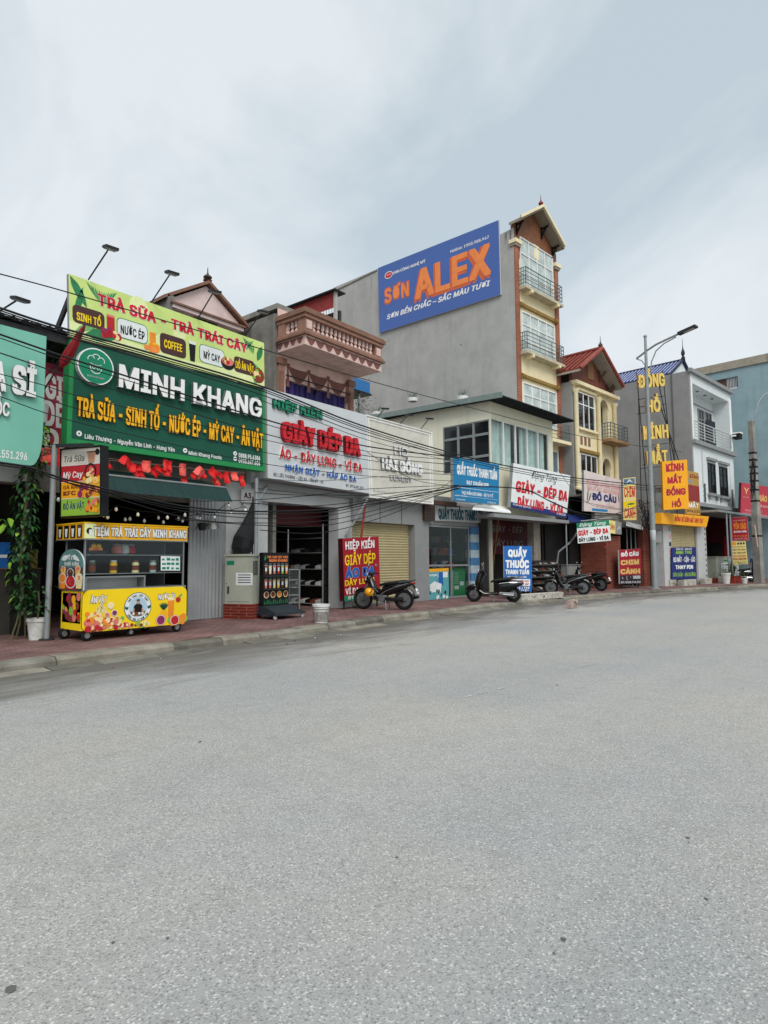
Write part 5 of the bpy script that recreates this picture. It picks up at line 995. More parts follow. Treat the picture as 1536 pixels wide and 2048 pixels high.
S = Sign('blade_sign', 'tall yellow blade sign with red capitals beside the faded bird shop sign', 'blade sign', quad([(1246, 957), (1271, 954), (1273, 1040), (1247, 1040)], Fr(30.8, 10.2, -80), 0), .12, m_('paleyellow'), m_('red'))
S.rect(.06, .94, .84, .98, M('birdblue', '#5d7f96', n=.4, sc=9)); S.poly([(.2, .86), (.5, .92), (.8, .88), (.5, .97)], m_('paper'), .005); S.rect(0, 1, .3, .44, m_('brightyellow')); S.text('CHIM', .08, .92, .55, .78, m_('red'), bold=.03); S.text('CẢNH', .08, .92, .05, .27, m_('red'), bold=.03); S.leaf(.3, .37, .35, .1, 5, m_('leafprint')); S.done()
S = Sign('hanging_sign', 'small yellow and grey sign box hung behind the slanted shoe sign', 'hanging sign', quad([(1218, 1040), (1243, 1045), (1243, 1069), (1218, 1066)], Fr(29.0, 10.25, -7), 0), .15, m_('paleyellow')); S.rect(.5, 1, 0, 1, m_('grey')); S.text('CẢNH', .02, .45, .3, .7, m_('redfood'), bold=.02); S.poly([(.6, .3), (.8, .75), (.95, .5)], m_('lightgrey'), .004); S.done()
S = Sign('signboard', 'dark red upright board with white and yellow letters between the brick piers', 'signboard', quad([(1238, 1100), (1281, 1097), (1283, 1167), (1240, 1168)], Fr(30.2, 9.9, -7), 0), .06, m_('deepred'), m_('lightgrey'))
S.rect(0, 1, 0, .25, M('darkviolet', '#241a2c')); S.cluster(.05, .6, .12, .22, [m_('grey'), m_('maroon'), m_('lightgrey')], 12, .05); S.rect(.6, .95, .14, .23, m_('lightgrey'), .005)
S.ptext('ĐỒ CÂU', 1241.5, 1277, 1106, 1113, m_('white'), bold=.06); S.ptext('CHIM', 1241.5, 1278, 1121, 1130, M('tan', '#e0b66a'), bold=.06); S.ptext('CẢNH', 1241, 1280, 1139, 1148, m_('tan'), bold=.06); S.ptext('ĐT: 0328.718.233', 1242, 1281, 1163, 1166.5, m_('white'), bold=.02)
b = B()
for e in (.15, .85): p = S.at(e, 0, -.04); b.bar(p, V((p.x, p.y, .13)), .04, .04, m_('darkgrey'), world=True)
b.build('leg', S.root); S.done()
t = fthing('canopy', 'short grey canopy over the bird shop door beside the brick pier', 'canopy', GS, (xc - 1, -.5, 3)); b = B(); q = [wat(1252, 1043, GS, -.05), wat(1286, 1051, GS, -.05), wat(1286, 1058, GS, -.6), wat(1252, 1049, GS, -.6)]; b.hexa(q + [p - V((0, 0, .06)) for p in q], m_('lightgrey'), True); b.build('slab', t)

# ------------------------------------------------------------------ 9. white house with the grey side wall and blue tiles
WH = Fr(39.5, 8.76, -7); WS = sh_wall_side(WH)
t = fthing('shop_house', 'white three storey house with a plain grey side wall, blue tiled roof and top loggia', 'house', WH, (0, 0, .13))
X1 = at(1464, 870, WH).x; zt = at(1384, 744, WH).z; zf = at(1393, 878, WH).z; zlt = at(1388, 768, WH).z; zb = at(1402, 1012, WH).z; LD = max(.8, min(2.2, onX(1426, 820, WH, X1 - .4).y))
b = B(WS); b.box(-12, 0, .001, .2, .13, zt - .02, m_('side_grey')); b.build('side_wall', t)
b = B(WS); x = at(1347, 850, WS).x; b.box(x - .03, x + .03, -.04, -.002, 3, zt - .05, M('pipe', '#5f5f60')); b.build('drain_pipe', t)
b = B(WH); b.holes(.2, X1, zb, zt, 0, [(.42, X1 - .4, zf, zlt)], m_('whitehouse'), LD); b.box(.2, X1, LD, LD + .1, zb, zt, m_('whitehouse')); b.box(X1 - .1, X1 - .001, .003, 10, .13, zt, m_('whitehouse')); b.box(.2, X1, 9.9, 10, .13, zt, m_('side_grey')); b.box(.2, X1 - .1, 2.3, 9.9, zt - .3, zt - .15, m_('concrete')); b.build('front_wall', t)
b = B(WH); b.box(-.1, X1 + .12, -.2, -.002, zt - .12, zt + .1, m_('grey')); b.box(.05, X1 + .1, -.22, -.002, zf - .35, zf - .12, m_('grey')); b.box(0.05, X1 + .15, -.25, -.002, zb - .05, zb + .16, m_('grey')); b.build('cornice', t)
b = B(WH); b.box(.203, .42, -.03, -.002, zf, zlt + .2, m_('white')); b.build('column', t); b = B(WH); b.box(X1 - .4, X1 - .002, -.03, -.002, zf, zlt + .2, m_('white')); b.build('column', t)
railing(t, WH, [(.42, -.05), (X1 - .4, -.05)], zf + .15, zf + 1.05, m_('lightgrey'), 6, 4, .024)
b = B(WH); b.box(.5, X1 - .5, LD - .03, LD - .005, zlt - .62, zlt - .54, m_('grey')); b.build('moulding', t)
dq = lambda p: at(p, 840, WH, LD).x
for x0, x1 in ((dq(1396), dq(1406)), (dq(1410), dq(1421))):
    window(t, WH, x0, x1, zf + .05, zf + 2.5, LD - .02, m_('darkglass'), m_('grey'), 2, (.75,), .06, name='door')
b = B(WH); vs = []; n = 30
for i in range(n + 1): x = dq(1407) + (dq(1422) - dq(1407)) * i / n; vs += [(x, LD - .2 + .06 * sin(i * 1.4), zf + .1), (x, LD - .2 + .05 * sin(i * 1.4), zf + 2.0)]
b.add(vs, [(2 * i, 2 * i + 2, 2 * i + 3, 2 * i + 1) for i in range(n)], M('darkcurtain', '#22303a', n=.2)); b.build('curtain', t, True)
for i in range(4): b = B(WH); b.lathe([(.09, -.03), (.09, 0)], (1.4 + i * 1.3, LD * .5, zlt - .002), m_('darkgrey'), 8); b.build('ceiling_light', t)
for pa, pb in (((1415, 927), (1431, 986)), ((1438, 934), (1455, 992))):
    a, c = at(*pa, WH), at(*pb, WH); w = window(t, WH, a.x, c.x, c.z, a.z, -.01, m_('darkglass'), m_('darkgrey'), 2, (.75,), .05); b = B(WH); b.box(a.x - .2, c.x + .2, -.18, -.002, a.z + .2, a.z + .36, m_('grey')); b.build('hood', w); b = B(WH); b.box(a.x - .25, c.x + .25, -.2, -.002, c.z - .25, c.z - .1, m_('grey')); b.build('sill', w)
    for xx in (a.x - .1, c.x - .02): b = B(WH); b.box(xx, xx + .12, -.15, -.002, c.z - .5, c.z - .251, m_('grey')); b.build('sill_bracket', w)
for pa, pb in (((1402, 902), (1409, 1010)), ((1458, 925), (1463, 1015))):
    a, c = at(*pa, WH), at(*pb, WH); b = B(WH); b.box(a.x, c.x, -.02, -.002, zb + 1.2, a.z, m_('lightgrey')); b.build('wall_panel', t)
    b = B(WH)
    for i in range(4): z = zb + .3 + i * .28; b.add([(a.x, -.05, z), (c.x, -.05, z + .1), (c.x, -.05, z + .22), (a.x + .1, -.05, z + .18)], [(0, 1, 2, 3)], M('motif', '#59605f')); b.bar((a.x + .2, -.04, z - .05), (a.x + .25, -.04, z + .25), .1, .06, m_('motif'))
    b.build('relief_ornament', t)
b = B(WS); rz0, rz1 = at(1300, 764, WS, 0).z, at(1364, 719, WS, 2.0).z; rx0, rx1 = -12, at(1362, 730, WS, 2).x; rows = 12
for i in range(rows):
    f0, f1 = i / rows, (i + 1) / rows; a0, a1 = zt + .05 + (rz1 - zt) * f0, zt + .05 + (rz1 - zt) * f1; y0, y1 = .2 + 2.2 * f0, .2 + 2.2 * f1
    b.add([(rx0, y0, a0 + .06), (rx1, y0, a0 + .06), (rx1, y1, a1), (rx0, y1, a1), (rx0, y0, a0 - .02), (rx1, y0, a0 - .02)], [(0, 1, 2, 3), (0, 1, 5, 4)], m_('bluetile'))
b.add([(rx0, 4.6, zt), (rx1, 4.6, zt), (rx1, 2.4, rz1 + .05), (rx0, 2.4, rz1 + .05)], [(0, 1, 2, 3)], m_('bluetile')); b.tube([(rx0, 2.4, rz1 + .08), (rx1 + .1, 2.4, rz1 + .08)], .1, M('bluedark', '#20243f'), 7); b.poly([(rx1 - .1, .3, zt), (rx1 - .1, 2.4, rz1), (rx1 - .1, 4.5, zt)], m_('whitehouse'))
b.bar((rx1, .15, zt + .02), (rx1, 2.4, rz1 + .1), .12, .12, m_('bluedark')); b.bar((rx1, 4.6, zt + .02), (rx1, 2.4, rz1 + .1), .12, .12, m_('bluedark'))
for i in range(46): x = rx0 + .1 + i * (rx1 - rx0) / 46; b.tube([(x, .2, zt + .12), (x, 2.4, rz1 + .08)], .05, M('tilelight', '#8a92b4', n=.4, sc=8), 4)
b.build('roof', t); finial(t, WS, rx1, 2.4, rz1 + .1, 1.4, m_('darkgrey'))
t = fthing('wall_lamp', 'small black and white floodlight on the right edge of the white house', 'wall lamp', WH, (X1, -.1, 9)); a = at(1466, 868, WH, -.1); b = B(WH); b.box(a.x - .05, a.x + .5, -.5, -.1, a.z - .35, a.z, m_('black')); b.box(a.x - .06, a.x + .52, -.55, -.08, a.z + .001, a.z + .08, m_('white')); b.box(a.x - .2, a.x - .051, -.3, -.002, a.z - .2, a.z - .1, m_('white')); b.build('lamp_body', t)
t = fthing('open_shop', 'dark red shop front on the ground floor of the white house', 'shop', WH, (0, 0, .14)); zc = at(1440, 1032, WH, -.1).z
b = B(WH); b.box(.2, X1 + 5, .3, .5, zc, zb - .06, m_('grey')); b.box(.2, X1 + 9, 2.5, 2.6, .13, zb - .1, m_('maroon')); b.box(X1 - .1, X1 + 3, .9, 1.0, .13, zc, M('redpanel', '#7a1420', n=.2)); b.box(.2, X1, .5, 2.5, zc, zc + .1, m_('interiordark')); b.box(.2, .4, .2, 2.5, .13, zc, m_('grey')); b.box(X1 - .14, X1 - .11, .35, 2.5, .13, zc, m_('maroon')); b.box(X1 - .17, X1 - .141, .9, 1.9, .5, 2.6, m_('interiordark')); b.box(X1 - .17, X1 - .141, .45, .75, 1.0, 3.0, m_('redpanel_')); b.box(1.2, 2.6, 2.3, 2.49, .13, 3.2, m_('interior')); b.build('wall', t)
b = B(WH); b.box(-.1, X1 + 3.5, -1.3, .3, zc, zc + .12, m_('galv')); b.build('canopy', t)
for px in (1456, 1463): 
    x = at(px, 1100, WH, -1.2).x; b = B(WH); b.cyl((x, -1.2, .13), (x, -1.2, zc), .05, m_('galv'), 8); b.build('post', t)

# ------------------------------------------------------------------ optician with the letter tower, on a one storey lot before the grey wall
KM = Fr(34.2, 9.2, -8)
t = fthing('shop_building', 'one storey optician shop with a closed shutter and yellow fascia', 'shop building', KM, (0, 0, .13))
xa, xb, xc, xd = at(1326, 1110, KM).x, at(1342, 1110, KM).x, at(1394, 1110, KM).x, at(1412, 1110, KM).x; zs = at(1365, 1050, KM).z; zt = at(1365, 1030, KM).z
b = B(KM); b.box(xa, xb, -.05, .3, .13, zs, m_('lightgrey')); b.box(xc, xd, -.05, .3, .13, zs, m_('lightgrey')); b.box(xa, xd, 0, 4, zs, zt, m_('grey')); b.box(xa, xd, 3.9, 4, .13, zs, m_('interior')); b.box(xa + .02, xa + .1, .3, 3.9, .13, zs, m_('interior')); b.build('wall', t)
b = B(KM)
for i in range(8): b.box(xb - .3, xb - .05, -.056, -.051, 1.0 + i * .4, 1.22 + i * .4, rnd.choice([m_('palepink'), m_('grey'), m_('darkgrey')]))
for i in range(13): b.box(xd - .22, xd - .1, -.056, -.051, .5 + i * .3, .62 + i * .3, m_('darkgrey'))
b.build('pillar_notice', t)
shutter(t, KM, xb, xc, .1, .14, zs, m_('shutterbeige'))
S = Sign('signboard', 'dark blue board with white and yellow writing standing before the optician shutter', 'signboard', quad([(1344, 1095), (1392, 1094), (1393, 1158), (1344, 1159)], KM, -.15), .05, m_('navy'))
S.ptext('ĐỒNG HỒ - KÍNH MẮT', 1352, 1384, 1097, 1100, m_('white'), bold=.02); S.ptext('ANH THƯ', 1351, 1384, 1102, 1108, m_('greenfood'), bold=.05); S.ptext('ĐO MẮT - CẬN - LÃO', 1346.5, 1390, 1115, 1124, m_('white'), bold=.03); S.ptext('THAY PIN', 1351, 1386, 1131, 1138, m_('white'), bold=.05); S.ptext('SỬA CHỮA - BẢO DƯỠNG', 1346, 1391, 1146, 1153, m_('greenfood'), bold=.03); S.done()
S = Sign('fascia_sign', 'yellow orange fascia sign over the optician shutter', 'shop sign', quad([(1323, 1025), (1418, 1033), (1413, 1054), (1322, 1047)], KM, -.5), .5, m_('orangesign')); S.ptext('ĐỒNG HỒ KÍNH MẮT ANH THƯ', 1349, 1405, 1033, 1042, m_('redfood'), bold=.05); S.done()
S = Sign('blade_sign', 'bright yellow box sign with four lines of dark red letters above the optician', 'blade sign', quad([(1324, 923), (1374, 919), (1378, 1017), (1327, 1020)], Fr(33.0, 8.9, -50), 0), .2, m_('orangesign'), m_('orangesign'))
for tx, xl, xr2, yt, yb in (('KÍNH', 1332, 1367, 929, 943), ('MẮT', 1335, 1364, 955, 967), ('ĐỒNG', 1332, 1371, 979, 991), ('HỒ', 1344, 1362, 1003, 1014)): S.ptext(tx, xl, xr2, yt, yb, m_('purplefood'), bold=.05); S.ptext(tx, xl + .7, xr2 + .7, yt, yb, m_('redfood'), bold=.02, out=.008)
S.done()
S = Sign('shop_sign', 'faded ochre sign with a red panel, half hidden behind the bright yellow box sign', 'shop sign', quad([(1371, 940), (1397, 946), (1401, 1030), (1374, 1028)], Fr(38.3, 8.5, -8), 0), .1, M('fadedochre', '#b98f45', n=.2, streak=.3)); S.rect(.1, 1, .3, .68, m_('redroof')); S.text('KÍNH', .3, 1, .85, .93, m_('redroof')); S.rect(.15, .5, .72, .8, m_('grey')); S.text('MẮT', .12, .9, .16, .26, m_('paper')); S.text('0974.12.33', .02, .95, .05, .1, m_('black')); S.done()
# letter tower
t = thing('letter_tower', 'black lattice frame with yellow letters one word above another before the grey wall', 'sign tower', KM.w((0, .3, zt))); LT = Fr(33.6, 9.9, -6)
def lp(px, py, d=0): return wat(px, py, LT, d)
b = B()
for pa, pb in (((1273, 745), (1296, 1010)), ((1325, 740), (1343, 925)), ((1277, 790), (1283, 1020)), ((1313, 745), (1352, 935)), ((1320, 810), (1362, 935))): b.bar(lp(*pa, .1), lp(*pb, .1), .04, .04, m_('darkgrey'), world=True)
for (xl, yl), (xr2, yr2) in (((1273, 775), (1327, 766)), ((1276, 799), (1330, 792)), ((1278, 814), (1332, 808)), ((1273, 828), (1330, 820)), ((1284, 880), (1334, 872)), ((1287, 893), (1336, 886)), ((1285, 930), (1345, 925)), ((1282, 937), (1350, 930))): b.bar(lp(xl, yl, .08), lp(xr2, yr2, .08), .035, .035, m_('black'), world=True)
b.build('lattice', t)
LS = Sign('', '', '', quad([(1270, 740), (1330, 735), (1345, 930), (1285, 935)], LT, 0), .02, None, root=t)
for tx, xl, xr2, yt, yb in (('ĐỒNG', 1273, 1327, 752, 776), ('HỒ', 1290, 1318, 802, 825), ('KÍNH', 1284, 1334, 854, 879), ('MẮT', 1291, 1333, 904, 929)): LS.ptext(tx, xl, xr2, yt, yb, M('signyellow', '#e6c765', n=.15, streak=.3, scol='#b78a30'), bold=.04, raise_=.1, side=m_('bamboo'))

# ------------------------------------------------------------------ 10. blue green building beyond, and the bird nest shop
BG = Fr(52, 6.8, -97)
t = fthing('apartment_building', 'weathered blue green building rising behind the white house at the right edge', 'building', BG, (0, 0, .13)); xl = -14; zt = at(1466, 722, BG).z; h0, h1 = at(1424, 762, BG), at(1475, 757, BG); hz0, hz1 = at(1450, 781, BG).z, at(1450, 757, BG).z
b = B(BG); b.holes(xl, 7, .13, zt - .6, 0, [(h0.x, h1.x, hz0, hz1)], m_('bluegreen'), .6); b.box(xl, 7, .6, .7, hz0 - .5, hz1 + .5, m_('interior')); b.box(xl, 7, .7, 9, zt - 1.4, zt - 1.2, m_('concrete')); b.build('wall', t)
b = B(BG); b.box(xl, 7, -.12, 9, zt - .6, zt, m_('beigeband')); b.build('roof_band', t)
b = B(BG); w = (h1.x - h0.x)
for i in range(7): x = h0.x + w * (.58 + .06 * i); b.cyl((x, .1, hz0), (x, .1, hz1), .03, m_('lightgrey'), 5)
b.box(h0.x + w * .55, h1.x, .05, .12, hz0 + .01, hz0 + .12, m_('lightgrey')); b.box(h0.x, h0.x + w * .52, .3, .4, hz0, hz1, m_('brown')); b.build('barred_opening', t)
YSN = Fr(46.0, 7.0, -10)
S = Sign('shop_sign', 'wide crimson sign with a gold emblem behind the concrete pole at the right edge', 'shop sign', quad([(1483, 965), (1562, 978), (1562, 1038), (1481, 1030)], YSN, 0), .15, m_('pinkred'), m_('maroon'))
S.ptext('YẾN SÀO', 1500, 1534, 988, 999, m_('tan'), bold=.04); S.ptext('KHÁNH HÒA', 1508, 1556, 1008, 1013, m_('palepink'), bold=.03); S.ptext('CHUYÊN SỈ - LẺ', 1490, 1525, 1018, 1022, m_('palepink'), bold=.02); S.ptext('HOTLINE 0966.368.368', 1487, 1560, 1025, 1029, m_('palepink'), bold=.02); S.ptext('Y', 1488, 1497, 975, 987, m_('paleyellow'), bold=.0); S.ptext('Yến Nhà', 1486, 1498, 992, 995, m_('palepink'), bold=.01); S.done()
S = Sign('hanging_banner', 'dark red framed banner with orange letters hung over the yellow price list', 'banner', quad([(1463, 1036), (1493, 1034), (1497, 1080), (1465, 1081)], Fr(42.6, 6.9, -50), 0), .05, m_('deepred'), frame=M('rosegrey', '#b0757c'), fw=.03)
S.text('ĐẠI LÝ PHÂN PHỐI', .1, .9, .84, .9, m_('palepink'), bold=.02); S.text('YẾN SÀO', .1, .92, .5, .74, m_('juice'), bold=.04); S.text('KHÁNH HÒA', .12, .92, .34, .42, m_('white'), bold=.03); S.text('ĐT: 0966.368.368', .12, .94, .16, .22, m_('juice'), bold=.02); S.text('NGUYÊN CHẤT 100%', .12, .94, .04, .1, m_('palepink'), bold=.02); S.done()
S = Sign('hanging_banner', 'pale yellow price list banner below the dark red framed banner', 'banner', quad([(1462, 1083), (1491, 1082), (1496, 1128), (1464, 1130)], Fr(42.6, 6.9, -50), .02), .03, m_('paleyellow'))
S.rect(.02, .32, .82, .98, m_('gold')); S.text('YẾN', .04, .3, .86, .94, m_('orangedark'), bold=.03)
for i in range(3): S.disc(.48 + i * .19, .9, .07, m_('darkgrey'), n=8)
for i, (mt, h) in enumerate(((m_('black'), .03), (m_('wood'), .06), (m_('wood'), .06), (m_('orangedark'), .06), (m_('redfood'), .09), (m_('wood'), .02))): S.text(['TỔ YẾN THÔ VÀ TINH CHẾ', 'YẾN THÔ 100G', 'YẾN TINH CHẾ', 'YẾN CHƯNG', '0966.368.368', 'KÍNH MỜI QUÝ KHÁCH'][i], .06, .94, .74 - i * .135, .74 - i * .135 + h, mt, bold=.04)
S.done()
# ------------------------------------------------------------------ food cart
M('rackgrey', '#4a4743', n=.3); M('cartyellow', '#f2cf12', n=.05); M('cartsteel', '#8c8f8e', rough=.35, n=.15, metal=.6); M('shadepanel', '#202325', n=.15)
YC = 10.95
CX0, CX1 = at(164, 1230, A, YC).x, at(370, 1230, A, YC).x
CYB = 11.75
cart = thing('food_cart', 'yellow fruit tea cart on small wheels, with glass shelves and a lettered roof box', 'food cart', (CX0, YC, .13))
zt, zb = at(180, 1180, A, YC).z, at(180, 1261, A, YC).z
b = B(); b.box(CX0, CX1, YC + .03, CYB, zb, zt - .02, m_('cartyellow')); b.box(CX0 - .02, CX1 + .02, YC + .02, CYB + .02, zt - .02, zt + .02, m_('cartsteel')); b.build('body', cart)
# front panel with big rounded corners
S = Sign('', '', '', [(CX0, YC, zt), (CX1 + .03, YC, zt), (CX1 + .03, YC, zb - .03), (CX0, YC, zb - .03)], .02, None, root=cart)
r = .13; ru, rv = r / S.w, r / S.h; pts = []
for cu, cv, a0 in ((1 - ru, rv, -90), (1 - ru, 1 - rv, 0), (ru, 1 - rv, 90), (ru, rv, 180)): pts += [(cu + ru * cos(radians(a0 + 15 * i)), cv + rv * sin(radians(a0 + 15 * i))) for i in range(7)]
b = B(); F = [S.at(u, v, .0) for u, v in pts]; K = [p - S.n * .025 for p in F]; n = len(F)
b.poly(F, m_('cartyellow'), True); b.add(F + K, [(i, (i + 1) % n, n + (i + 1) % n, n + i) for i in range(n)], m_('darkgrey'), True); b.build('front_panel', cart)
fm = [m_('pinkfood'), m_('creamfood'), m_('redfood'), m_('juice'), m_('creamfood'), m_('pinkfood'), m_('brownfood')]
S.cluster(.04, .32, .05, .28, fm, 70, .05, .003); S.cluster(.32, .62, .04, .13, fm + [m_('greenfood')], 34, .035, .003); S.cluster(.02, .16, .3, .44, [m_('juice'), m_('creamfood')], 12, .04, .004)
for i in range(11): S.leaf(.1 + .012 * i, .4 + .01 * (i % 3), .2, .025, 60 + 6 * i, rnd.choice([m_('creamfood'), m_('greenfood'), m_('paleyellow')]), .004)
for u, v, r_, mt in ((.245, .6, .06, 'creamfood'), (.28, .42, .055, 'purplefood'), (.215, .38, .05, 'pinkfood'), (.33, .12, .05, 'redfood')): S.disc(u, v, r_, m_('paper'), .03 * 0 + .012, 14); S.disc(u, v, r_ * .82, m_(mt), .014, 14)
S.poly([(.02, .05), (.1, .05), (.05, .2)], m_('leafprint2'), .003); S.cluster(.3, .36, .18, .3, [m_('greenfood'), m_('leafprint2'), m_('paleyellow')], 10, .04, .004)
u, v = S.uv(275.5, 1214); R = .26
S.disc(u, v, R + .012, m_('green'), .005, 28); S.disc(u, v, R, m_('paper'), .007, 28); S.disc(u, v, R * .7, M('portraitblue', '#a9c7d6'), .009, 28)
def uvp(pts, mt, o): S.poly([(u + a * R / S.w, v + c * R / S.h) for a, c in pts], mt, o)
uvp([(-.62, -.3), (.62, -.3), (.5, -.5), (.25, -.64), (-.25, -.64), (-.5, -.5)], m_('wood'), .011)                       # printed table with dishes
uvp([(-.3, .12), (-.1, .26), (.1, .26), (.3, .12), (.36, -.12), (.22, -.36), (-.22, -.36), (-.36, -.12)], m_('black'), .013)     # man printed in black shirt
uvp([(-.36, -.1), (-.26, -.06), (-.3, -.42), (-.42, -.4)], m_('skin'), .014); uvp([(.36, -.1), (.26, -.06), (.34, -.42), (.44, -.4)], m_('skin'), .014)
S.disc(u, v + .36 * R / S.h, R * .13, m_('skin'), .014, 12, .9, 1.25); uvp([(-.13, .42), (-.1, .55), (.1, .55), (.13, .42), (0, .47)], m_('black'), .016)
for a, c in ((-.35, -.45), (-.12, -.42), (.1, -.45), (.34, -.46)): S.disc(u + a * R / S.w, v + c * R / S.h, R * .09, rnd.choice([m_('paper'), m_('brownfood'), m_('creamfood')]), .017, 8)
for sd in (-1, 1): S.leaf(u + sd * .86 * R / S.w, v - .05, .07, .04, 70 if sd > 0 else 110, m_('green'), .012); S.leaf(u + sd * .84 * R / S.w, v - .06, .07, .03, 110 if sd > 0 else 70, m_('green'), .012)
def arctext(tx, r_, a0, a1, mt, up=True):
    b = B()
    for i, ch in enumerate(tx):
        if ch == ' ': continue
        a = radians(a0 + (a1 - a0) * i / (len(tx) - 1)); vs, fs = text_mesh(ch, .02); xm = (min(p[0] for p in vs) + max(p[0] for p in vs)) / 2
        k = .075; e = V((-sin(a), cos(a))) * (-1 if up else 1); nrm = V((cos(a), sin(a))) * (1 if up else -1)
        P = []
        for x, y, z in vs:
            q = V((cos(a), sin(a))) * r_ + e * (x - xm) * k * .8 + nrm * (y - .36) * k; P.append(S.at(u + q.x / S.w, v + q.y / S.h, .012))
        b.add(P, fs, mt, True)
    b.build('lettering', cart)
arctext('TRÀ TRÁI CÂY TƯƠI', R * .86, 150, 30, m_('green')); arctext('UỐNG TRÀ LÀ NHỚ TÍM', R * .86, 215, 325, m_('green'), False)
S.ptext('ĂN VẶT', 180, 214, 1194, 1207, m_('black'), bold=.07, out=.004); S.ptext('ĂN VẶT', 180.6, 213.4, 1194.5, 1206.5, m_('white'), bold=.035, out=.008)
S.ptext('NƯỚC ÉP', 316, 351, 1189, 1199.5, m_('black'), bold=.07, out=.004); S.ptext('NƯỚC ÉP', 316.6, 350.4, 1189.5, 1199, m_('white'), bold=.035, out=.008)
u2, v2 = S.uv(342, 1222); S.poly([(u2 - .035, v2 + .28), (u2 + .03, v2 + .28), (u2 + .025, v2 - .22), (u2 - .03, v2 - .22)], m_('juice'), .006); S.rect(u2 - .035, u2 + .03, v2 + .28, v2 + .36, m_('creamfood'), .007)
u3, v3 = S.uv(356, 1199); S.disc(u3, v3, .055, m_('redfood'), .008, 12); S.leaf(u3, v3 + .05, .12, .04, 40, m_('leafprint2'), .009)
for px, py, mt in ((321, 1240, 'purplefood'), (349, 1240, 'redfood')): uu, vv = S.uv(px, py); S.disc(uu, vv, .105, m_('orange'), .009, 16); S.disc(uu, vv, .095, m_('paper'), .0105, 16); S.disc(uu, vv, .085, m_(mt), .012, 16)
uu, vv = S.uv(327, 1222); S.disc(uu, vv - .1, .1, m_('gold'), .006, 12, .8, 1.3)
for i in range(7): S.leaf(uu, vv + .02, .16, .03, 50 + i * 13, m_('green'), .008)
S.cluster(.78, .98, .05, .2, [m_('gold'), m_('juice'), m_('greenfood')], 10, .07, .004)
S.done()
# left end of the cart: framed dark food picture
E_ = Fr(CX0, CYB, -90)      # runs from back to front, faces the left
S = Sign('', '', '', [E_.w((.04, 0, zt - .06)), E_.w((.74, 0, zt - .06)), E_.w((.74, 0, zb + .12)), E_.w((.04, 0, zb + .12))], .01, M('pictureblack', '#221c18'), root=cart, part='end_picture')
S.cluster(.06, .94, .05, .9, [m_('redfood'), m_('greenfood'), m_('gold'), m_('pinkfood'), m_('brownfood'), m_('purplefood')], 34, .07, .004); S.done()
# arched board
q = [(121, 1090), (178, 1090), (178, 1172), (121, 1173)]
S = Sign('', '', '', [E_.w((-.08, -.03, zt + .72)), E_.w((.86, -.03, zt + .72)), E_.w((.86, -.03, zt)), E_.w((-.08, -.03, zt))], .03, None, root=cart)
pts = [(0, 0), (1, 0), (1, .62)] + [(.5 + .5 * cos(pi * i / 12), .62 + .38 * sin(pi * i / 12)) for i in range(1, 12)] + [(0, .62)]
b = B(); F = [S.at(*p) for p in pts]; K = [p - S.n * .03 for p in F]; n = len(F); b.poly(F, M('archteal', '#5b8683', n=.3, sc=5), True); b.poly(K[::-1], m_('lightgrey'), True); b.add(F + K, [(i, (i + 1) % n, n + (i + 1) % n, n + i) for i in range(n)], m_('lightgrey'), True); b.build('arched_board', cart)
S.poly([(.02, .0), (.98, 0), (.98, .55), (.02, .55)], M('archbrown', '#5d4038', n=.3), .003); S.leaf(.1, .75, .3, .1, 10, m_('paper'), .004); S.leaf(.55, .85, .3, .08, -20, m_('paper'), .004)
S.text('Trà', .36, .72, .74, .86, m_('white'), bold=.02, out=.008); S.text('trái cây', .24, .84, .6, .69, m_('white'), bold=.02, out=.008)
for cu, cv, r_, mt in ((.18, .28, .15, 'juice'), (.85, .3, .14, 'creamfood'), (.5, .42, .13, 'darkbrown'), (.2, .5, .1, 'gold'), (.8, .52, .1, 'gold'), (.52, .2, .2, 'redfood')):
    S.poly([(cu - r_ / S.w, cv), (cu + r_ / S.w, cv), (cu + r_ * .7 / S.w, max(.01, cv - .26)), (cu - r_ * .7 / S.w, max(.01, cv - .26))], m_(mt), .006); S.disc(cu, cv, r_, m_('paper'), .008, 14, 1, .6); S.disc(cu, cv, r_ * .85, m_(mt), .010, 14, 1, .6); S.cluster(cu - .05, cu + .05, cv - .03, cv + .03, [m_(mt), m_('pinkfood')], 5, .035, .012)
S.done()
zs0, zs1 = at(165, 1077, A, YC).z, at(165, 1046, A, YC).z
RX0, RX1 = CX0 - .02, at(374, 1060, A, YC).x
b = B(); b.box(RX0, RX1, YC - .02, CYB + .25, zs0, zs1, m_('gold')); b.box(RX0 - .01, RX1 + .01, YC - .03, CYB + .26, zs1, zs1 + .02, m_('yellow')); b.box(RX0 - .01, RX1 + .01, YC - .03, CYB + .26, zs0 - .02, zs0, m_('cartsteel')); b.build('roof_box', cart)
S = Sign('', '', '', [(RX0, YC - .025, zs1), (RX1, YC - .025, zs1), (RX1, YC - .025, zs0), (RX0, YC - .025, zs0)], .02, None, root=cart)
S.rect(0, .1, .02, .98, m_('limelight')); S.disc(.045, .5, .06, m_('black'), .005, 8); S.rect(.04, .07, .2, .6, m_('paper'), .007)
S.ptext('TIỆM TRÀ TRÁI CÂY MINH KHANG', 186, 373, 1054, 1071.5, m_('black'), bold=.085, out=.004); S.ptext('TIỆM TRÀ TRÁI CÂY MINH KHANG', 186.6, 372.4, 1054.5, 1071, m_('white'), bold=.045, out=.009); S.done()
S = Sign('', '', '', [(RX0 - .005, CYB + .25, zs1), (RX0 - .005, YC, zs1), (RX0 - .005, YC, zs0), (RX0 - .005, CYB + .25, zs0)], .01, None, root=cart)
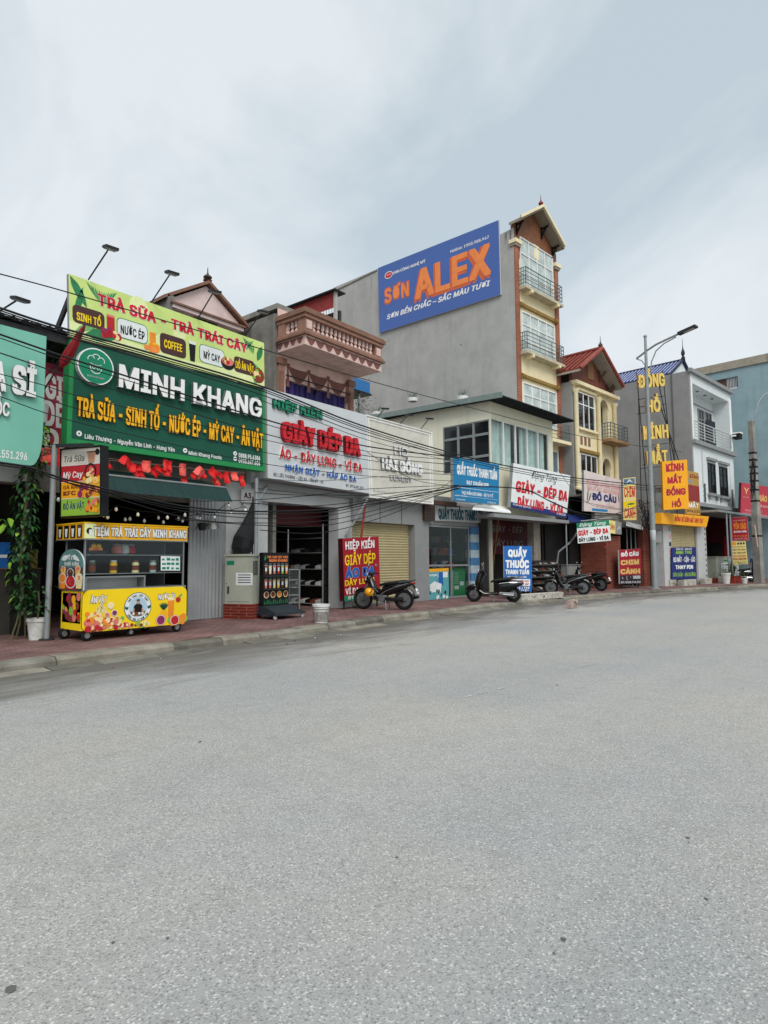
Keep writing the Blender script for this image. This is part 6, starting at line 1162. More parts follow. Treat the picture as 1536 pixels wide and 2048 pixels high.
for i in range(4): S.rect(.06 + i * .24, .24 + i * .24, .08, .92, rnd.choice([m_('brownfood'), m_('black'), m_('darkbrown')])); S.poly([(.1 + i * .24, .7), (.2 + i * .24, .7), (.18 + i * .24, .15), (.12 + i * .24, .15)], rnd.choice([m_('redfood'), m_('paper'), m_('brownfood')]), .005)
S.done()
for x, y in ((CX0 + .04, YC + .06), (CX1 - .03, YC + .06), (CX0 + .04, CYB - .05), (CX1 - .03, CYB - .05)): b = B(); b.box(x - .015, x + .015, y - .015, y + .015, zt, zs0, m_('cartsteel')); b.build('post', cart)
sh1, sh2 = at(200, 1109, A, YC + .1).z, at(200, 1147, A, YC + .1).z
for z in (sh1, sh2): b = B(); b.box(CX0 + .03, CX1 - .02, YC + .08, CYB - .1, z - .015, z, m_('cartsteel')); b.build('shelf', cart)
b = B(); b.box(CX0 + .04, CX1 - .03, CYB - .08, CYB - .07, zt, zs0, m_('shadepanel')); b.build('back_panel', cart)  # near-black sheet added for the shade seen through the open cart
b = B(); b.box(CX0 + .05, CX1 - .04, YC + .055, YC + .06, sh2, zs0, m_('glass')); b.build('glass_pane', cart)
xg = at(288, 1160, A, YC + .05).x; b = B(); zg = at(200, 1156, A, YC + .05).z
for x in (CX0 + .06, xg): b.box(x, x + .03, YC + .05, YC + .5, zt + .02, zg, m_('cartsteel'))
b.box(CX0 + .06, xg + .03, YC + .05, YC + .5, zg, zg + .03, m_('cartsteel')); b.box(CX0 + .09, xg, YC + .3, YC + .31, zt + .02, zg, m_('lightgrey')); b.build('prep_guard', cart)
for x, y, rr in ((CX0 + .12, YC + .06, .1), (CX0 + .95, YC + .1, .085), (CX1 - .15, YC + .06, .1), (CX1 - .45, CYB - .1, .1), (CX0 + .02, CYB - .1, .1)):
    b = B(); b.lathe([(rr - .02, -.025), (rr, -.012), (rr, .012), (rr - .02, .025)], (x, y, .13 + rr), m_('rubber'), 14, 'y'); w = b.build('wheel', cart, True)
    b = B(); b.bar((x - .04, y - .035, .13 + rr), (x, y - .035, zb), .03, .012, m_('cartsteel')); b.bar((x - .04, y + .035, .13 + rr), (x, y + .035, zb), .03, .012, m_('cartsteel')); b.box(x - .04, x + .04, y - .05, y + .05, zb - .035, zb - .03 + .02, m_('darkgrey')); b.lathe([(rr * .5, -.03), (rr * .5, .03)], (x, y, .13 + rr), m_('steel'), 10, 'y'); b.build('caster', w)
S = Sign('menu_card', 'green and white menu card standing on the cart shelf at its right end', 'menu card', quad([(322, 1112), (360, 1113), (360, 1141), (322, 1141)], A, YC + .02), .01, m_('paper'))
for i in range(3):
    for j in range(4): S.rect(.05 + j * .24, .05 + j * .24 + rnd.uniform(.12, .2), .08 + i * .31, .08 + i * .31 + rnd.uniform(.12, .24), m_('logogreen'))
S.done()
for k_, (px, mt, top, lb) in enumerate(((228, 'gold', 'plastic', 'glass jar with yellow contents on the lower cart shelf, left of the middle'), (272, 'creamfood', 'brownfood', 'glass jar with spotted cream contents on the lower cart shelf, right of the middle'), (307, 'lightgrey', 'grey', 'pale empty jar beside the green and white menu card'), (185, 'darkbrown', 'grey', 'dark jar at the left end of the lower cart shelf'))):
    p = V((at(px, 1130, A, YC + .2).x, YC + .22, sh2)); t = thing('jar', lb, 'jar', p, 0, 'jars on the cart'); b = B(); b.lathe([(.06, 0), (.065, .02), (.065, .17), (.05, .2)], p, m_(mt), 12); b.build('body', t, True); b = B(); b.lathe([(.055, .2), (.055, .235), (.01, .24)], p, m_(top), 12); b.build('lid', t); b = B(); b.lathe([(.066, .05), (.0665, .14)], p, m_('brownfood'), 12); b.build('label', t)
for k_, (px, mt) in enumerate(((235, 'pinkfood'), (250, 'plastic'), (262, 'redfood'))):
    p = V((at(px, 1100, A, YC + .3).x, YC + .32, sh1)); t = thing('glass_jar', ['big round jar with pink drink on the upper cart shelf', 'milky round jar in the middle of the upper cart shelf', 'big round jar with red drink on the upper cart shelf'][k_], 'jar', p, 0, 'jars on the upper shelf'); b = B(); b.lathe([(.05, 0), (.09, .03), (.1, .1), (.07, .17)], p, m_(mt), 12); b.build('body', t, True); b = B(); b.lathe([(.075, .17), (.075, .2), (.01, .21)], p, m_('grey'), 12); b.build('lid', t)
p0 = V((at(190, 1100, A, YC + .2).x, YC + .2, sh1)); b = B(); b.box(p0.x - .14, p0.x + .14, p0.y - .12, p0.y + .12, sh1, sh1 + .05, m_('darkgrey')); b.box(p0.x - .15, p0.x + .15, p0.y - .13, p0.y - .12, sh1, sh1 + .07, m_('black')); solo(b, 'fruit_tray', 'small black tray holding oranges on the upper cart shelf', 'tray', p0)
for i, (dx, dz, mt) in enumerate(((-.08, .09, 'orange'), (0, .09, 'orangedark'), (.08, .09, 'juice'), (-.04, .15, 'gold'), (.05, .15, 'yellow'))):
    b = B(); b.sph((p0.x + dx, p0.y - .03, sh1 + dz), .048, m_(mt), 10); solo(b, 'orange', 'round orange fruit heaped on the small black tray of the cart', 'fruit', (p0.x + dx, p0.y - .03, sh1 + dz - .048), 'fruit on the cart tray', True)

# ------------------------------------------------------------------ pole with the food blade sign
pb = gnd(93, 1280); zt = onX(105, 890, Fr(pb.x, pb.y, 39), 0).z
t = thing('sign_pole', 'tall grey steel pole standing on the pavement left of the yellow cart', 'pole', pb); b = B(); b.cyl(pb, (pb.x + .02, pb.y, zt), .05, m_('galv'), 12); b.build('post', t, True)
b = B(); b.lathe([(.13, 0), (.13, .02), (.06, .03)], pb, m_('darkgrey'), 10); b.build('base_plate', t)
b = B(); b.bar((pb.x + .02, pb.y + .1, zt), (pb.x + .2, pb.y - 1.05, zt - .1), .06, .06, m_('darkgrey')); b.build('arm', t)
BS = Fr(pb.x + .15, pb.y - .1, -79)
S = Sign('blade_sign', 'black framed blade sign with four coloured food panels, hung above the cart', 'blade sign', quad([(123.5, 900.5), (201, 893.5), (201, 1028.5), (122.5, 1033)], BS, 0), .14, m_('paper'), m_('black'), frame=m_('black'), fw=.03)
S.rect(0, 1, .0, .26, m_('greenfood')); S.rect(0, 1, .26, .51, m_('orangesign'), .0028); S.rect(0, 1, .51, .755, m_('redfood'), .003); S.rect(0, 1, .755, 1, M('milk', '#d5cbc0'), .0032)
S.rect(0, 1, .255, .262, m_('paper'), .005); S.rect(0, 1, .505, .513, m_('paper'), .005); S.rect(0, 1, .752, .76, m_('paper'), .005)
S.text('Trà Sữa', .07, .6, .81, .9, m_('black'), bold=.01, shear=.2); S.poly([(.68, .93), (.88, .93), (.85, .77), (.71, .77)], M('milktea', '#c98f72'), .006); S.rect(.66, .9, .93, .945, m_('black'), .007); S.disc(.93, .93, .06, m_('black'), .006, 10)
S.text('Mỳ Cay', .04, .56, .57, .66, m_('white'), bold=.02, shear=.2); S.disc(.76, .64, .155, m_('black'), .006, 18); S.disc(.76, .64, .12, m_('redfood'), .008, 18); S.cluster(.68, .84, .6, .68, [m_('pinkfood'), m_('redfood'), m_('creamfood')], 12, .04, .01); S.cluster(.6, 1, .5, .56, [m_('gold'), m_('creamfood')], 9, .06, .009)
S.text('GÀ RÁN', .05, .5, .405, .455, m_('brownfood'), bold=.04); S.text('KFC', .05, .38, .31, .37, m_('brownfood'), bold=.06); S.cluster(.45, .97, .29, .42, [m_('brownfood'), m_('gold'), m_('juice'), m_('pinkfood'), m_('purplefood')], 30, .06, .006)
S.text('ĐỒ ĂN VẶT', .05, .6, .1, .19, m_('navy'), bold=.03); S.cluster(.66, .95, .05, .22, [m_('juice'), m_('redfood'), m_('gold'), m_('pinkfood')], 26, .045, .006); S.done()

# ------------------------------------------------------------------ bulbs, bunting
bl = [(137, 508), (30, 558), (65, 575), (215, 595), (255, 590), (323, 552), (378, 607), (498, 580), (540, 617), (575, 578), (668, 587), (703, 605), (725, 555), (828, 583), (852, 585), (977, 572), (1097, 478), (1117, 545), (1240, 515), (-390, 400), (-355, 425)]
t = thing('string_lights', 'string of white bulbs drooping under the dark green awning', 'string lights', wat(200, 1030, A, 12.2)); b = B(); row = sorted(bl)
fr_ = [q for q in row if q[1] < 580]; bk = [q for q in row if q[1] >= 580]
for rw, y in ((fr_, 12.0), (bk, 12.35)):
    pts = [wat(200 + .2344 * x, 900 + .2344 * z - 8, A, y) for x, z in rw]; b.tube(pts, .008, m_('cable'), 4, True)
b.build('wire', t)
for rw, y in ((fr_, 12.0), (bk, 12.35)):
    for x, z in rw: p = wat(200 + .2344 * x, 900 + .2344 * z, A, y); b = B(); b.lathe([(.004, -.04), (.027, -.022), (.034, 0), (.024, .03), (.015, .045)], p, m_('bulb'), 8); b.lathe([(.016, .044), (.016, .075)], p, m_('black'), 6); b.build('bulb', t, True)
t = thing('flag_bunting', 'row of small red flags strung beneath the dark green shop sign', 'bunting', wat(240, 905, A, 12.15)); b = B()
for y0, y1 in ((898, 948), (905, 945)): b.tube([wat(85 + 405 * i / 12, y0 + (y1 - y0) * i / 12 + 3 * sin(pi * i / 12) , A, 12.15) for i in range(13)], .008, M('cordgrey', '#6a5a52'), 4, True)
b.build('cord', t); fr2 = random.Random(21)
M('flagbright', '#f0625a', rough=.7, n=.1)  # paler red: light shining through thin cloth, put into the colour
for zx, zy, w, h, tl in ((60, 130, .14, .14, .3), (215, 95, .18, .2, -.7), (262, 140, .2, .18, -.4), (318, 165, .2, .16, .3), (330, 205, .22, .14, .15), (403, 140, .2, .24, 0), (462, 190, .13, .2, .6), (500, 160, .1, .2, .8), (575, 135, .2, .24, -.15), (580, 195, .16, .14, .05), (712, 168, .16, .27, .02), (725, 258, .15, .15, .1), (795, 220, .1, .14, .5), (850, 190, .2, .24, -.75), (880, 215, .16, .14, .3), (965, 195, .2, .24, .7), (985, 275, .16, .18, .05), (1022, 215, .1, .16, .4), (1088, 235, .15, .28, .02), (1150, 225, .2, .2, 0), (1205, 262, .15, .26, -.03), (-468, 40, .2, .26, .1), (-375, 60, .24, .36, -.05)):
    c = wat(200 + .2344 * zx, 900 + .2344 * zy, A, 12.08 + fr2.uniform(-.1, .1)); mt = m_('flagbright') if zx in (403, 712) or fr2.random() < .22 else m_('flagred'); b = B(); vs = []; n = 5
    for i in range(n + 1):
        for j in range(n + 1):
            x, z = (i / n - .5) * w, (.5 - j / n) * h; xx = x * cos(tl) - z * sin(tl); zz = x * sin(tl) + z * cos(tl); vs.append(c + V((xx, .05 * sin(i * 1.3 + zx) * (j / n + .3) + .03 * sin(j * 1.1), zz + .02 * sin(i * 1.7 + zx) * j / n)))
    b.add(vs, [(i * 6 + j, i * 6 + j + 1, (i + 1) * 6 + j + 1, (i + 1) * 6 + j) for i in range(n) for j in range(n)], mt, True)
    if zx in (403, 712, 985, 1205): b.poly([c + V((.05 * (1 if k % 2 == 0 else .42) * cos(pi / 2 + k * pi / 5), -.06, .05 * (1 if k % 2 == 0 else .42) * sin(pi / 2 + k * pi / 5))) for k in range(10)], m_('orangedark'), True)  # yellow star drawn dark orange, its backlit shade painted into the colour
    b.build('flag', t, True)
t = thing('flag_pole_prop', 'grey steel pole propping the right end of the dark green sign', 'pole', gnd(510, 1236)); p = gnd(510, 1236); zz = onX(512, 955, Fr(p.x, p.y, 39), 0).z; b = B(); b.cyl(p, (p.x, p.y, zz), .045, m_('galv'), 12); b.build('post', t, True); b = B(); b.bar((p.x, p.y, zz - .1), (p.x + .5, p.y + .5, zz), .05, .05, m_('galv')); b.bar((p.x, p.y, zz - .75), (p.x + .7, p.y + .4, zz - .12), .05, .05, m_('galv')); b.build('arm', t)
t.name = 'sign_pole'
S = Sign('house_plaque', 'small pale plaque with a dark red number on the grey pillar', 'plaque', quad([(483, 978), (507, 981), (507, 1006), (483, 1004)], A, 12.7), .03, m_('lightgrey')); S.text('A3', .2, .8, .35, .75, m_('maroon'), bold=.04); S.done()

# ------------------------------------------------------------------ cabinets and stands in front of the shops
def cabinet(px0, px1, yt, yb_, fr, y, d, label, name='utility_cabinet'):
    a, c = at(px0, yt, fr, y), at(px1, yb_, fr, y); return a.x, c.x, c.z, a.z
g = gnd(502, 1239); UF = Fr(g.x, g.y, -68); x0, x1, z1, z0 = at(451, 1112, UF).x, 0, at(495, 1108, UF).z, at(480, 1208, UF).z; YU = 0; dU = min(.5, onX(517, 1160, UF, 0).y)
t = thing('utility_cabinet', 'grey green metal cabinet on a red brick base beside the corrugated wall', 'utility cabinet', g); b = B(UF); b.box(x0, x1, YU, YU + dU, z0, z1 - .05, m_('cabinet')); b.box(x0 - .03, x1 + .03, YU - .03, YU + dU + .03, z1 - .05, z1, m_('cabinet')); b.build('body', t)
b = B(UF); b.box(x0 - .03, x1 + .05, YU - .03, YU + dU + .05, .13, z0 - .002, brickmat('tilebrick', '#7d2a20', '#6e241c', '#8a5d50', .24, .07, .008, axis='z')); b.build('brick_base', t)
b = B(UF); b.box(x0 + .05, x1 - .05, YU - .012, YU - .002, z0 + .06, z1 - .12, m_('cabinet')); b.box(x0 + .02, x1 - .02, YU - .008, YU - .001, (z0 + z1) / 2 - .12, (z0 + z1) / 2 - .1, m_('darkgrey')); dr = b.build('door', t); b = B(UF); b.box(x0 + .08, x0 + .12, YU - .03, YU - .013, z0 + .25, z0 + .42, m_('darkgrey')); b.build('handle', dr)
b = B(UF)
for i in range(14): b.box(x1 + .001, x1 + .008, YU + .06, YU + dU - .06, z1 - .5 + i * .025, z1 - .49 + i * .025, m_('darkgrey'))
b.build('louvre', t); b = B(UF); b.box(x0 + .3, x0 + .75, YU - .016, YU - .013, z1 - .75, z1 - .45, m_('paper'))
for i in range(4): b.box(x0 + .36, x0 + .7, YU - .018, YU - .0165, z1 - .51 - i * .06, z1 - .49 - i * .06, m_('darkgrey'))
b.box(x0 + .05, x0 + .25, YU - .016, YU - .013, z1 - .26, z1 - .16, m_('logogreen')); b.build('notice', t)
t = thing('folded_parasol', 'black folded parasol wrapped against the pale pillar behind the cabinet', 'parasol', wat(490, 1105, A, 12.55)); b = B()
P = [wat(x, y, A, 12.55) for x, y in ((506, 1005), (503, 1030), (497, 1055), (488, 1080), (484, 1095), (488, 1106))]
b.tube(P, [.03, .12, .2, .27, .26, .24], m_('tarp'), 9, True); b.build('cover', t, False); b = B(); b.cyl((P[0].x, P[0].y, .13), P[0] + V((0, 0, .15)), .02, m_('darkgrey'), 8); b.build('pole', t)
MS = Fr(0, 0, 8)
g = gnd(556, 1237); MS = Fr(g.x, g.y, 3); a, c = at(527, 1105, MS, .25), at(578, 1108, MS, .25); x0, x1, z1 = a.x, c.x, a.z; z0 = at(540, 1213, MS, .25).z
t = fthing('menu_stand', 'black wheeled menu stand with rows of pictured cups on the pavement', 'menu stand', MS, (x0, 0, 0.13)); 
S = Sign('', '', '', [MS.w((x0, .25, z1)), MS.w((x1, .25, z1)), MS.w((x1, .25, z0)), MS.w((x0, .25, z0))], .14, m_('black'), root=t)
S.text('TRÀ TRÁI CÂY TƯƠI', .14, .95, .895, .935, m_('orange'), bold=.04); S.text('MINH KHANG', .22, .93, .83, .875, m_('orange'), bold=.04); S.leaf(.04, .85, .14, .06, 70, m_('leafprint'))
for rw, (v0, v1, cols) in enumerate(((.6, .77, ('brownfood', 'creamfood', 'pinkfood', 'redfood', 'greenfood', 'juice')), (.34, .51, ('pinkfood', 'pinkfood', 'paleyellow', 'gold', 'darkbrown', 'creamfood')))):
    for i, mt in enumerate(cols): uu = .1 + i * .16; S.poly([(uu - .055, v1 - .02), (uu + .055, v1 - .02), (uu + .035, v0), (uu - .035, v0)], m_(mt), .004); S.rect(uu - .03, uu + .03, v0 + .05, v1 - .05, m_('paper'), .006); S.rect(uu - .06, uu + .06, v1 - .02, v1, m_('grey'), .006); S.rect(uu - .04, uu + .04, v1 + .015, v1 + .025, m_('grey'), .004)
for i, mt in enumerate(('purplefood', 'brownfood', 'juice', 'brownfood')): S.disc(.12 + i * .25, .22, .085, m_('creamfood'), .004, 12); S.disc(.12 + i * .25, .22, .065, m_(mt), .006, 12)
for i in range(24): S.leaf(.04 + i * .04, .04, .07 + .03 * (i % 3), .03, 70 + 40 * (i % 2), m_('leafprint'), .004)
S.done()
for z in (.55, .31): b = B(MS); zz = z0 + (z1 - z0) * z; b.box(x0 - .01, x1 + .01, .12, .249, zz, zz + .03, m_('darkgrey')); b.build('shelf', t)
b = B(MS); zb_ = .13 + .1; b.prism([(0, 0)] * 0 + [(x0 - .1, zb_), (x1 + .06, zb_), (x1 + .06, zb_ + .05), (x0 - .1, zb_ + .05)], -.28, .5, M('slate', '#2f363c', rough=.4, n=.1)); b.hexa([(x0 - .02, .2, zb_ + .2), (x1 + .02, .2, zb_ + .2), (x1 + .03, -.22, zb_ + .052), (x0 - .03, -.22, zb_ + .052), (x0 - .02, .45, zb_ + .2), (x1 + .02, .45, zb_ + .2), (x1 + .03, .45, zb_ + .052), (x0 - .03, .45, zb_ + .052)], m_('slate')); b.build('base', t)
for x in (x0 - .05, x1):
    for y in (-.22, .42): b = B(MS); b.lathe([(.03, -.02), (.05, -.012), (.05, .012), (.03, .02)], (x, y, .18), m_('lightgrey'), 10, 'y'); b.build('wheel', t, True)
g = gnd(598, 1226); GF = Fr(g.x, g.y, 0); a, c = at(583, 1138, GF, 0), at(599, 1225, GF, 0)
t = fthing('glass_showcase', 'narrow glass showcase with metal shelves behind the black menu stand', 'showcase', GF, (a.x, 0, .13)); x0, x1, z1 = a.x - .35, c.x, a.z; b = B(GF)
for x in (x0, x1):
    for y in (0, .42): b.box(x - .02, x + .02, y, y + .035, .13, z1, m_('steel'))
b.box(x0, x1, 0, .45, z1 - .03, z1, m_('steel')); b.box(x0, x1, 0, .45, .15, .2, m_('steel')); b.build('frame', t)
for i in range(4): b = B(GF); z = .4 + i * (z1 - .5) / 4; b.box(x0, x1, .02, .43, z, z + .02, m_('lightgrey')); b.build('shelf', t); 
b = B(GF); b.box(x0 + .02, x1 - .02, .003, .008, .2, z1 - .03, m_('glasscase')); b.build('pane', t); b = B(GF); b.box(x0 + .05, x1 - .05, .4, .41, .2, z1, m_('grey')); b.build('back_panel', t)
g = gnd(642, 1245); t = thing('bucket', 'dirty white paint bucket standing on the kerb edge before the leather shop', 'bucket', g); b = B(); b.lathe([(.15, 0), (.18, .36), (.2, .36), (.2, .41), (.17, .41), (.14, .03)], g, m_('plastic'), 16); b.build('body', t, True); b = B(); b.lathe([(.192, .3), (.195, .31)], g, m_('grey'), 16); b.lathe([(.165, .04), (.183, .25), (.185, .25)], g, M('bucketlabel', '#8b8783', n=.5, sc=14), 16); b.build('label', t)

# shelves of shoes out on the pavement at the leather shop
RK = Fr(*gnd(1072, 1190)[:2], -6); a, c = at(1070, 1121, RK, 0), at(1136, 1130, RK, 0); x0, x1, z1 = a.x, c.x, a.z
t = fthing('shoe_rack', 'dark wooden shoe rack standing open on the pavement behind the motorbikes', 'shoe rack', RK, (x0, 0, .13)); b = B(RK)
for i in range(5): z = .3 + i * (z1 - .5) / 4; b.box(x0, x1, .0 + .1 * i, .4 + .1 * i, z, z + .03, m_('interiordark')); b.box(x0, x1, -.01 + .1 * i, .0 + .1 * i, z + .0, z + .05, m_('rackgrey'))
for x in (x0, (x0 + x1) / 2, x1): b.bar((x, .0, .13), (x, .6, z1), .05, .05, m_('darkbrown'))
b.box(x0, x1, .55, .6, .3, z1, m_('interiordark')); b.build('frame', t); r5 = random.Random(5)
for i in range(5):
    z = .331 + i * (z1 - .5) / 4; n_ = int((x1 - x0) / .16)
    for k in range(n_):
        if r5.random() < .1: continue
        x = x0 + .1 + k * .16; y = .06 + .1 * i; mt = r5.choice([m_('black'), m_('darkgrey'), m_('brownfood'), m_('grey'), m_('plastic'), m_('darkbrown')]); b = B(RK)
        b.hexa([(x - .04, y, z + .06), (x + .04, y, z + .06), (x + .045, y, z), (x - .045, y, z), (x - .035, y + .24, z + .12), (x + .035, y + .24, z + .12), (x + .04, y + .24, z), (x - .04, y + .24, z)], mt); solo(b, 'leather_shoe', 'dark leather shoe on the wooden rack out on the pavement', 'shoes', RK.w((x, y, z)), 'shoes on the pavement rack')
t = fthing('goods_counter', 'pale low counter behind the two motorbikes at the leather shop', 'counter', CRM, (xe - 2, .2, .14)); x0, x1 = at(1137, 1150, CRM, .3).x, at(1207, 1150, CRM, .3).x; b = B(CRM); b.box(x0, x1, .3, .9, .14, at(1160, 1130, CRM, .3).z, M('counterpale', '#8e8f8b', n=.15)); b.box(x0 - .04, x1 + .04, .26, .94, at(1160, 1130, CRM, .3).z, at(1160, 1130, CRM, .3).z + .04, m_('grey')); b.build('body', t)
S = Sign('signboard', 'blue upright pharmacy board with big pale letters and a white box, behind the scooter', 'signboard', quad([(1008, 1092), (1064, 1092), (1064, 1183), (1009, 1182)], Fr(*gnd(1064, 1197)[:2], -22), 0), .05, m_('boardblue'), m_('lightgrey'))
S.ptext('QUẦY', 1016, 1054, 1100, 1113, m_('white'), bold=.06); S.ptext('THUỐC', 1011, 1058, 1121, 1135, m_('white'), bold=.06); S.ptext('THANH TUẤN', 1011, 1058, 1139.5, 1148, m_('white'), bold=.05); S.ptext('BÁN THUỐC THEO ĐƠN', 1015, 1053, 1152, 1155, m_('white'), bold=.02)
S.rrect(.1, .93, .12, .27, m_('paper'), .03, .004); S.text('TƯ VẤN MIỄN PHÍ', .16, .88, .21, .245, m_('redfood'), bold=.03, shear=.2, out=.008); S.text('ĐO HUYẾT ÁP', .18, .88, .14, .18, m_('redfood'), bold=.03, shear=.2, out=.008); S.text('0982.22.1718', .1, .9, .055, .1, m_('white'), bold=.03); S.text('ZALO 24/24', .3, .88, .012, .04, m_('white'), bold=.02)
for e in (.1, .95): p = S.at(e, 0, -.025); b = B(); b.bar(p, V((p.x, p.y, .13)), .035, .035, m_('steel'), world=True); b.build('leg', S.root)
S.done()

# ------------------------------------------------------------------ motorbikes
M('bikeblack', '#0d0d0f', rough=.16, n=0, spec=.6); M('bikegrey', '#4b4d50', rough=.3, n=0); M('bikesilver', '#8d9092', rough=.25, n=0, metal=.7); M('tyre', '#161616', rough=.9, n=.2); M('mirror', '#c9d0d2', rough=.05, n=0, metal=1); M('headlamp', '#b9c2c6', rough=.08, n=0, spec=.8); M('taillamp', '#a01216', rough=.2, n=0)
def wheel(name, root, x, r, tw, rim, spokes):
    b = B(); n, k = 24, 8; vs = []
    for i in range(n):
        for j in range(k): a, c = 2 * pi * i / n, 2 * pi * j / k; R = r - tw + tw * cos(c); vs.append((x + R * cos(a), tw * .95 * sin(c), r + R * sin(a)))
    b.add(vs, [(i * k + j, ((i + 1) % n) * k + j, ((i + 1) % n) * k + (j + 1) % k, i * k + (j + 1) % k) for i in range(n) for j in range(k)], m_('tyre')); w = b.build(name, root, True)
    b = B(); rr = r - 1.75 * tw
    b.lathe([(rr, -.02), (rr + .012, -.025), (rr + .012, .025), (rr, .02), (rr - .01, .0)], (x, 0, r), rim, 24, 'y')
    for i in range(spokes): a = 2 * pi * i / spokes; b.bar((x, .025 * (-1) ** i, r), (x + rr * cos(a), .012 * (-1) ** i, r + rr * sin(a)), .012 if spokes > 8 else .035, .01 if spokes > 8 else .025, rim, up=(0, 1, 0))
    b.lathe([(.05, -.05), (.06, -.03), (.06, .03), (.05, .05)], (x, 0, r), m_('engine'), 12, 'y'); b.build('rim', w, True); return w
def fender(b, x, r, a0, a1, w, mat):
    n = 10; vs = []
    for i in range(n + 1):
        a = radians(a0 + (a1 - a0) * i / n)
        for e, d in ((-1, -.03), (-.75, .0), (.75, .0), (1, -.03)): vs.append((x + (r + d) * cos(a), w * e, r * 0 + .29 + (r + d) * sin(a)))
    b.add(vs, [(i * 4 + j, i * 4 + 4 + j, i * 4 + 5 + j, i * 4 + 1 + j) for i in range(n) for j in range(3)], mat)
def underbone(label, group, tint='bikeblack', seat='seat'):
    t = thing('motorbike', label, 'motorbike', (0, 0, 0), 0, group); bk = m_(tint)
    wheel('front_wheel', t, .62, .29, .042, m_('engine'), 18); wheel('rear_wheel', t, -.61, .29, .048, m_('engine'), 18)
    b = B(); fender(b, .62, .325, 35, 150, .055, bk); b.build('front_fender', t, True); b = B(); fender(b, -.61, .33, 30, 165, .065, bk); b.build('rear_fender', t, True)
    b = B()
    for s in (-.075, .075): b.tube([(.62, s, .29), (.5, s, .62), (.42, s * .8, .86)], .022, m_('engine'), 8)
    b.build('fork', t, True)
    b = B(); b.loft([(.56, 0, .78, .05, .05), (.5, 0, .82, .13, .1), (.42, 0, .86, .14, .13), (.36, 0, .9, .1, .1)], bk); b.build('front_cowl', t, True)
    b = B()
    for s in (-1, 1): b.add([(.47, s * .05, .86), (.36, s * .17, .82), (.22, s * .2, .52), (.1, s * .19, .3), (.24, s * .1, .3), (.36, s * .06, .56), (.33, s * .155, .8), (.19, s * .185, .5), (.08, s * .175, .3)], [(0, 1, 2, 5), (5, 2, 3, 4), (1, 6, 7, 2), (2, 7, 8, 3), (0, 5, 7, 6), (5, 4, 8, 7)], bk)
    b.build('leg_shield', t); b = B()
    for s in (-1, 1):
        b.poly([(.3, s * .192, .6), (.24, s * .203, .62), (.12, s * .203, .4), (.18, s * .2, .38)], m_('bikegrey'))
        b.tube([(.1, s * .195, .36), (-.1, s * .15, .52), (-.4, s * .15, .64), (-.75, s * .1, .74)], .012, m_('bikesilver'), 6)
    b.build('side_stripe', t)
    b = B(); b.loft([(.42, 0, .62, .05, .12), (.25, 0, .48, .08, .1), (.05, 0, .47, .09, .1), (-.1, 0, .52, .1, .12)], bk); b.tube([(.43, 0, .97), (.4, 0, .8), (.3, 0, .58), (.15, 0, .46)], [.06, .11, .11, .09], bk, 9); b.loft([(.02, 0, .5, .09, .15), (-.25, 0, .58, .14, .16), (-.55, 0, .66, .13, .11), (-.85, 0, .74, .06, .05)], bk); b.build('body', t, True)
    b = B(); b.loft([(.1, 0, .69, .08, .03), (-.05, 0, .72, .12, .05), (-.35, 0, .75, .14, .055), (-.6, 0, .79, .12, .05), (-.78, 0, .8, .07, .03)], m_(seat)); b.build('seat', t, True)
    b = B(); b.tube([(-.5, .14, .76), (-.75, .14, .8), (-.92, .08, .84), (-.92, -.08, .84), (-.75, -.14, .8), (-.5, -.14, .76)], .016, m_('bikegrey'), 7); b.build('grab_rail', t, True)
    b = B(); b.loft([(.47, 0, .99, .05, .04), (.42, 0, 1.0, .1, .06), (.34, 0, 1.01, .1, .05), (.3, 0, 1.0, .06, .03)], bk); b.tube([(.34, .1, 1.0), (.33, .22, 1.03), (.27, .33, 1.0)], .016, m_('rubber'), 7); b.tube([(.34, -.1, 1.0), (.33, -.22, 1.03), (.27, -.33, 1.0)], .016, m_('rubber'), 7); b.build('handlebar', t, True)
    b = B(); b.sph((.475, 0, .985), .07, m_('headlamp'), 12, (.5, 1.15, .75)); b.build('headlight', t, True)
    for s in (-1, 1): b = B(); b.tube([(.35, s * .2, 1.03), (.36, s * .24, 1.18), (.35, s * .27, 1.24)], .008, m_('rubber'), 6); b.sph((.34, s * .29, 1.25), .06, m_('mirror'), 10, (.25, 1.0, .75)); b.build('mirror', t, True)
    for s in (-1, 1): b = B(); b.sph((.5, s * .11, .84), .04, m_('headlamp'), 8, (.8, .8, .7)); b.build('turn_signal', t, True)
    b = B(); b.loft([(.32, 0, .33, .06, .06), (.2, 0, .34, .1, .1), (.0, 0, .33, .11, .11), (-.12, 0, .34, .08, .08)], m_('engine')); b.lathe([(.09, -.15), (.1, -.13), (.1, .13), (.09, .15)], (.02, 0, .31), m_('engine'), 14, 'y'); b.build('engine', t, True)
    b = B(); b.loft([(.0, .1, .31, .02, .07), (-.3, .1, .3, .02, .05), (-.62, .1, .29, .02, .07)], bk); b.build('chain_case', t, True)
    b = B(); b.tube([(.12, -.1, .26), (.0, -.13, .2), (-.3, -.14, .24), (-.55, -.16, .28)], .022, m_('engine'), 8); b.tube([(-.3, -.15, .25), (-.45, -.16, .28), (-.95, -.17, .36), (-1.0, -.17, .37)], [.03, .045, .05, .035], bk, 10); b.build('exhaust', t, True)
    b = B(); b.tube([(-.1, .12, .26), (-.12, .16, .1), (-.14, .18, .0)], .014, m_('engine'), 6); b.tube([(-.1, -.12, .26), (-.12, -.16, .1), (-.14, -.18, .0)], .014, m_('engine'), 6); b.tube([(.12, .24, .27), (.12, -.24, .27)], .014, m_('rubber'), 6); b.build('stand', t, True)
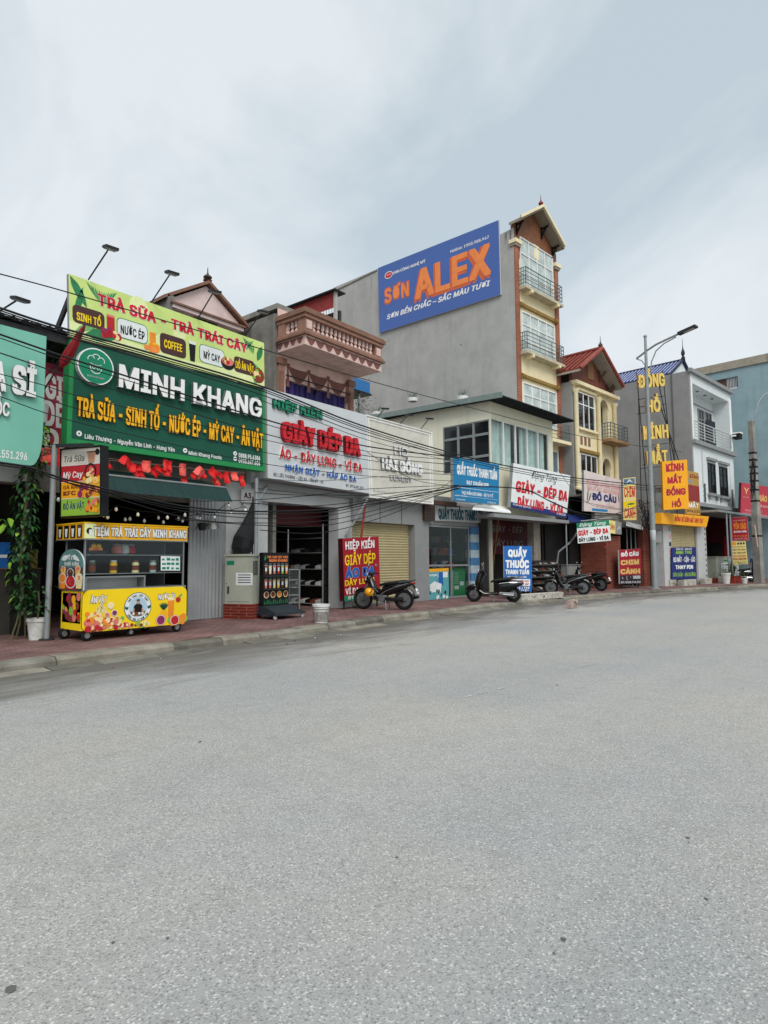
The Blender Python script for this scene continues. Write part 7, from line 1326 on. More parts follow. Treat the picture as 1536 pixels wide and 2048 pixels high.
    b = B(); b.bar((-.86, 0, .72), (-1.0, 0, .5), .1, .03, bk, up=(1, 0, .5)); b.build('plate_bracket', t); b = B(); b.add([(-.965, -.09, .6), (-.965, .09, .6), (-1.02, .09, .46), (-1.02, -.09, .46), (-.972, -.09, .603), (-.972, .09, .603), (-1.027, .09, .463), (-1.027, -.09, .463)], [(7, 6, 5, 4), (0, 1, 2, 3), (0, 4, 5, 1), (1, 5, 6, 2), (2, 6, 7, 3), (3, 7, 4, 0)], m_('white'))
    for i in range(2): b.add([(-.975 - .02 * i * 1.4, -.06 + .01 * i, .585 - i * .055), (-.975 - .02 * i * 1.4, .06, .585 - i * .055), (-.991 - .02 * i * 1.4, .06, .55 - i * .055), (-.991 - .02 * i * 1.4, -.06 + .01 * i, .55 - i * .055)], [(3, 2, 1, 0)], m_('darkgrey'))
    b.build('number_plate', t)
    b = B(); b.loft([(-.84, 0, .76, .08, .035), (-.93, 0, .75, .06, .03)], m_('taillamp'), 10); b.build('tail_light', t, True); return t
def scooter(label, group):
    t = thing('scooter', label, 'scooter', (0, 0, 0), 0, group); bk = m_('bikeblack')
    wheel('front_wheel', t, .64, .255, .055, m_('engine'), 7); wheel('rear_wheel', t, -.64, .255, .06, m_('engine'), 7)
    b = B(); b.loft([(.9, 0, .42, .02, .03), (.84, 0, .47, .07, .06), (.68, 0, .53, .085, .07), (.52, 0, .5, .085, .08), (.46, 0, .44, .06, .06)], bk); b.build('front_fender', t, True)
    b = B(); b.tube([(.64, .09, .26), (.56, .08, .48)], .03, m_('engine'), 8); b.tube([(.64, -.09, .26), (.56, -.08, .48)], .03, m_('engine'), 8); b.build('fork', t, True)
    b = B(); secs = [(.5, .42, .17), (.49, .55, .2), (.45, .72, .2), (.4, .86, .16), (.36, .95, .1)]; vs = []; n = 8
    for x, z, w in secs:
        for o_ in (0, -.06):
            for i in range(n + 1): a = -1 + 2 * i / n; vs.append((x + o_ - .1 * a * a, w * a, z))
    m1 = n + 1; fs = []
    for k in range(len(secs) - 1):
        o0, o1 = k * 2 * m1, (k + 1) * 2 * m1
        for i in range(n): fs += [(o0 + i, o0 + i + 1, o1 + i + 1, o1 + i), (o0 + m1 + i, o1 + m1 + i, o1 + m1 + i + 1, o0 + m1 + i + 1)]
        fs += [(o0, o1, o1 + m1, o0 + m1), (o0 + n, o0 + m1 + n, o1 + m1 + n, o1 + n)]
    b.add(vs, fs, bk); b.build('leg_shield', t, True)
    b = B(); b.tube([(.41, 0, 1.0), (.44, 0, .84), (.48, 0, .66), (.52, 0, .48)], [.07, .1, .12, .1], bk, 10); b.build('front_apron', t, True)
    b = B(); b.loft([(.44, 0, .38, .17, .06), (.3, 0, .29, .18, .05), (.0, 0, .27, .18, .05), (-.15, 0, .3, .17, .07)], bk); b.build('floorboard', t, True)
    b = B(); b.loft([(-.05, 0, .42, .12, .16), (-.15, 0, .48, .18, .2), (-.4, 0, .52, .2, .19), (-.65, 0, .57, .185, .15), (-.85, 0, .61, .12, .1), (-.96, 0, .63, .06, .05)], bk); b.build('body', t, True)
    b = B()
    for s in (-1, 1): b.tube([(-.2, s * .175, .62), (-.5, s * .195, .66), (-.8, s * .14, .66), (-.93, s * .075, .64)], .012, m_('chrome'), 6)
    b.build('trim', t, True)
    b = B(); b.loft([(.08, 0, .66, .1, .03), (-.05, 0, .71, .14, .05), (-.4, 0, .75, .16, .055), (-.62, 0, .79, .14, .05), (-.82, 0, .8, .08, .03)], m_('seat')); b.build('seat', t, True)
    b = B(); b.tube([(-.55, .15, .74), (-.8, .13, .82), (-.98, .06, .85), (-.98, -.06, .85), (-.8, -.13, .82), (-.55, -.15, .74)], .016, m_('bikeblack'), 7); b.build('grab_rail', t, True)
    b = B(); b.loft([(.47, 0, 1.0, .05, .05), (.42, 0, 1.02, .12, .08), (.32, 0, 1.03, .12, .06), (.27, 0, 1.02, .06, .03)], bk); b.tube([(.34, .1, 1.03), (.32, .24, 1.05), (.26, .34, 1.02)], .018, m_('rubber'), 7); b.tube([(.34, -.1, 1.03), (.32, -.24, 1.05), (.26, -.34, 1.02)], .018, m_('rubber'), 7); b.build('handlebar', t, True)
    b = B(); b.sph((.48, 0, 1.02), .075, m_('headlamp'), 12, (.45, 1, .9)); b.build('headlight', t, True)
    for s in (-1, 1): b = B(); b.tube([(.33, s * .22, 1.05), (.34, s * .28, 1.22)], .008, m_('chrome'), 6); b.sph((.33, s * .3, 1.25), .06, m_('mirror'), 10, (.25, .95, .95)); b.build('mirror', t, True)
    b = B(); b.sph((.36, .0, .68), .06, m_('chrome'), 10, (.3, 1.3, .8)); b.build('glove_latch', t, True)
    b = B(); b.loft([(-.2, .13, .28, .05, .07), (-.42, .14, .26, .05, .08), (-.68, .13, .26, .05, .07)], m_('engine')); b.tube([(-.1, -.12, .22), (-.4, -.17, .24), (-.5, -.18, .26), (-.9, -.18, .32)], [.02, .03, .055, .05], m_('engine'), 9); b.tube([(-.32, .19, .27), (-.66, .19, .24)], .03, m_('chrome'), 8); b.build('engine', t, True)
    b = B(); b.tube([(-.05, .12, .24), (-.02, .2, .1), (.0, .24, .0)], .014, m_('engine'), 6); b.build('side_stand', t, True)
    b = B(); b.add([(-1.0, -.09, .5), (-1.0, .09, .5), (-1.05, .09, .34), (-1.05, -.09, .34), (-1.007, -.09, .503), (-1.007, .09, .503), (-1.057, .09, .343), (-1.057, -.09, .343)], [(7, 6, 5, 4), (0, 1, 2, 3), (0, 4, 5, 1), (1, 5, 6, 2), (2, 6, 7, 3), (3, 7, 4, 0)], m_('white')); b.bar((-.9, 0, .58), (-1.02, 0, .42), .1, .03, bk, up=(1, 0, .5)); b.build('number_plate', t)
    b = B(); b.sph((-.96, 0, .62), .06, m_('taillamp'), 10, (.5, 1.3, .8)); b.build('tail_light', t, True); return t
def park(t, pa, pb, head, lean=0):
    """wheels at the two photo pixels (front, rear), heading in degrees"""
    a, c = gnd(*pa), gnd(*pb); m = (a + c) / 2; t.location = (m.x, m.y, .13); t.rotation_euler = (radians(lean), 0, radians(head)); return t
G_ = 'motorbikes parked on the pavement'
bike1 = park(underbone('black motorbike with a yellow helmet hung at its front, before the red board', G_), (726, 1218.6), (809, 1219.5), 109, 1)
scoot = park(scooter('glossy black scooter leaning in front of the blue pharmacy board', G_), (948, 1202.3), (1028, 1205.4), 116, -3)
bike2 = park(dup(bike1), (1104, 1188), (1166, 1191), 111); bike2['label'] = 'black motorbike with a silver headlamp cowl, standing behind the white concrete block'
bike3 = park(dup(bike1), (1152, 1180), (1200, 1183), 90); bike3['label'] = 'black motorbike half hidden behind another, close to the brick pier'
sc2 = park(dup(scoot), (1466, 1163), (1494, 1164), 118); sc2['label'] = 'dark scooter behind the flower pots near the concrete pole'
mw = Matrix.Translation(bike1.location) @ Matrix.Rotation(radians(109), 4, 'Z'); hc = mw @ V((.33, .27, .5))
t = thing('helmet', 'glossy yellow helmet hanging on the side of the black motorbike', 'helmet', hc - V((0, 0, .13))); b = B(); b.sph(hc, .135, m_('helmet'), 16, (1, 1, .92)); b.build('shell', t, True); b = B(); b.tube([hc + V((-.05, -.12, .1)), hc + V((-.06, -.05, .2)), hc + V((-.05, .04, .28))], .012, m_('black'), 6, True); b.tube([hc + V((-.09, -.1, -.02)), hc + V((-.05, -.135, .05)), hc + V((.0, -.12, .09))], .014, m_('black'), 6, True); b.build('strap', t)
# ------------------------------------------------------------------ kerb blocks, pots, cabinets at the right
def block(px0, px1, yt, yb_, d, label, name, mat, deg=-8):
    g = gnd(px0, yb_, .13 if name != 'concrete_block_low' else .02); g.y = max(g.y, kerb_y(g.x) + .12) if name == 'concrete_block' else g.y; f = Fr(g.x, g.y, deg); x1 = at(px1, yb_, f, 0).x; z1 = at(px0, yt, f, 0).z; z0 = g.z; b = B(f); e = .025; r_ = random.Random(int(px0))
    P = [V((x + r_.uniform(-.02, .02), y + r_.uniform(-.02, .02), z + r_.uniform(-.02, .02) * (z > z0))) for x, y, z in ((0, 0, z1), (x1, 0, z1), (x1, 0, z0), (0, 0, z0), (0, d, z1), (x1, d, z1), (x1, d, z0), (0, d, z0))]
    b.hexa(P, mat)
    for i in range(7): x, z = r_.uniform(.05, x1 - .1), r_.uniform(z0 + .03, z1 - .06); b.add([(x, -.028, z), (x + r_.uniform(.03, .1), -.028, z + .01), (x + .05, -.028, z + r_.uniform(.03, .07))], [(0, 1, 2)], m_('interior'))
    return solo(b, name.replace('_low', ''), label, 'concrete block', g)
M('blockwhite', '#b8b3a8', n=.5, sc=9, rough=.95, bump=.5); M('blockpink', '#b09a90', n=.5, sc=9, rough=.95, bump=.5)
block(1098, 1128, 1186, 1204, .22, 'broken white concrete block with dark gaps, on the kerb before the motorbikes', 'concrete_block', m_('blockwhite'))
block(1143, 1157, 1201, 1216, .2, 'small pinkish concrete block lying in the gutter', 'concrete_block_low', m_('blockpink'))
block(1341, 1353, 1159, 1172, .3, 'pale concrete lump at the left foot of the optician shutter', 'concrete_block', m_('blockwhite'))
block(1368, 1393, 1160, 1172, .3, 'long cream concrete kerb piece below the dark blue optician board', 'concrete_block', m_('blockwhite'))
block(1412, 1424, 1157, 1168, .3, 'square white planter block right of the optician pillar', 'planter_block', m_('blockwhite'))
def pot(px, yb_, r, h, mat, label, plant, ph, name='flower_pot', kind=0):
    g = gnd(px, yb_); t = thing(name, label, 'potted plant', g, 0, 'potted plants by the white house' if px > 1400 else None); b = B(); b.lathe([(r * .72, 0), (r * .95, h * .85), (r * 1.05, h * .85), (r * 1.05, h), (r * .9, h), (r * .88, h * .9)], g, mat, 14); b.lathe([(.001, h * .88), (r * .9, h * .88)], g, m_('soil'), 12); b.build('pot', t, True)
    if not plant: return t
    r_ = random.Random(int(px * 7)); b = B(); s = B(); s.tube([g + V((0, 0, h * .8)), g + V((.03, 0, h + ph * .4)), g + V((0, 0, h + ph * .8))], .015, m_('stem'), 5, True); s.build('stem', t)
    for i in range(plant):
        a = r_.uniform(0, 6.28); e = r_.uniform(-.3, 1.2); rr = ph * r_.uniform(.15, .55); c = g + V((rr * cos(a) * .8, rr * sin(a) * .8, h + ph * r_.uniform(.1, 1) * (1 if kind == 0 else r_.choice([.5, .75, 1])))); ln = r_.uniform(.07, .13) if kind == 0 else .06; d = V((cos(a) * cos(e), sin(a) * cos(e), -sin(e) * .6)) * ln; s_ = V((-sin(a), cos(a), 0)) * ln * .28
        b.poly([c, c + d * .5 + s_, c + d, c + d * .5 - s_], r_.choice([m_('leaf'), m_('leafdark'), m_('leafdark'), m_('leafgrey')]), True)
    b.build('foliage', t); return t
pot(73, 1279, .17, .38, m_('plastic'), 'white plastic pot with a dark leafy plant at the foot of the steel pole', 130, .6)
pot(1441, 1166, .2, .35, m_('plastic'), 'small white pot with reddish soil left of the taller white pot', 24, .25)
pot(1452.5, 1167, .25, .6, m_('plastic'), 'tall tapered white pot standing before the right hand cabinet', 30, .3)
pot(1462, 1166, .22, .4, M('potpink', '#c9b3ae', n=.2), 'pinkish white pot right of the tall tapered pot', 120, .9, kind=1)
pot(1489, 1167, .18, .3, m_('plastic'), 'small white pot with sparse leaves right of the terracotta trough', 40, .5)
pot(1429, 1166, .17, .28, m_('tilered'), 'small terracotta pot beside the square white planter block', 40, .4)
g = gnd(1469, 1167); f = Fr(g.x, g.y, -10); t = fthing('planter_box', 'terracotta trough with a shaggy green shrub near the concrete pole', 'planter', f, (0, 0, .13), 'potted plants by the white house'); x1 = at(1484, 1167, f).x; b = B(f); b.box(0, x1, 0, .4, .13, .5, m_('tilered')); b.box(-.03, x1 + .03, -.03, .43, .5, .54, m_('tilered')); b.build('box', t); b = B(f); r_ = random.Random(77)
for i in range(260):
    c = V((r_.uniform(-.2, x1 + .5), r_.uniform(-.1, .6), .5 + r_.uniform(0, 1) ** 1.5 * .9)); a = r_.uniform(0, 6.28); ln = r_.uniform(.1, .2); d = V((cos(a), sin(a), r_.uniform(-.5, .6))) * ln; s_ = V((-sin(a), cos(a), 0)) * ln * .22; b.poly([c, c + d * .5 + s_, c + d, c + d * .5 - s_], r_.choice([m_('leaf'), m_('leafdark'), m_('leafgrey')]))
b.build('foliage', t)
for px, yb_, nm, lb in ((1296, 1171, 'paint_bucket', 'white bucket with a torn label standing behind the street lamp pole'),):
    g = gnd(px, yb_); t = thing(nm, lb, 'bucket', g); b = B(); b.lathe([(.2, 0), (.26, .42), (.29, .44), (.29, .52), (.24, .52)], g, m_('plastic'), 14); b.build('body', t, True); b = B(); b.lathe([(.235, .15), (.262, .38)], g, M('labelbrown', '#9a8a7a', n=.6, sc=10), 14); b.build('label', t)
g = gnd(1434, 1163.5); f = Fr(g.x, g.y, -8); c = at(1461, 1113, f); t = fthing('utility_cabinet', 'pale grey green metal cabinet with a white notice behind the flower pots', 'utility cabinet', f, (0, 0, .13)); b = B(f); b.box(0, c.x, 0, .5, .13, c.z - .06, m_('cabinet')); b.box(-.04, c.x + .04, -.04, .54, c.z - .06, c.z, m_('cabinet')); b.build('body', t); b = B(f); b.box(c.x * .3, c.x * .8, -.012, -.003, c.z - .75, c.z - .4, m_('paper'))
for i in range(3): b.box(c.x * .36, c.x * .74, -.016, -.0125, c.z - .5 - i * .09, c.z - .47 - i * .09, m_('darkgrey'))
b.box(c.x * .5, c.x * .9, -.012, -.003, c.z - .3, c.z - .2, m_('logogreen')); b.build('notice', t)

# ------------------------------------------------------------------ blue tank and shrub behind the silver grey sign
t = thing('water_tank', 'blue box tank raised on a thin post beside the pink balcony house', 'tank', wat(722, 790, A, 14.2)); a, c = at(705, 760, A, 14.2), at(740, 788, A, 14.2); b = B(); b.box(a.x, c.x, 14.2, 15.2, c.z, a.z + .12, m_('bluetank')); b.box(a.x - .04, c.x + .04, 14.16, 15.24, c.z - .06, c.z, m_('black')); b.build('tank', t); x = at(718, 800, A, 14.3).x; b = B(); b.cyl((x, 14.3, 4.0), (x, 14.3, c.z - .06), .05, m_('galv'), 8); b.build('post', t)
t = thing('roof_shrub', 'thin dark shrub growing on the roof below the blue tank', 'shrub', wat(728, 835, A, 13.8)); r_ = random.Random(31); c0 = wat(722, 835, A, 13.8); b = B()
for k in range(6): b.tube([c0 + V((.05 * k - .1, 0, 0)), c0 + V((.09 * k - .2, .02 * k, .3)), c0 + V((.14 * k - .3, .03 * k, .55 + .06 * k))], .008, m_('stem'), 4, True)
b.build('stem', t); b = B()
for i in range(150): c = c0 + V((r_.gauss(.05, .25), r_.gauss(0, .15), r_.uniform(.05, .85))); a = r_.uniform(0, 6.28); ln = r_.uniform(.06, .12); d = V((cos(a), sin(a), r_.uniform(-.4, .4))) * ln; s_ = V((-sin(a), cos(a), 0)) * ln * .3; b.poly([c, c + d * .5 + s_, c + d, c + d * .5 - s_], r_.choice([m_('leafdark'), m_('leafgrey')]), True)
b.build('foliage', t)

# ------------------------------------------------------------------ climbing plant at the left edge
gp = gnd(45, 1278); YP = gp.y
t = thing('climbing_plant', 'tall climbing plant with broad drooping leaves at the left edge, below the mint sign', 'climbing plant', gp); r_ = random.Random(13)
path = [(88, 845, .1), (82, 880, .13), (74, 915, .16), (60, 940, .24), (54, 985, .27), (50, 1030, .26), (46, 1075, .24), (42, 1115, .24), (42, 1155, .22), (46, 1195, .2), (50, 1218, .12)]
pw = [(wat(x, y, A, YP), r) for x, y, r in path]; b = B(); b.tube([p for p, _ in pw] + [gp + V((.05, 0, .25))], .03, m_('stem'), 6, True)
for dx, tx in ((-.22, 45), (-.1, 42), (.06, 47), (.14, 50)): b.tube([gp + V((dx, r_.uniform(-.1, .1), 0)), gp + V((dx * .5, 0, .3)), wat(tx, 1190, A, YP)], .014, m_('stem'), 5, True)
b.build('stem', t)
def bigleaf(b, c, a, tip, ln, w, mat):
    out = V((cos(a), sin(a), 0)); s_ = V((-sin(a), cos(a), 0)) * w / 2; d1 = (out * cos(tip * .5) - V((0, 0, 1)) * sin(tip * .5)) * ln * .5; d2 = (out * cos(tip) - V((0, 0, 1)) * sin(tip)) * ln * .5; m = c + d1; up = V((0, 0, .015))
    b.add([c, c + d1 * .45 + s_ * .8 + up, m + s_ + up, m + d2 * .6 + s_ * .5, m + d2, m + d2 * .6 - s_ * .5, m - s_ + up, c + d1 * .45 - s_ * .8 + up, c + d1 * .5, m], [(0, 1, 8), (0, 8, 7), (1, 2, 9, 8), (8, 9, 6, 7), (2, 3, 4, 9), (9, 4, 5, 6)], mat, True)
b = B()
for i in range(520):
    f_ = r_.random() ** .9 * (len(pw) - 1.01); k = int(f_); p = pw[k][0].lerp(pw[k + 1][0], f_ - k); rad = pw[k][1]; a = r_.uniform(0, 6.28); c = p + V((cos(a), sin(a), 0)) * rad * r_.uniform(.2, .85) + V((0, 0, r_.uniform(-.1, .1)))
    q = r_.random(); mt = m_('leaflight') if (q < .05 or (k < 2 and q < .45) or (7 <= k <= 8 and c.x < p.x - .1 and q < .3)) else (m_('leafdark') if q < .6 else m_('leaf')); bigleaf(b, c, a, r_.uniform(.7, 1.5), r_.uniform(.08, .2), r_.uniform(.04, .095), mt)
for i in range(14): c = wat(r_.uniform(2, 20), r_.uniform(1035, 1055), A, YP); bigleaf(b, c, r_.uniform(3, 6), 1.3, .22, .1, m_('leaflight') if i % 2 else m_('leaf'))
b.build('foliage', t)
for px, py, lb in ((405, 1052, 'hanging pot with feathery fern before the corrugated wall, nearer the cart'), (425, 1050, 'white hanging pot with fern before the corrugated wall, nearer the pillar')):
    p = wat(px, py, A, 12.5); t = thing('hanging_planter', lb, 'hanging planter', p - V((0, 0, .1)), 0, 'hanging planters'); b = B(); b.lathe([(.08, -.1), (.11, .06), (.12, .06), (.1, .03)], p, m_('white') if px > 410 else m_('darkgrey'), 10); b.build('pot', t); b = B(); b.tube([p + V((-.1, 0, .06)), p + V((0, 0, .4)), p + V((.1, 0, .06))], .005, m_('black'), 4, True); b.build('hanger', t); b = B()
    for i in range(80): a = r_.uniform(0, 6.28); rr = r_.uniform(.05, .3); c = p + V((cos(a) * .06, sin(a) * .06, .08)); e = p + V((cos(a) * rr, sin(a) * rr, .08 - rr * r_.uniform(.2, 1.0))); s_ = V((-sin(a), cos(a), 0)) * .012; b.poly([c - s_, c + s_, e], r_.choice([m_('leafdark'), m_('leaf'), m_('leafgrey')]), True)
    b.build('foliage', t)
# odds and ends in the mint shop opening
x = at(12, 1090, A, 13.4).x; b = B(); b.box(x - .25, x + .3, 13.3, 13.6, 1.4, 1.9, m_('boardblue')); b.box(x - .25, x + .3, 13.29, 13.299, 1.6, 1.66, m_('paper')); solo(b, 'storage_box', 'blue box stacked inside the mint shop behind the climbing plant', 'box', (x, 13.45, 1.4))
b = B(); b.box(x - .35, x + .6, 13.25, 13.8, .13, 1.38, m_('interior')); b.box(x - .37, x + .62, 13.23, 13.82, 1.38, 1.398, m_('wood')); solo(b, 'counter', 'dark wooden counter inside the mint shop below the blue box', 'counter', (x, 13.5, .13))
b = B(); b.box(x + .35, x + .55, 13.3, 13.5, 1.4, 1.75, M('ochrebag', '#8f7a3c', n=.3)); solo(b, 'packet', 'ochre packet standing next to the blue box in the mint shop', 'packet', (x + .45, 13.4, 1.4))

# ------------------------------------------------------------------ street lamp and concrete pole
g = gnd(1310, 1178); LF = Fr(g.x, g.y, -102); VF = Fr(g.x, g.y, -51)
t = thing('street_lamp', 'tall galvanised street lamp with a long curved arm and flat LED head', 'street lamp', g); ztop = at(1292, 675, VF).z
b = B(); b.tube([g, (g.x, g.y, 3), (g.x, g.y, 7), (g.x, g.y, ztop)], [.15, .125, .095, .06], m_('galv'), 14); b.lathe([(.26, 0), (.26, .04), (.15, .06)], g, m_('galv'), 10); b.sph((g.x, g.y, ztop + .05), .09, m_('galv'), 8); b.build('post', t, True)
def lw(px, py): return wat(px, py, LF, 0)
b = B(); b.tube([lw(*q) for q in ((1273, 717), (1280, 712), (1294, 701), (1312, 689), (1335, 678), (1359, 667))], .05, m_('grey'), 8, True); b.tube([lw(*q) for q in ((1302, 745), (1303, 724), (1312, 702), (1328, 687), (1352, 674))], .03, m_('galv'), 8, True); b.tube([lw(*q) for q in ((1273, 718), (1283, 721), (1290, 730), (1290, 745))], .025, m_('galv'), 8, True); b.build('arm', t, True)
p, q = lw(1357, 668), lw(1393, 652); d = (q - p).normalized(); s_ = LF.y; nn = d.cross(s_).normalized(); b = B(); P = []
for e in (1, -1): P += [p + s_ * .13 + nn * .06 * e, q + s_ * .16 + nn * .05 * e, q - s_ * .16 + nn * .05 * e, p - s_ * .13 + nn * .06 * e]
b.hexa(P, m_('darkgrey'), True); hd = b.build('lamp_head', t); sg = 1 if nn.z < 0 else -1; b = B(); P = []
for e in (.066, .062): P += [p + d * .25 + s_ * .1 + nn * e * sg, q - d * .1 + s_ * .12 + nn * (e - .01) * sg, q - d * .1 - s_ * .12 + nn * (e - .01) * sg, p + d * .25 - s_ * .1 + nn * e * sg]
b.hexa(P, m_('ledpanel'), True); b.build('led_panel', hd)
b = B(); b.lathe([(.128, 2.3), (.127, 2.75)], g, m_('paper'), 14); b.build('sticker', t)
g = gnd(1519, 1166); PF = Fr(g.x, g.y, -51); zt = at(1510, 842, PF).z; t = thing('utility_pole', 'square weathered concrete power pole at the right edge, wrapped in cables', 'utility pole', g)
dx = V((cos(radians(-20)), sin(radians(-20)), 0)); dy = V((-dx.y, dx.x, 0)); b = B(); P = []
for e, z in ((.18, zt), (.3, .13)): P += [V((g.x, g.y, z)) - dx * e * .7 - dy * e * .7, V((g.x, g.y, z)) + dx * e * .7 - dy * e * .7, V((g.x, g.y, z)) + dx * e * .7 + dy * e * .7, V((g.x, g.y, z)) - dx * e * .7 + dy * e * .7]
b.add(P, [(0, 1, 2, 3), (7, 6, 5, 4), (0, 4, 5, 1), (1, 5, 6, 2), (2, 6, 7, 3), (3, 7, 4, 0)], m_('concrete')); b.build('shaft', t)
for py in (906, 926, 944, 962, 980, 1002, 1072): z = at(1514, py, PF).z; b = B(); e = .2 + .06 * (zt - z) / zt; c = V((g.x, g.y, z)); P = []
for py in (906, 920, 934, 947, 962, 980, 1002, 1072):
    z = at(1514, py, PF).z; e = .15 + .06 * (zt - z) / zt; c = V((g.x, g.y, z)); b = B(); P = []
    for zz in (.05, -.05): P += [c + V((0, 0, zz)) - dx * e - dy * e, c + V((0, 0, zz)) + dx * e - dy * e, c + V((0, 0, zz)) + dx * e + dy * e, c + V((0, 0, zz)) - dx * e + dy * e]
    b.add(P, [(0, 1, 2, 3), (7, 6, 5, 4), (0, 4, 5, 1), (1, 5, 6, 2), (2, 6, 7, 3), (3, 7, 4, 0)], m_('black')); b.build('clamp', t)
b = B(); b.tube([wat(x, y, PF, -.25) for x, y in ((1511, 846), (1511, 826), (1516, 806), (1527, 790), (1542, 783))], .035, m_('galv'), 8, True); b.build('lamp_arm', t, True)
r_ = random.Random(8); b = B()
for i in range(12): x = 1503 + r_.uniform(0, 8); b.tube([wat(x, 925 + r_.uniform(-10, 10), PF, -.3), wat(x + r_.uniform(-6, 3), 955, PF, -.35), wat(x + r_.uniform(-3, 5), 985 + r_.uniform(-10, 15), PF, -.3)], .02, m_('cable'), 5, True)
b.build('cable_bundle', t)
t = thing('bamboo_stick', 'pale stick tied slantwise to the concrete power pole', 'stick', wat(1514, 1095, PF, -.35)); b = B(); b.tube([wat(1509, 1050, PF, -.35), wat(1515, 1094, PF, -.35)], .045, M('stickpale', '#b89f90', n=.2), 7, True); b.build('stick', t)
g2 = gnd(1509, 1167); px_ = gnd(1511, 1165)
# ------------------------------------------------------------------ person behind the pole
def person(base, face, label):
    t = thing('person', label, 'person', base, face); fx = Matrix.Translation(base) @ Matrix.Rotation(radians(face), 4, 'Z')
    pts = [(0, 0, .95), (0, 0, 1.15), (0, 0, 1.36), (0, 0, 1.46), (.02, 0, 1.54), (.03, 0, 1.63), (0, .1, .9), (.02, .11, .5), (0, .11, .08), (.12, .12, .04), (0, -.1, .9), (.02, -.1, .5), (-.02, -.11, .08), (.1, -.12, .04), (0, .19, 1.38), (.0, .24, 1.12), (.1, .23, .9), (0, -.19, 1.38), (.0, -.24, 1.12), (.1, -.23, .9)]
    ed = [(0, 1), (1, 2), (2, 3), (3, 4), (4, 5), (0, 6), (6, 7), (7, 8), (8, 9), (0, 10), (10, 11), (11, 12), (12, 13), (2, 14), (14, 15), (15, 16), (2, 17), (17, 18), (18, 19)]
    rd = [(.14, .12), (.14, .11), (.16, .11), (.065, .06), (.095, .08), (.085, .075), (.095, .09), (.065, .065), (.045, .045), (.04, .03), (.095, .09), (.065, .065), (.045, .045), (.04, .03), (.065, .065), (.05, .05), (.035, .03), (.065, .065), (.05, .05), (.035, .03)]
    me = bpy.data.meshes.new('body'); me.from_pydata(pts, ed, []); o = bpy.data.objects.new('body', me); COL.objects.link(o); o.parent = t; WM[o] = fx
    s = o.modifiers.new('skin', 'SKIN'); 
    for v, r in zip(me.skin_vertices[0].data, rd): v.radius = r
    me.skin_vertices[0].data[0].use_root = True; o.modifiers.new('sub', 'SUBSURF').levels = 2
    dg = bpy.context.evaluated_depsgraph_get(); m2 = bpy.data.meshes.new_from_object(o.evaluated_get(dg)); o.modifiers.clear(); o.data = m2
    for nm in ('skin', 'bluecloth', 'darkcloth'): m2.materials.append(m_(nm))
    for p in m2.polygons:
        z = p.center.z; p.material_index = 1 if .93 < z < 1.44 and not (abs(p.center.y) > .17 and z < 1.15) else (2 if .07 < z <= .93 and abs(p.center.y) < .19 else 0); p.use_smooth = True
    f = Fr(base.x, base.y, face); b = B(f); h0 = base.z
    b.sph((-.01, 0, h0 + 1.62), .108, m_('black'), 12, (1.0, .88, 1.05)); b.build('hair', t, True)
    b = B(f)
    for s_ in (-.032, .032): b.sph((.112, s_, h0 + 1.59), .012, m_('black'), 6)
    b.sph((.125, 0, h0 + 1.565), .016, m_('skin'), 6, (.8, .8, 1.4)); b.box(.108, .116, -.025, .025, h0 + 1.522, h0 + 1.53, m_('redfood')); b.build('face', t)
    return t
person(px_, 40, 'person in a blue shirt and dark trousers half hidden by the concrete pole')

# ------------------------------------------------------------------ cables
def py_(x): return 10.45 if x < 16 else 10.45 - (x - 16) * (10.45 - 8.75) / 14.8 if x < 30.8 else 8.75 - (x - 30.8) * (8.75 - 5.9) / 10.8
def cp(px, py):
    Y = 10.4
    for _ in range(8): Y = py_(max(1, wat(px, py, A, Y).x))
    return wat(px, py, A, Y)
def smooth(pts, k=5):
    o_ = []
    for i in range(len(pts) - 1):
        p = [pts[max(0, min(len(pts) - 1, i + j))] for j in (-1, 0, 1, 2)]
        for s in range(k): t_ = s / k; o_.append(.5 * ((2 * p[1]) + (p[2] - p[0]) * t_ + (2 * p[0] - 5 * p[1] + 4 * p[2] - p[3]) * t_ ** 2 + (3 * p[1] - p[0] - 3 * p[2] + p[3]) * t_ ** 3))
    return o_ + [pts[-1]]
def cable(pix, r, label, group='power and telephone cables', dy=0):
    pts = smooth([cp(x, y + dy) for x, y in pix]); b = B(); b.tube(pts, r, m_('cable'), 5, True); return solo(b, 'cable', label, 'cable', pts[0], group)
TH = 'thin black cable strung along the front of the shop signs'
cable([(-60, 533), (0, 548), (137, 585), (385, 658), (571, 712), (780, 773), (960, 820), (1160, 872), (1300, 895), (1400, 908), (1510, 925)], .011, 'highest thin cable, crossing the lime banner and running on before the grey wall')
main = [(-60, 595), (0, 616), (113, 653), (300, 706), (530, 775), (720, 850), (918, 910), (1060, 941), (1160, 957), (1312, 973)]
cable(main, .02, 'thickest black cable, running from the left edge to the street lamp')
for dy in (5, 9): cable(main, .012, 'black cable running just below the thickest cable', dy=dy)
cable([(-60, 650), (0, 669), (137, 716), (300, 767), (540, 842), (735, 893), (918, 915)], .017, 'thick cable crossing the white name on the dark green sign')
cable([(-60, 655), (0, 676), (137, 724), (300, 775), (540, 851), (735, 903), (918, 921)], .009, TH)
for pts in ([(-60, 732), (0, 748), (86, 770), (150, 790), (350, 838), (530, 880), (735, 920), (905, 946)], [(-60, 745), (0, 764), (135, 812), (330, 860), (530, 905), (735, 938), (910, 950)], [(-60, 775), (0, 793), (130, 838), (330, 885), (530, 928), (735, 952), (905, 962)], [(500, 792), (620, 838), (735, 880), (830, 905), (918, 926)]): cable(pts, .008, TH)
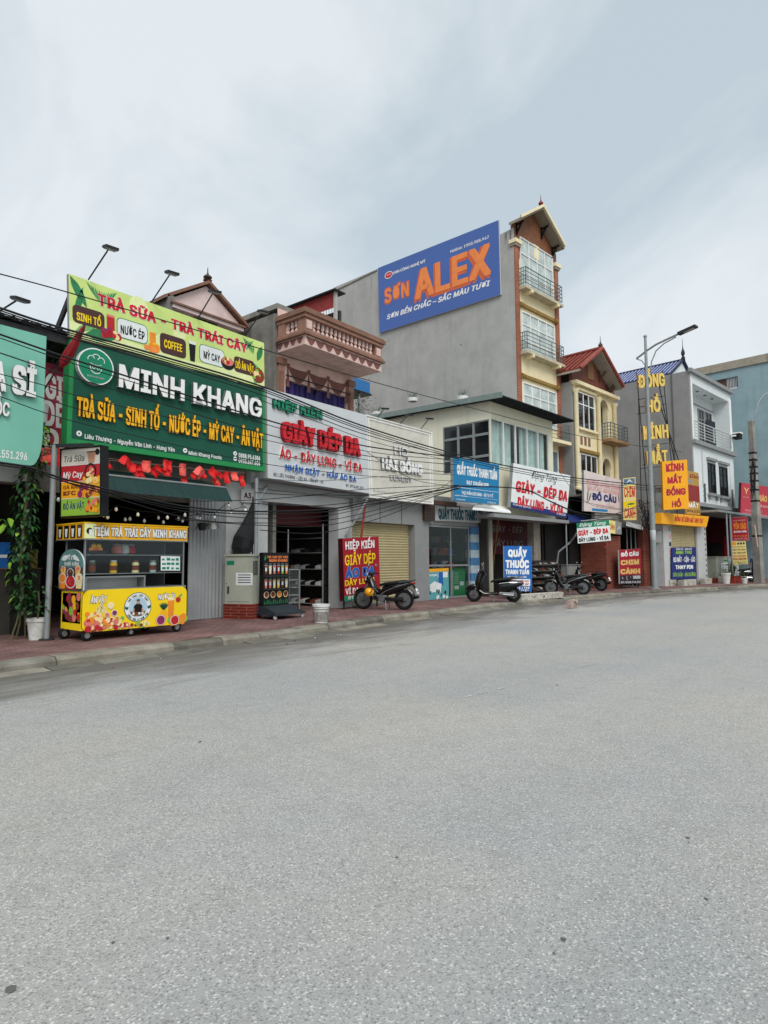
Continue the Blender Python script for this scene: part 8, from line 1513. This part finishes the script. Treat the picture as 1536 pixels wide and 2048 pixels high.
for pts in ([(-60, 606), (0, 628), (113, 668), (300, 722), (530, 792), (720, 866), (918, 917)], [(-60, 690), (0, 706), (137, 752), (300, 800), (530, 868), (735, 912), (915, 930)]): cable(pts, .011, TH)
for pts in ([(500, 1006), (620, 1012), (740, 1000), (850, 980), (918, 971)], [(520, 1060), (640, 1066), (760, 1036), (850, 1000), (918, 976)]): cable(pts, .010, 'thin black cable sagging below the shop signs')
low = [(-60, 915), (0, 925), (60, 935), (124, 957), (200, 975), (364, 1012), (505, 1023), (660, 1018), (735, 1004), (850, 985), (922, 972)]
cable(low, .018, 'heavy cable sagging from the left edge under the shop signs'); cable(low, .011, 'cable hugging the heavy sagging cable from below', dy=5)
LO = 'thin black cable sagging below the shop signs'
for pts in ([(124, 962), (200, 986), (380, 1037), (520, 1046), (660, 1040), (790, 1010), (922, 974)], [(200, 975), (350, 1000), (505, 1000), (640, 990), (740, 990), (915, 972)], [(350, 1038), (510, 1050), (640, 1052), (760, 1026), (915, 976)], [(200, 982), (364, 1022), (510, 1036), (650, 1032), (780, 1003), (918, 973)], [(510, 985), (620, 990), (735, 978), (918, 970)]): cable(pts, .009, LO)
cable([(505, 955), (620, 962), (740, 955), (918, 940), (1027, 935)], .006, LO)
cable([(922, 972), (1045, 978), (1100, 1002), (1160, 1026), (1220, 1030), (1290, 1007), (1313, 1003)], .018, 'heavy cable looping past the white tilted sign to the street lamp'); cable([(922, 973), (1045, 979), (1110, 1008), (1180, 1036), (1245, 1036), (1313, 1008)], .012, 'cable looping lower past the bird shop sign to the street lamp')
for pts in ([(1045, 977), (1110, 994), (1168, 1004), (1245, 1018), (1310, 1012)], [(1110, 930), (1150, 985), (1190, 1012), (1250, 1020)], [(735, 905), (830, 960), (922, 972)], [(905, 960), (860, 985), (740, 1010)]): cable(pts, .008, 'thin slack cable tangled between the blue sign and the street lamp')
for dy in (0, 6): cable([(1312, 971), (1380, 974), (1450, 972), (1514, 970)], .018, 'taut cable from the street lamp to the concrete pole', dy=dy)
for pts in ([(1312, 1005), (1340, 1022), (1370, 1046), (1410, 1054), (1440, 1046), (1452, 1035)], [(1313, 1010), (1345, 1030), (1375, 1058), (1415, 1068), (1440, 1055), (1455, 1037)], [(1380, 970), (1430, 955), (1480, 950), (1512, 940)], [(1420, 1022), (1460, 985), (1490, 955), (1512, 930)], [(1400, 905), (1440, 930), (1510, 948)], [(1514, 950), (1526, 965), (1545, 985)], [(1514, 945), (1530, 955), (1550, 970)]): cable(pts, .010, 'slack thin cable hanging near the concrete pole')
t = thing('cable_coil', 'tangle of black cables coiled against the wall beside the street lamp', 'cable coil', wat(1290, 1040, Fr(30.8, 9.6, -8), 0)); b = B(); r_ = random.Random(2)
for i in range(16):
    c = wat(1290 + r_.uniform(-12, 14), 1030 + r_.uniform(-18, 20), Fr(31.3, 9.6, -8), 0); rr = r_.uniform(.2, .45); ph = r_.uniform(0, 6)
    b.tube([c + V((rr * cos(k * .63 + ph), .1 * sin(k), rr * 1.1 * sin(k * .63 + ph))) for k in range(11)], .018, m_('cable'), 4, True)
b.build('coil', t)
g = gnd(1317, 1173); t = thing('utility_post', 'thin grey post with cable boxes standing just behind the street lamp', 'utility post', g); zz = at(1318, 958, Fr(g.x, g.y, -51)).z; b = B(); b.cyl(g, (g.x, g.y, zz), .06, m_('galv'), 8); b.build('post', t)
for pa in ((1311, 975, 1325, 985), (1312, 1030, 1322, 1050), (1308, 1062, 1322, 1085)): f = Fr(g.x, g.y, -51); a, c = at(pa[0], pa[1], f, -.1), at(pa[2], pa[3], f, -.1); b = B(f); b.box(a.x, c.x, -.2, -.06, c.z, a.z, m_('grey')); b.build('cable_box', t)
# small litter in the gutter
r_ = random.Random(12)
for i in range(14):
    x = r_.uniform(4, 14); c = V((x, kerb_y(x) - r_.uniform(.35, .8), .006)); b = B(); s = r_.uniform(.015, .05); b.poly([c + V((s, 0, .0)), c + V((.2 * s, s * .8, .012)), c + V((-s, .2 * s, .004)), c + V((-.1 * s, -s, .015))], r_.choice([m_('paper'), m_('paper'), m_('flagbright'), m_('leafdark'), m_('wood')]), True); solo(b, 'litter_scrap', 'small scrap of litter lying in the gutter', 'litter', c, 'litter in the gutter')
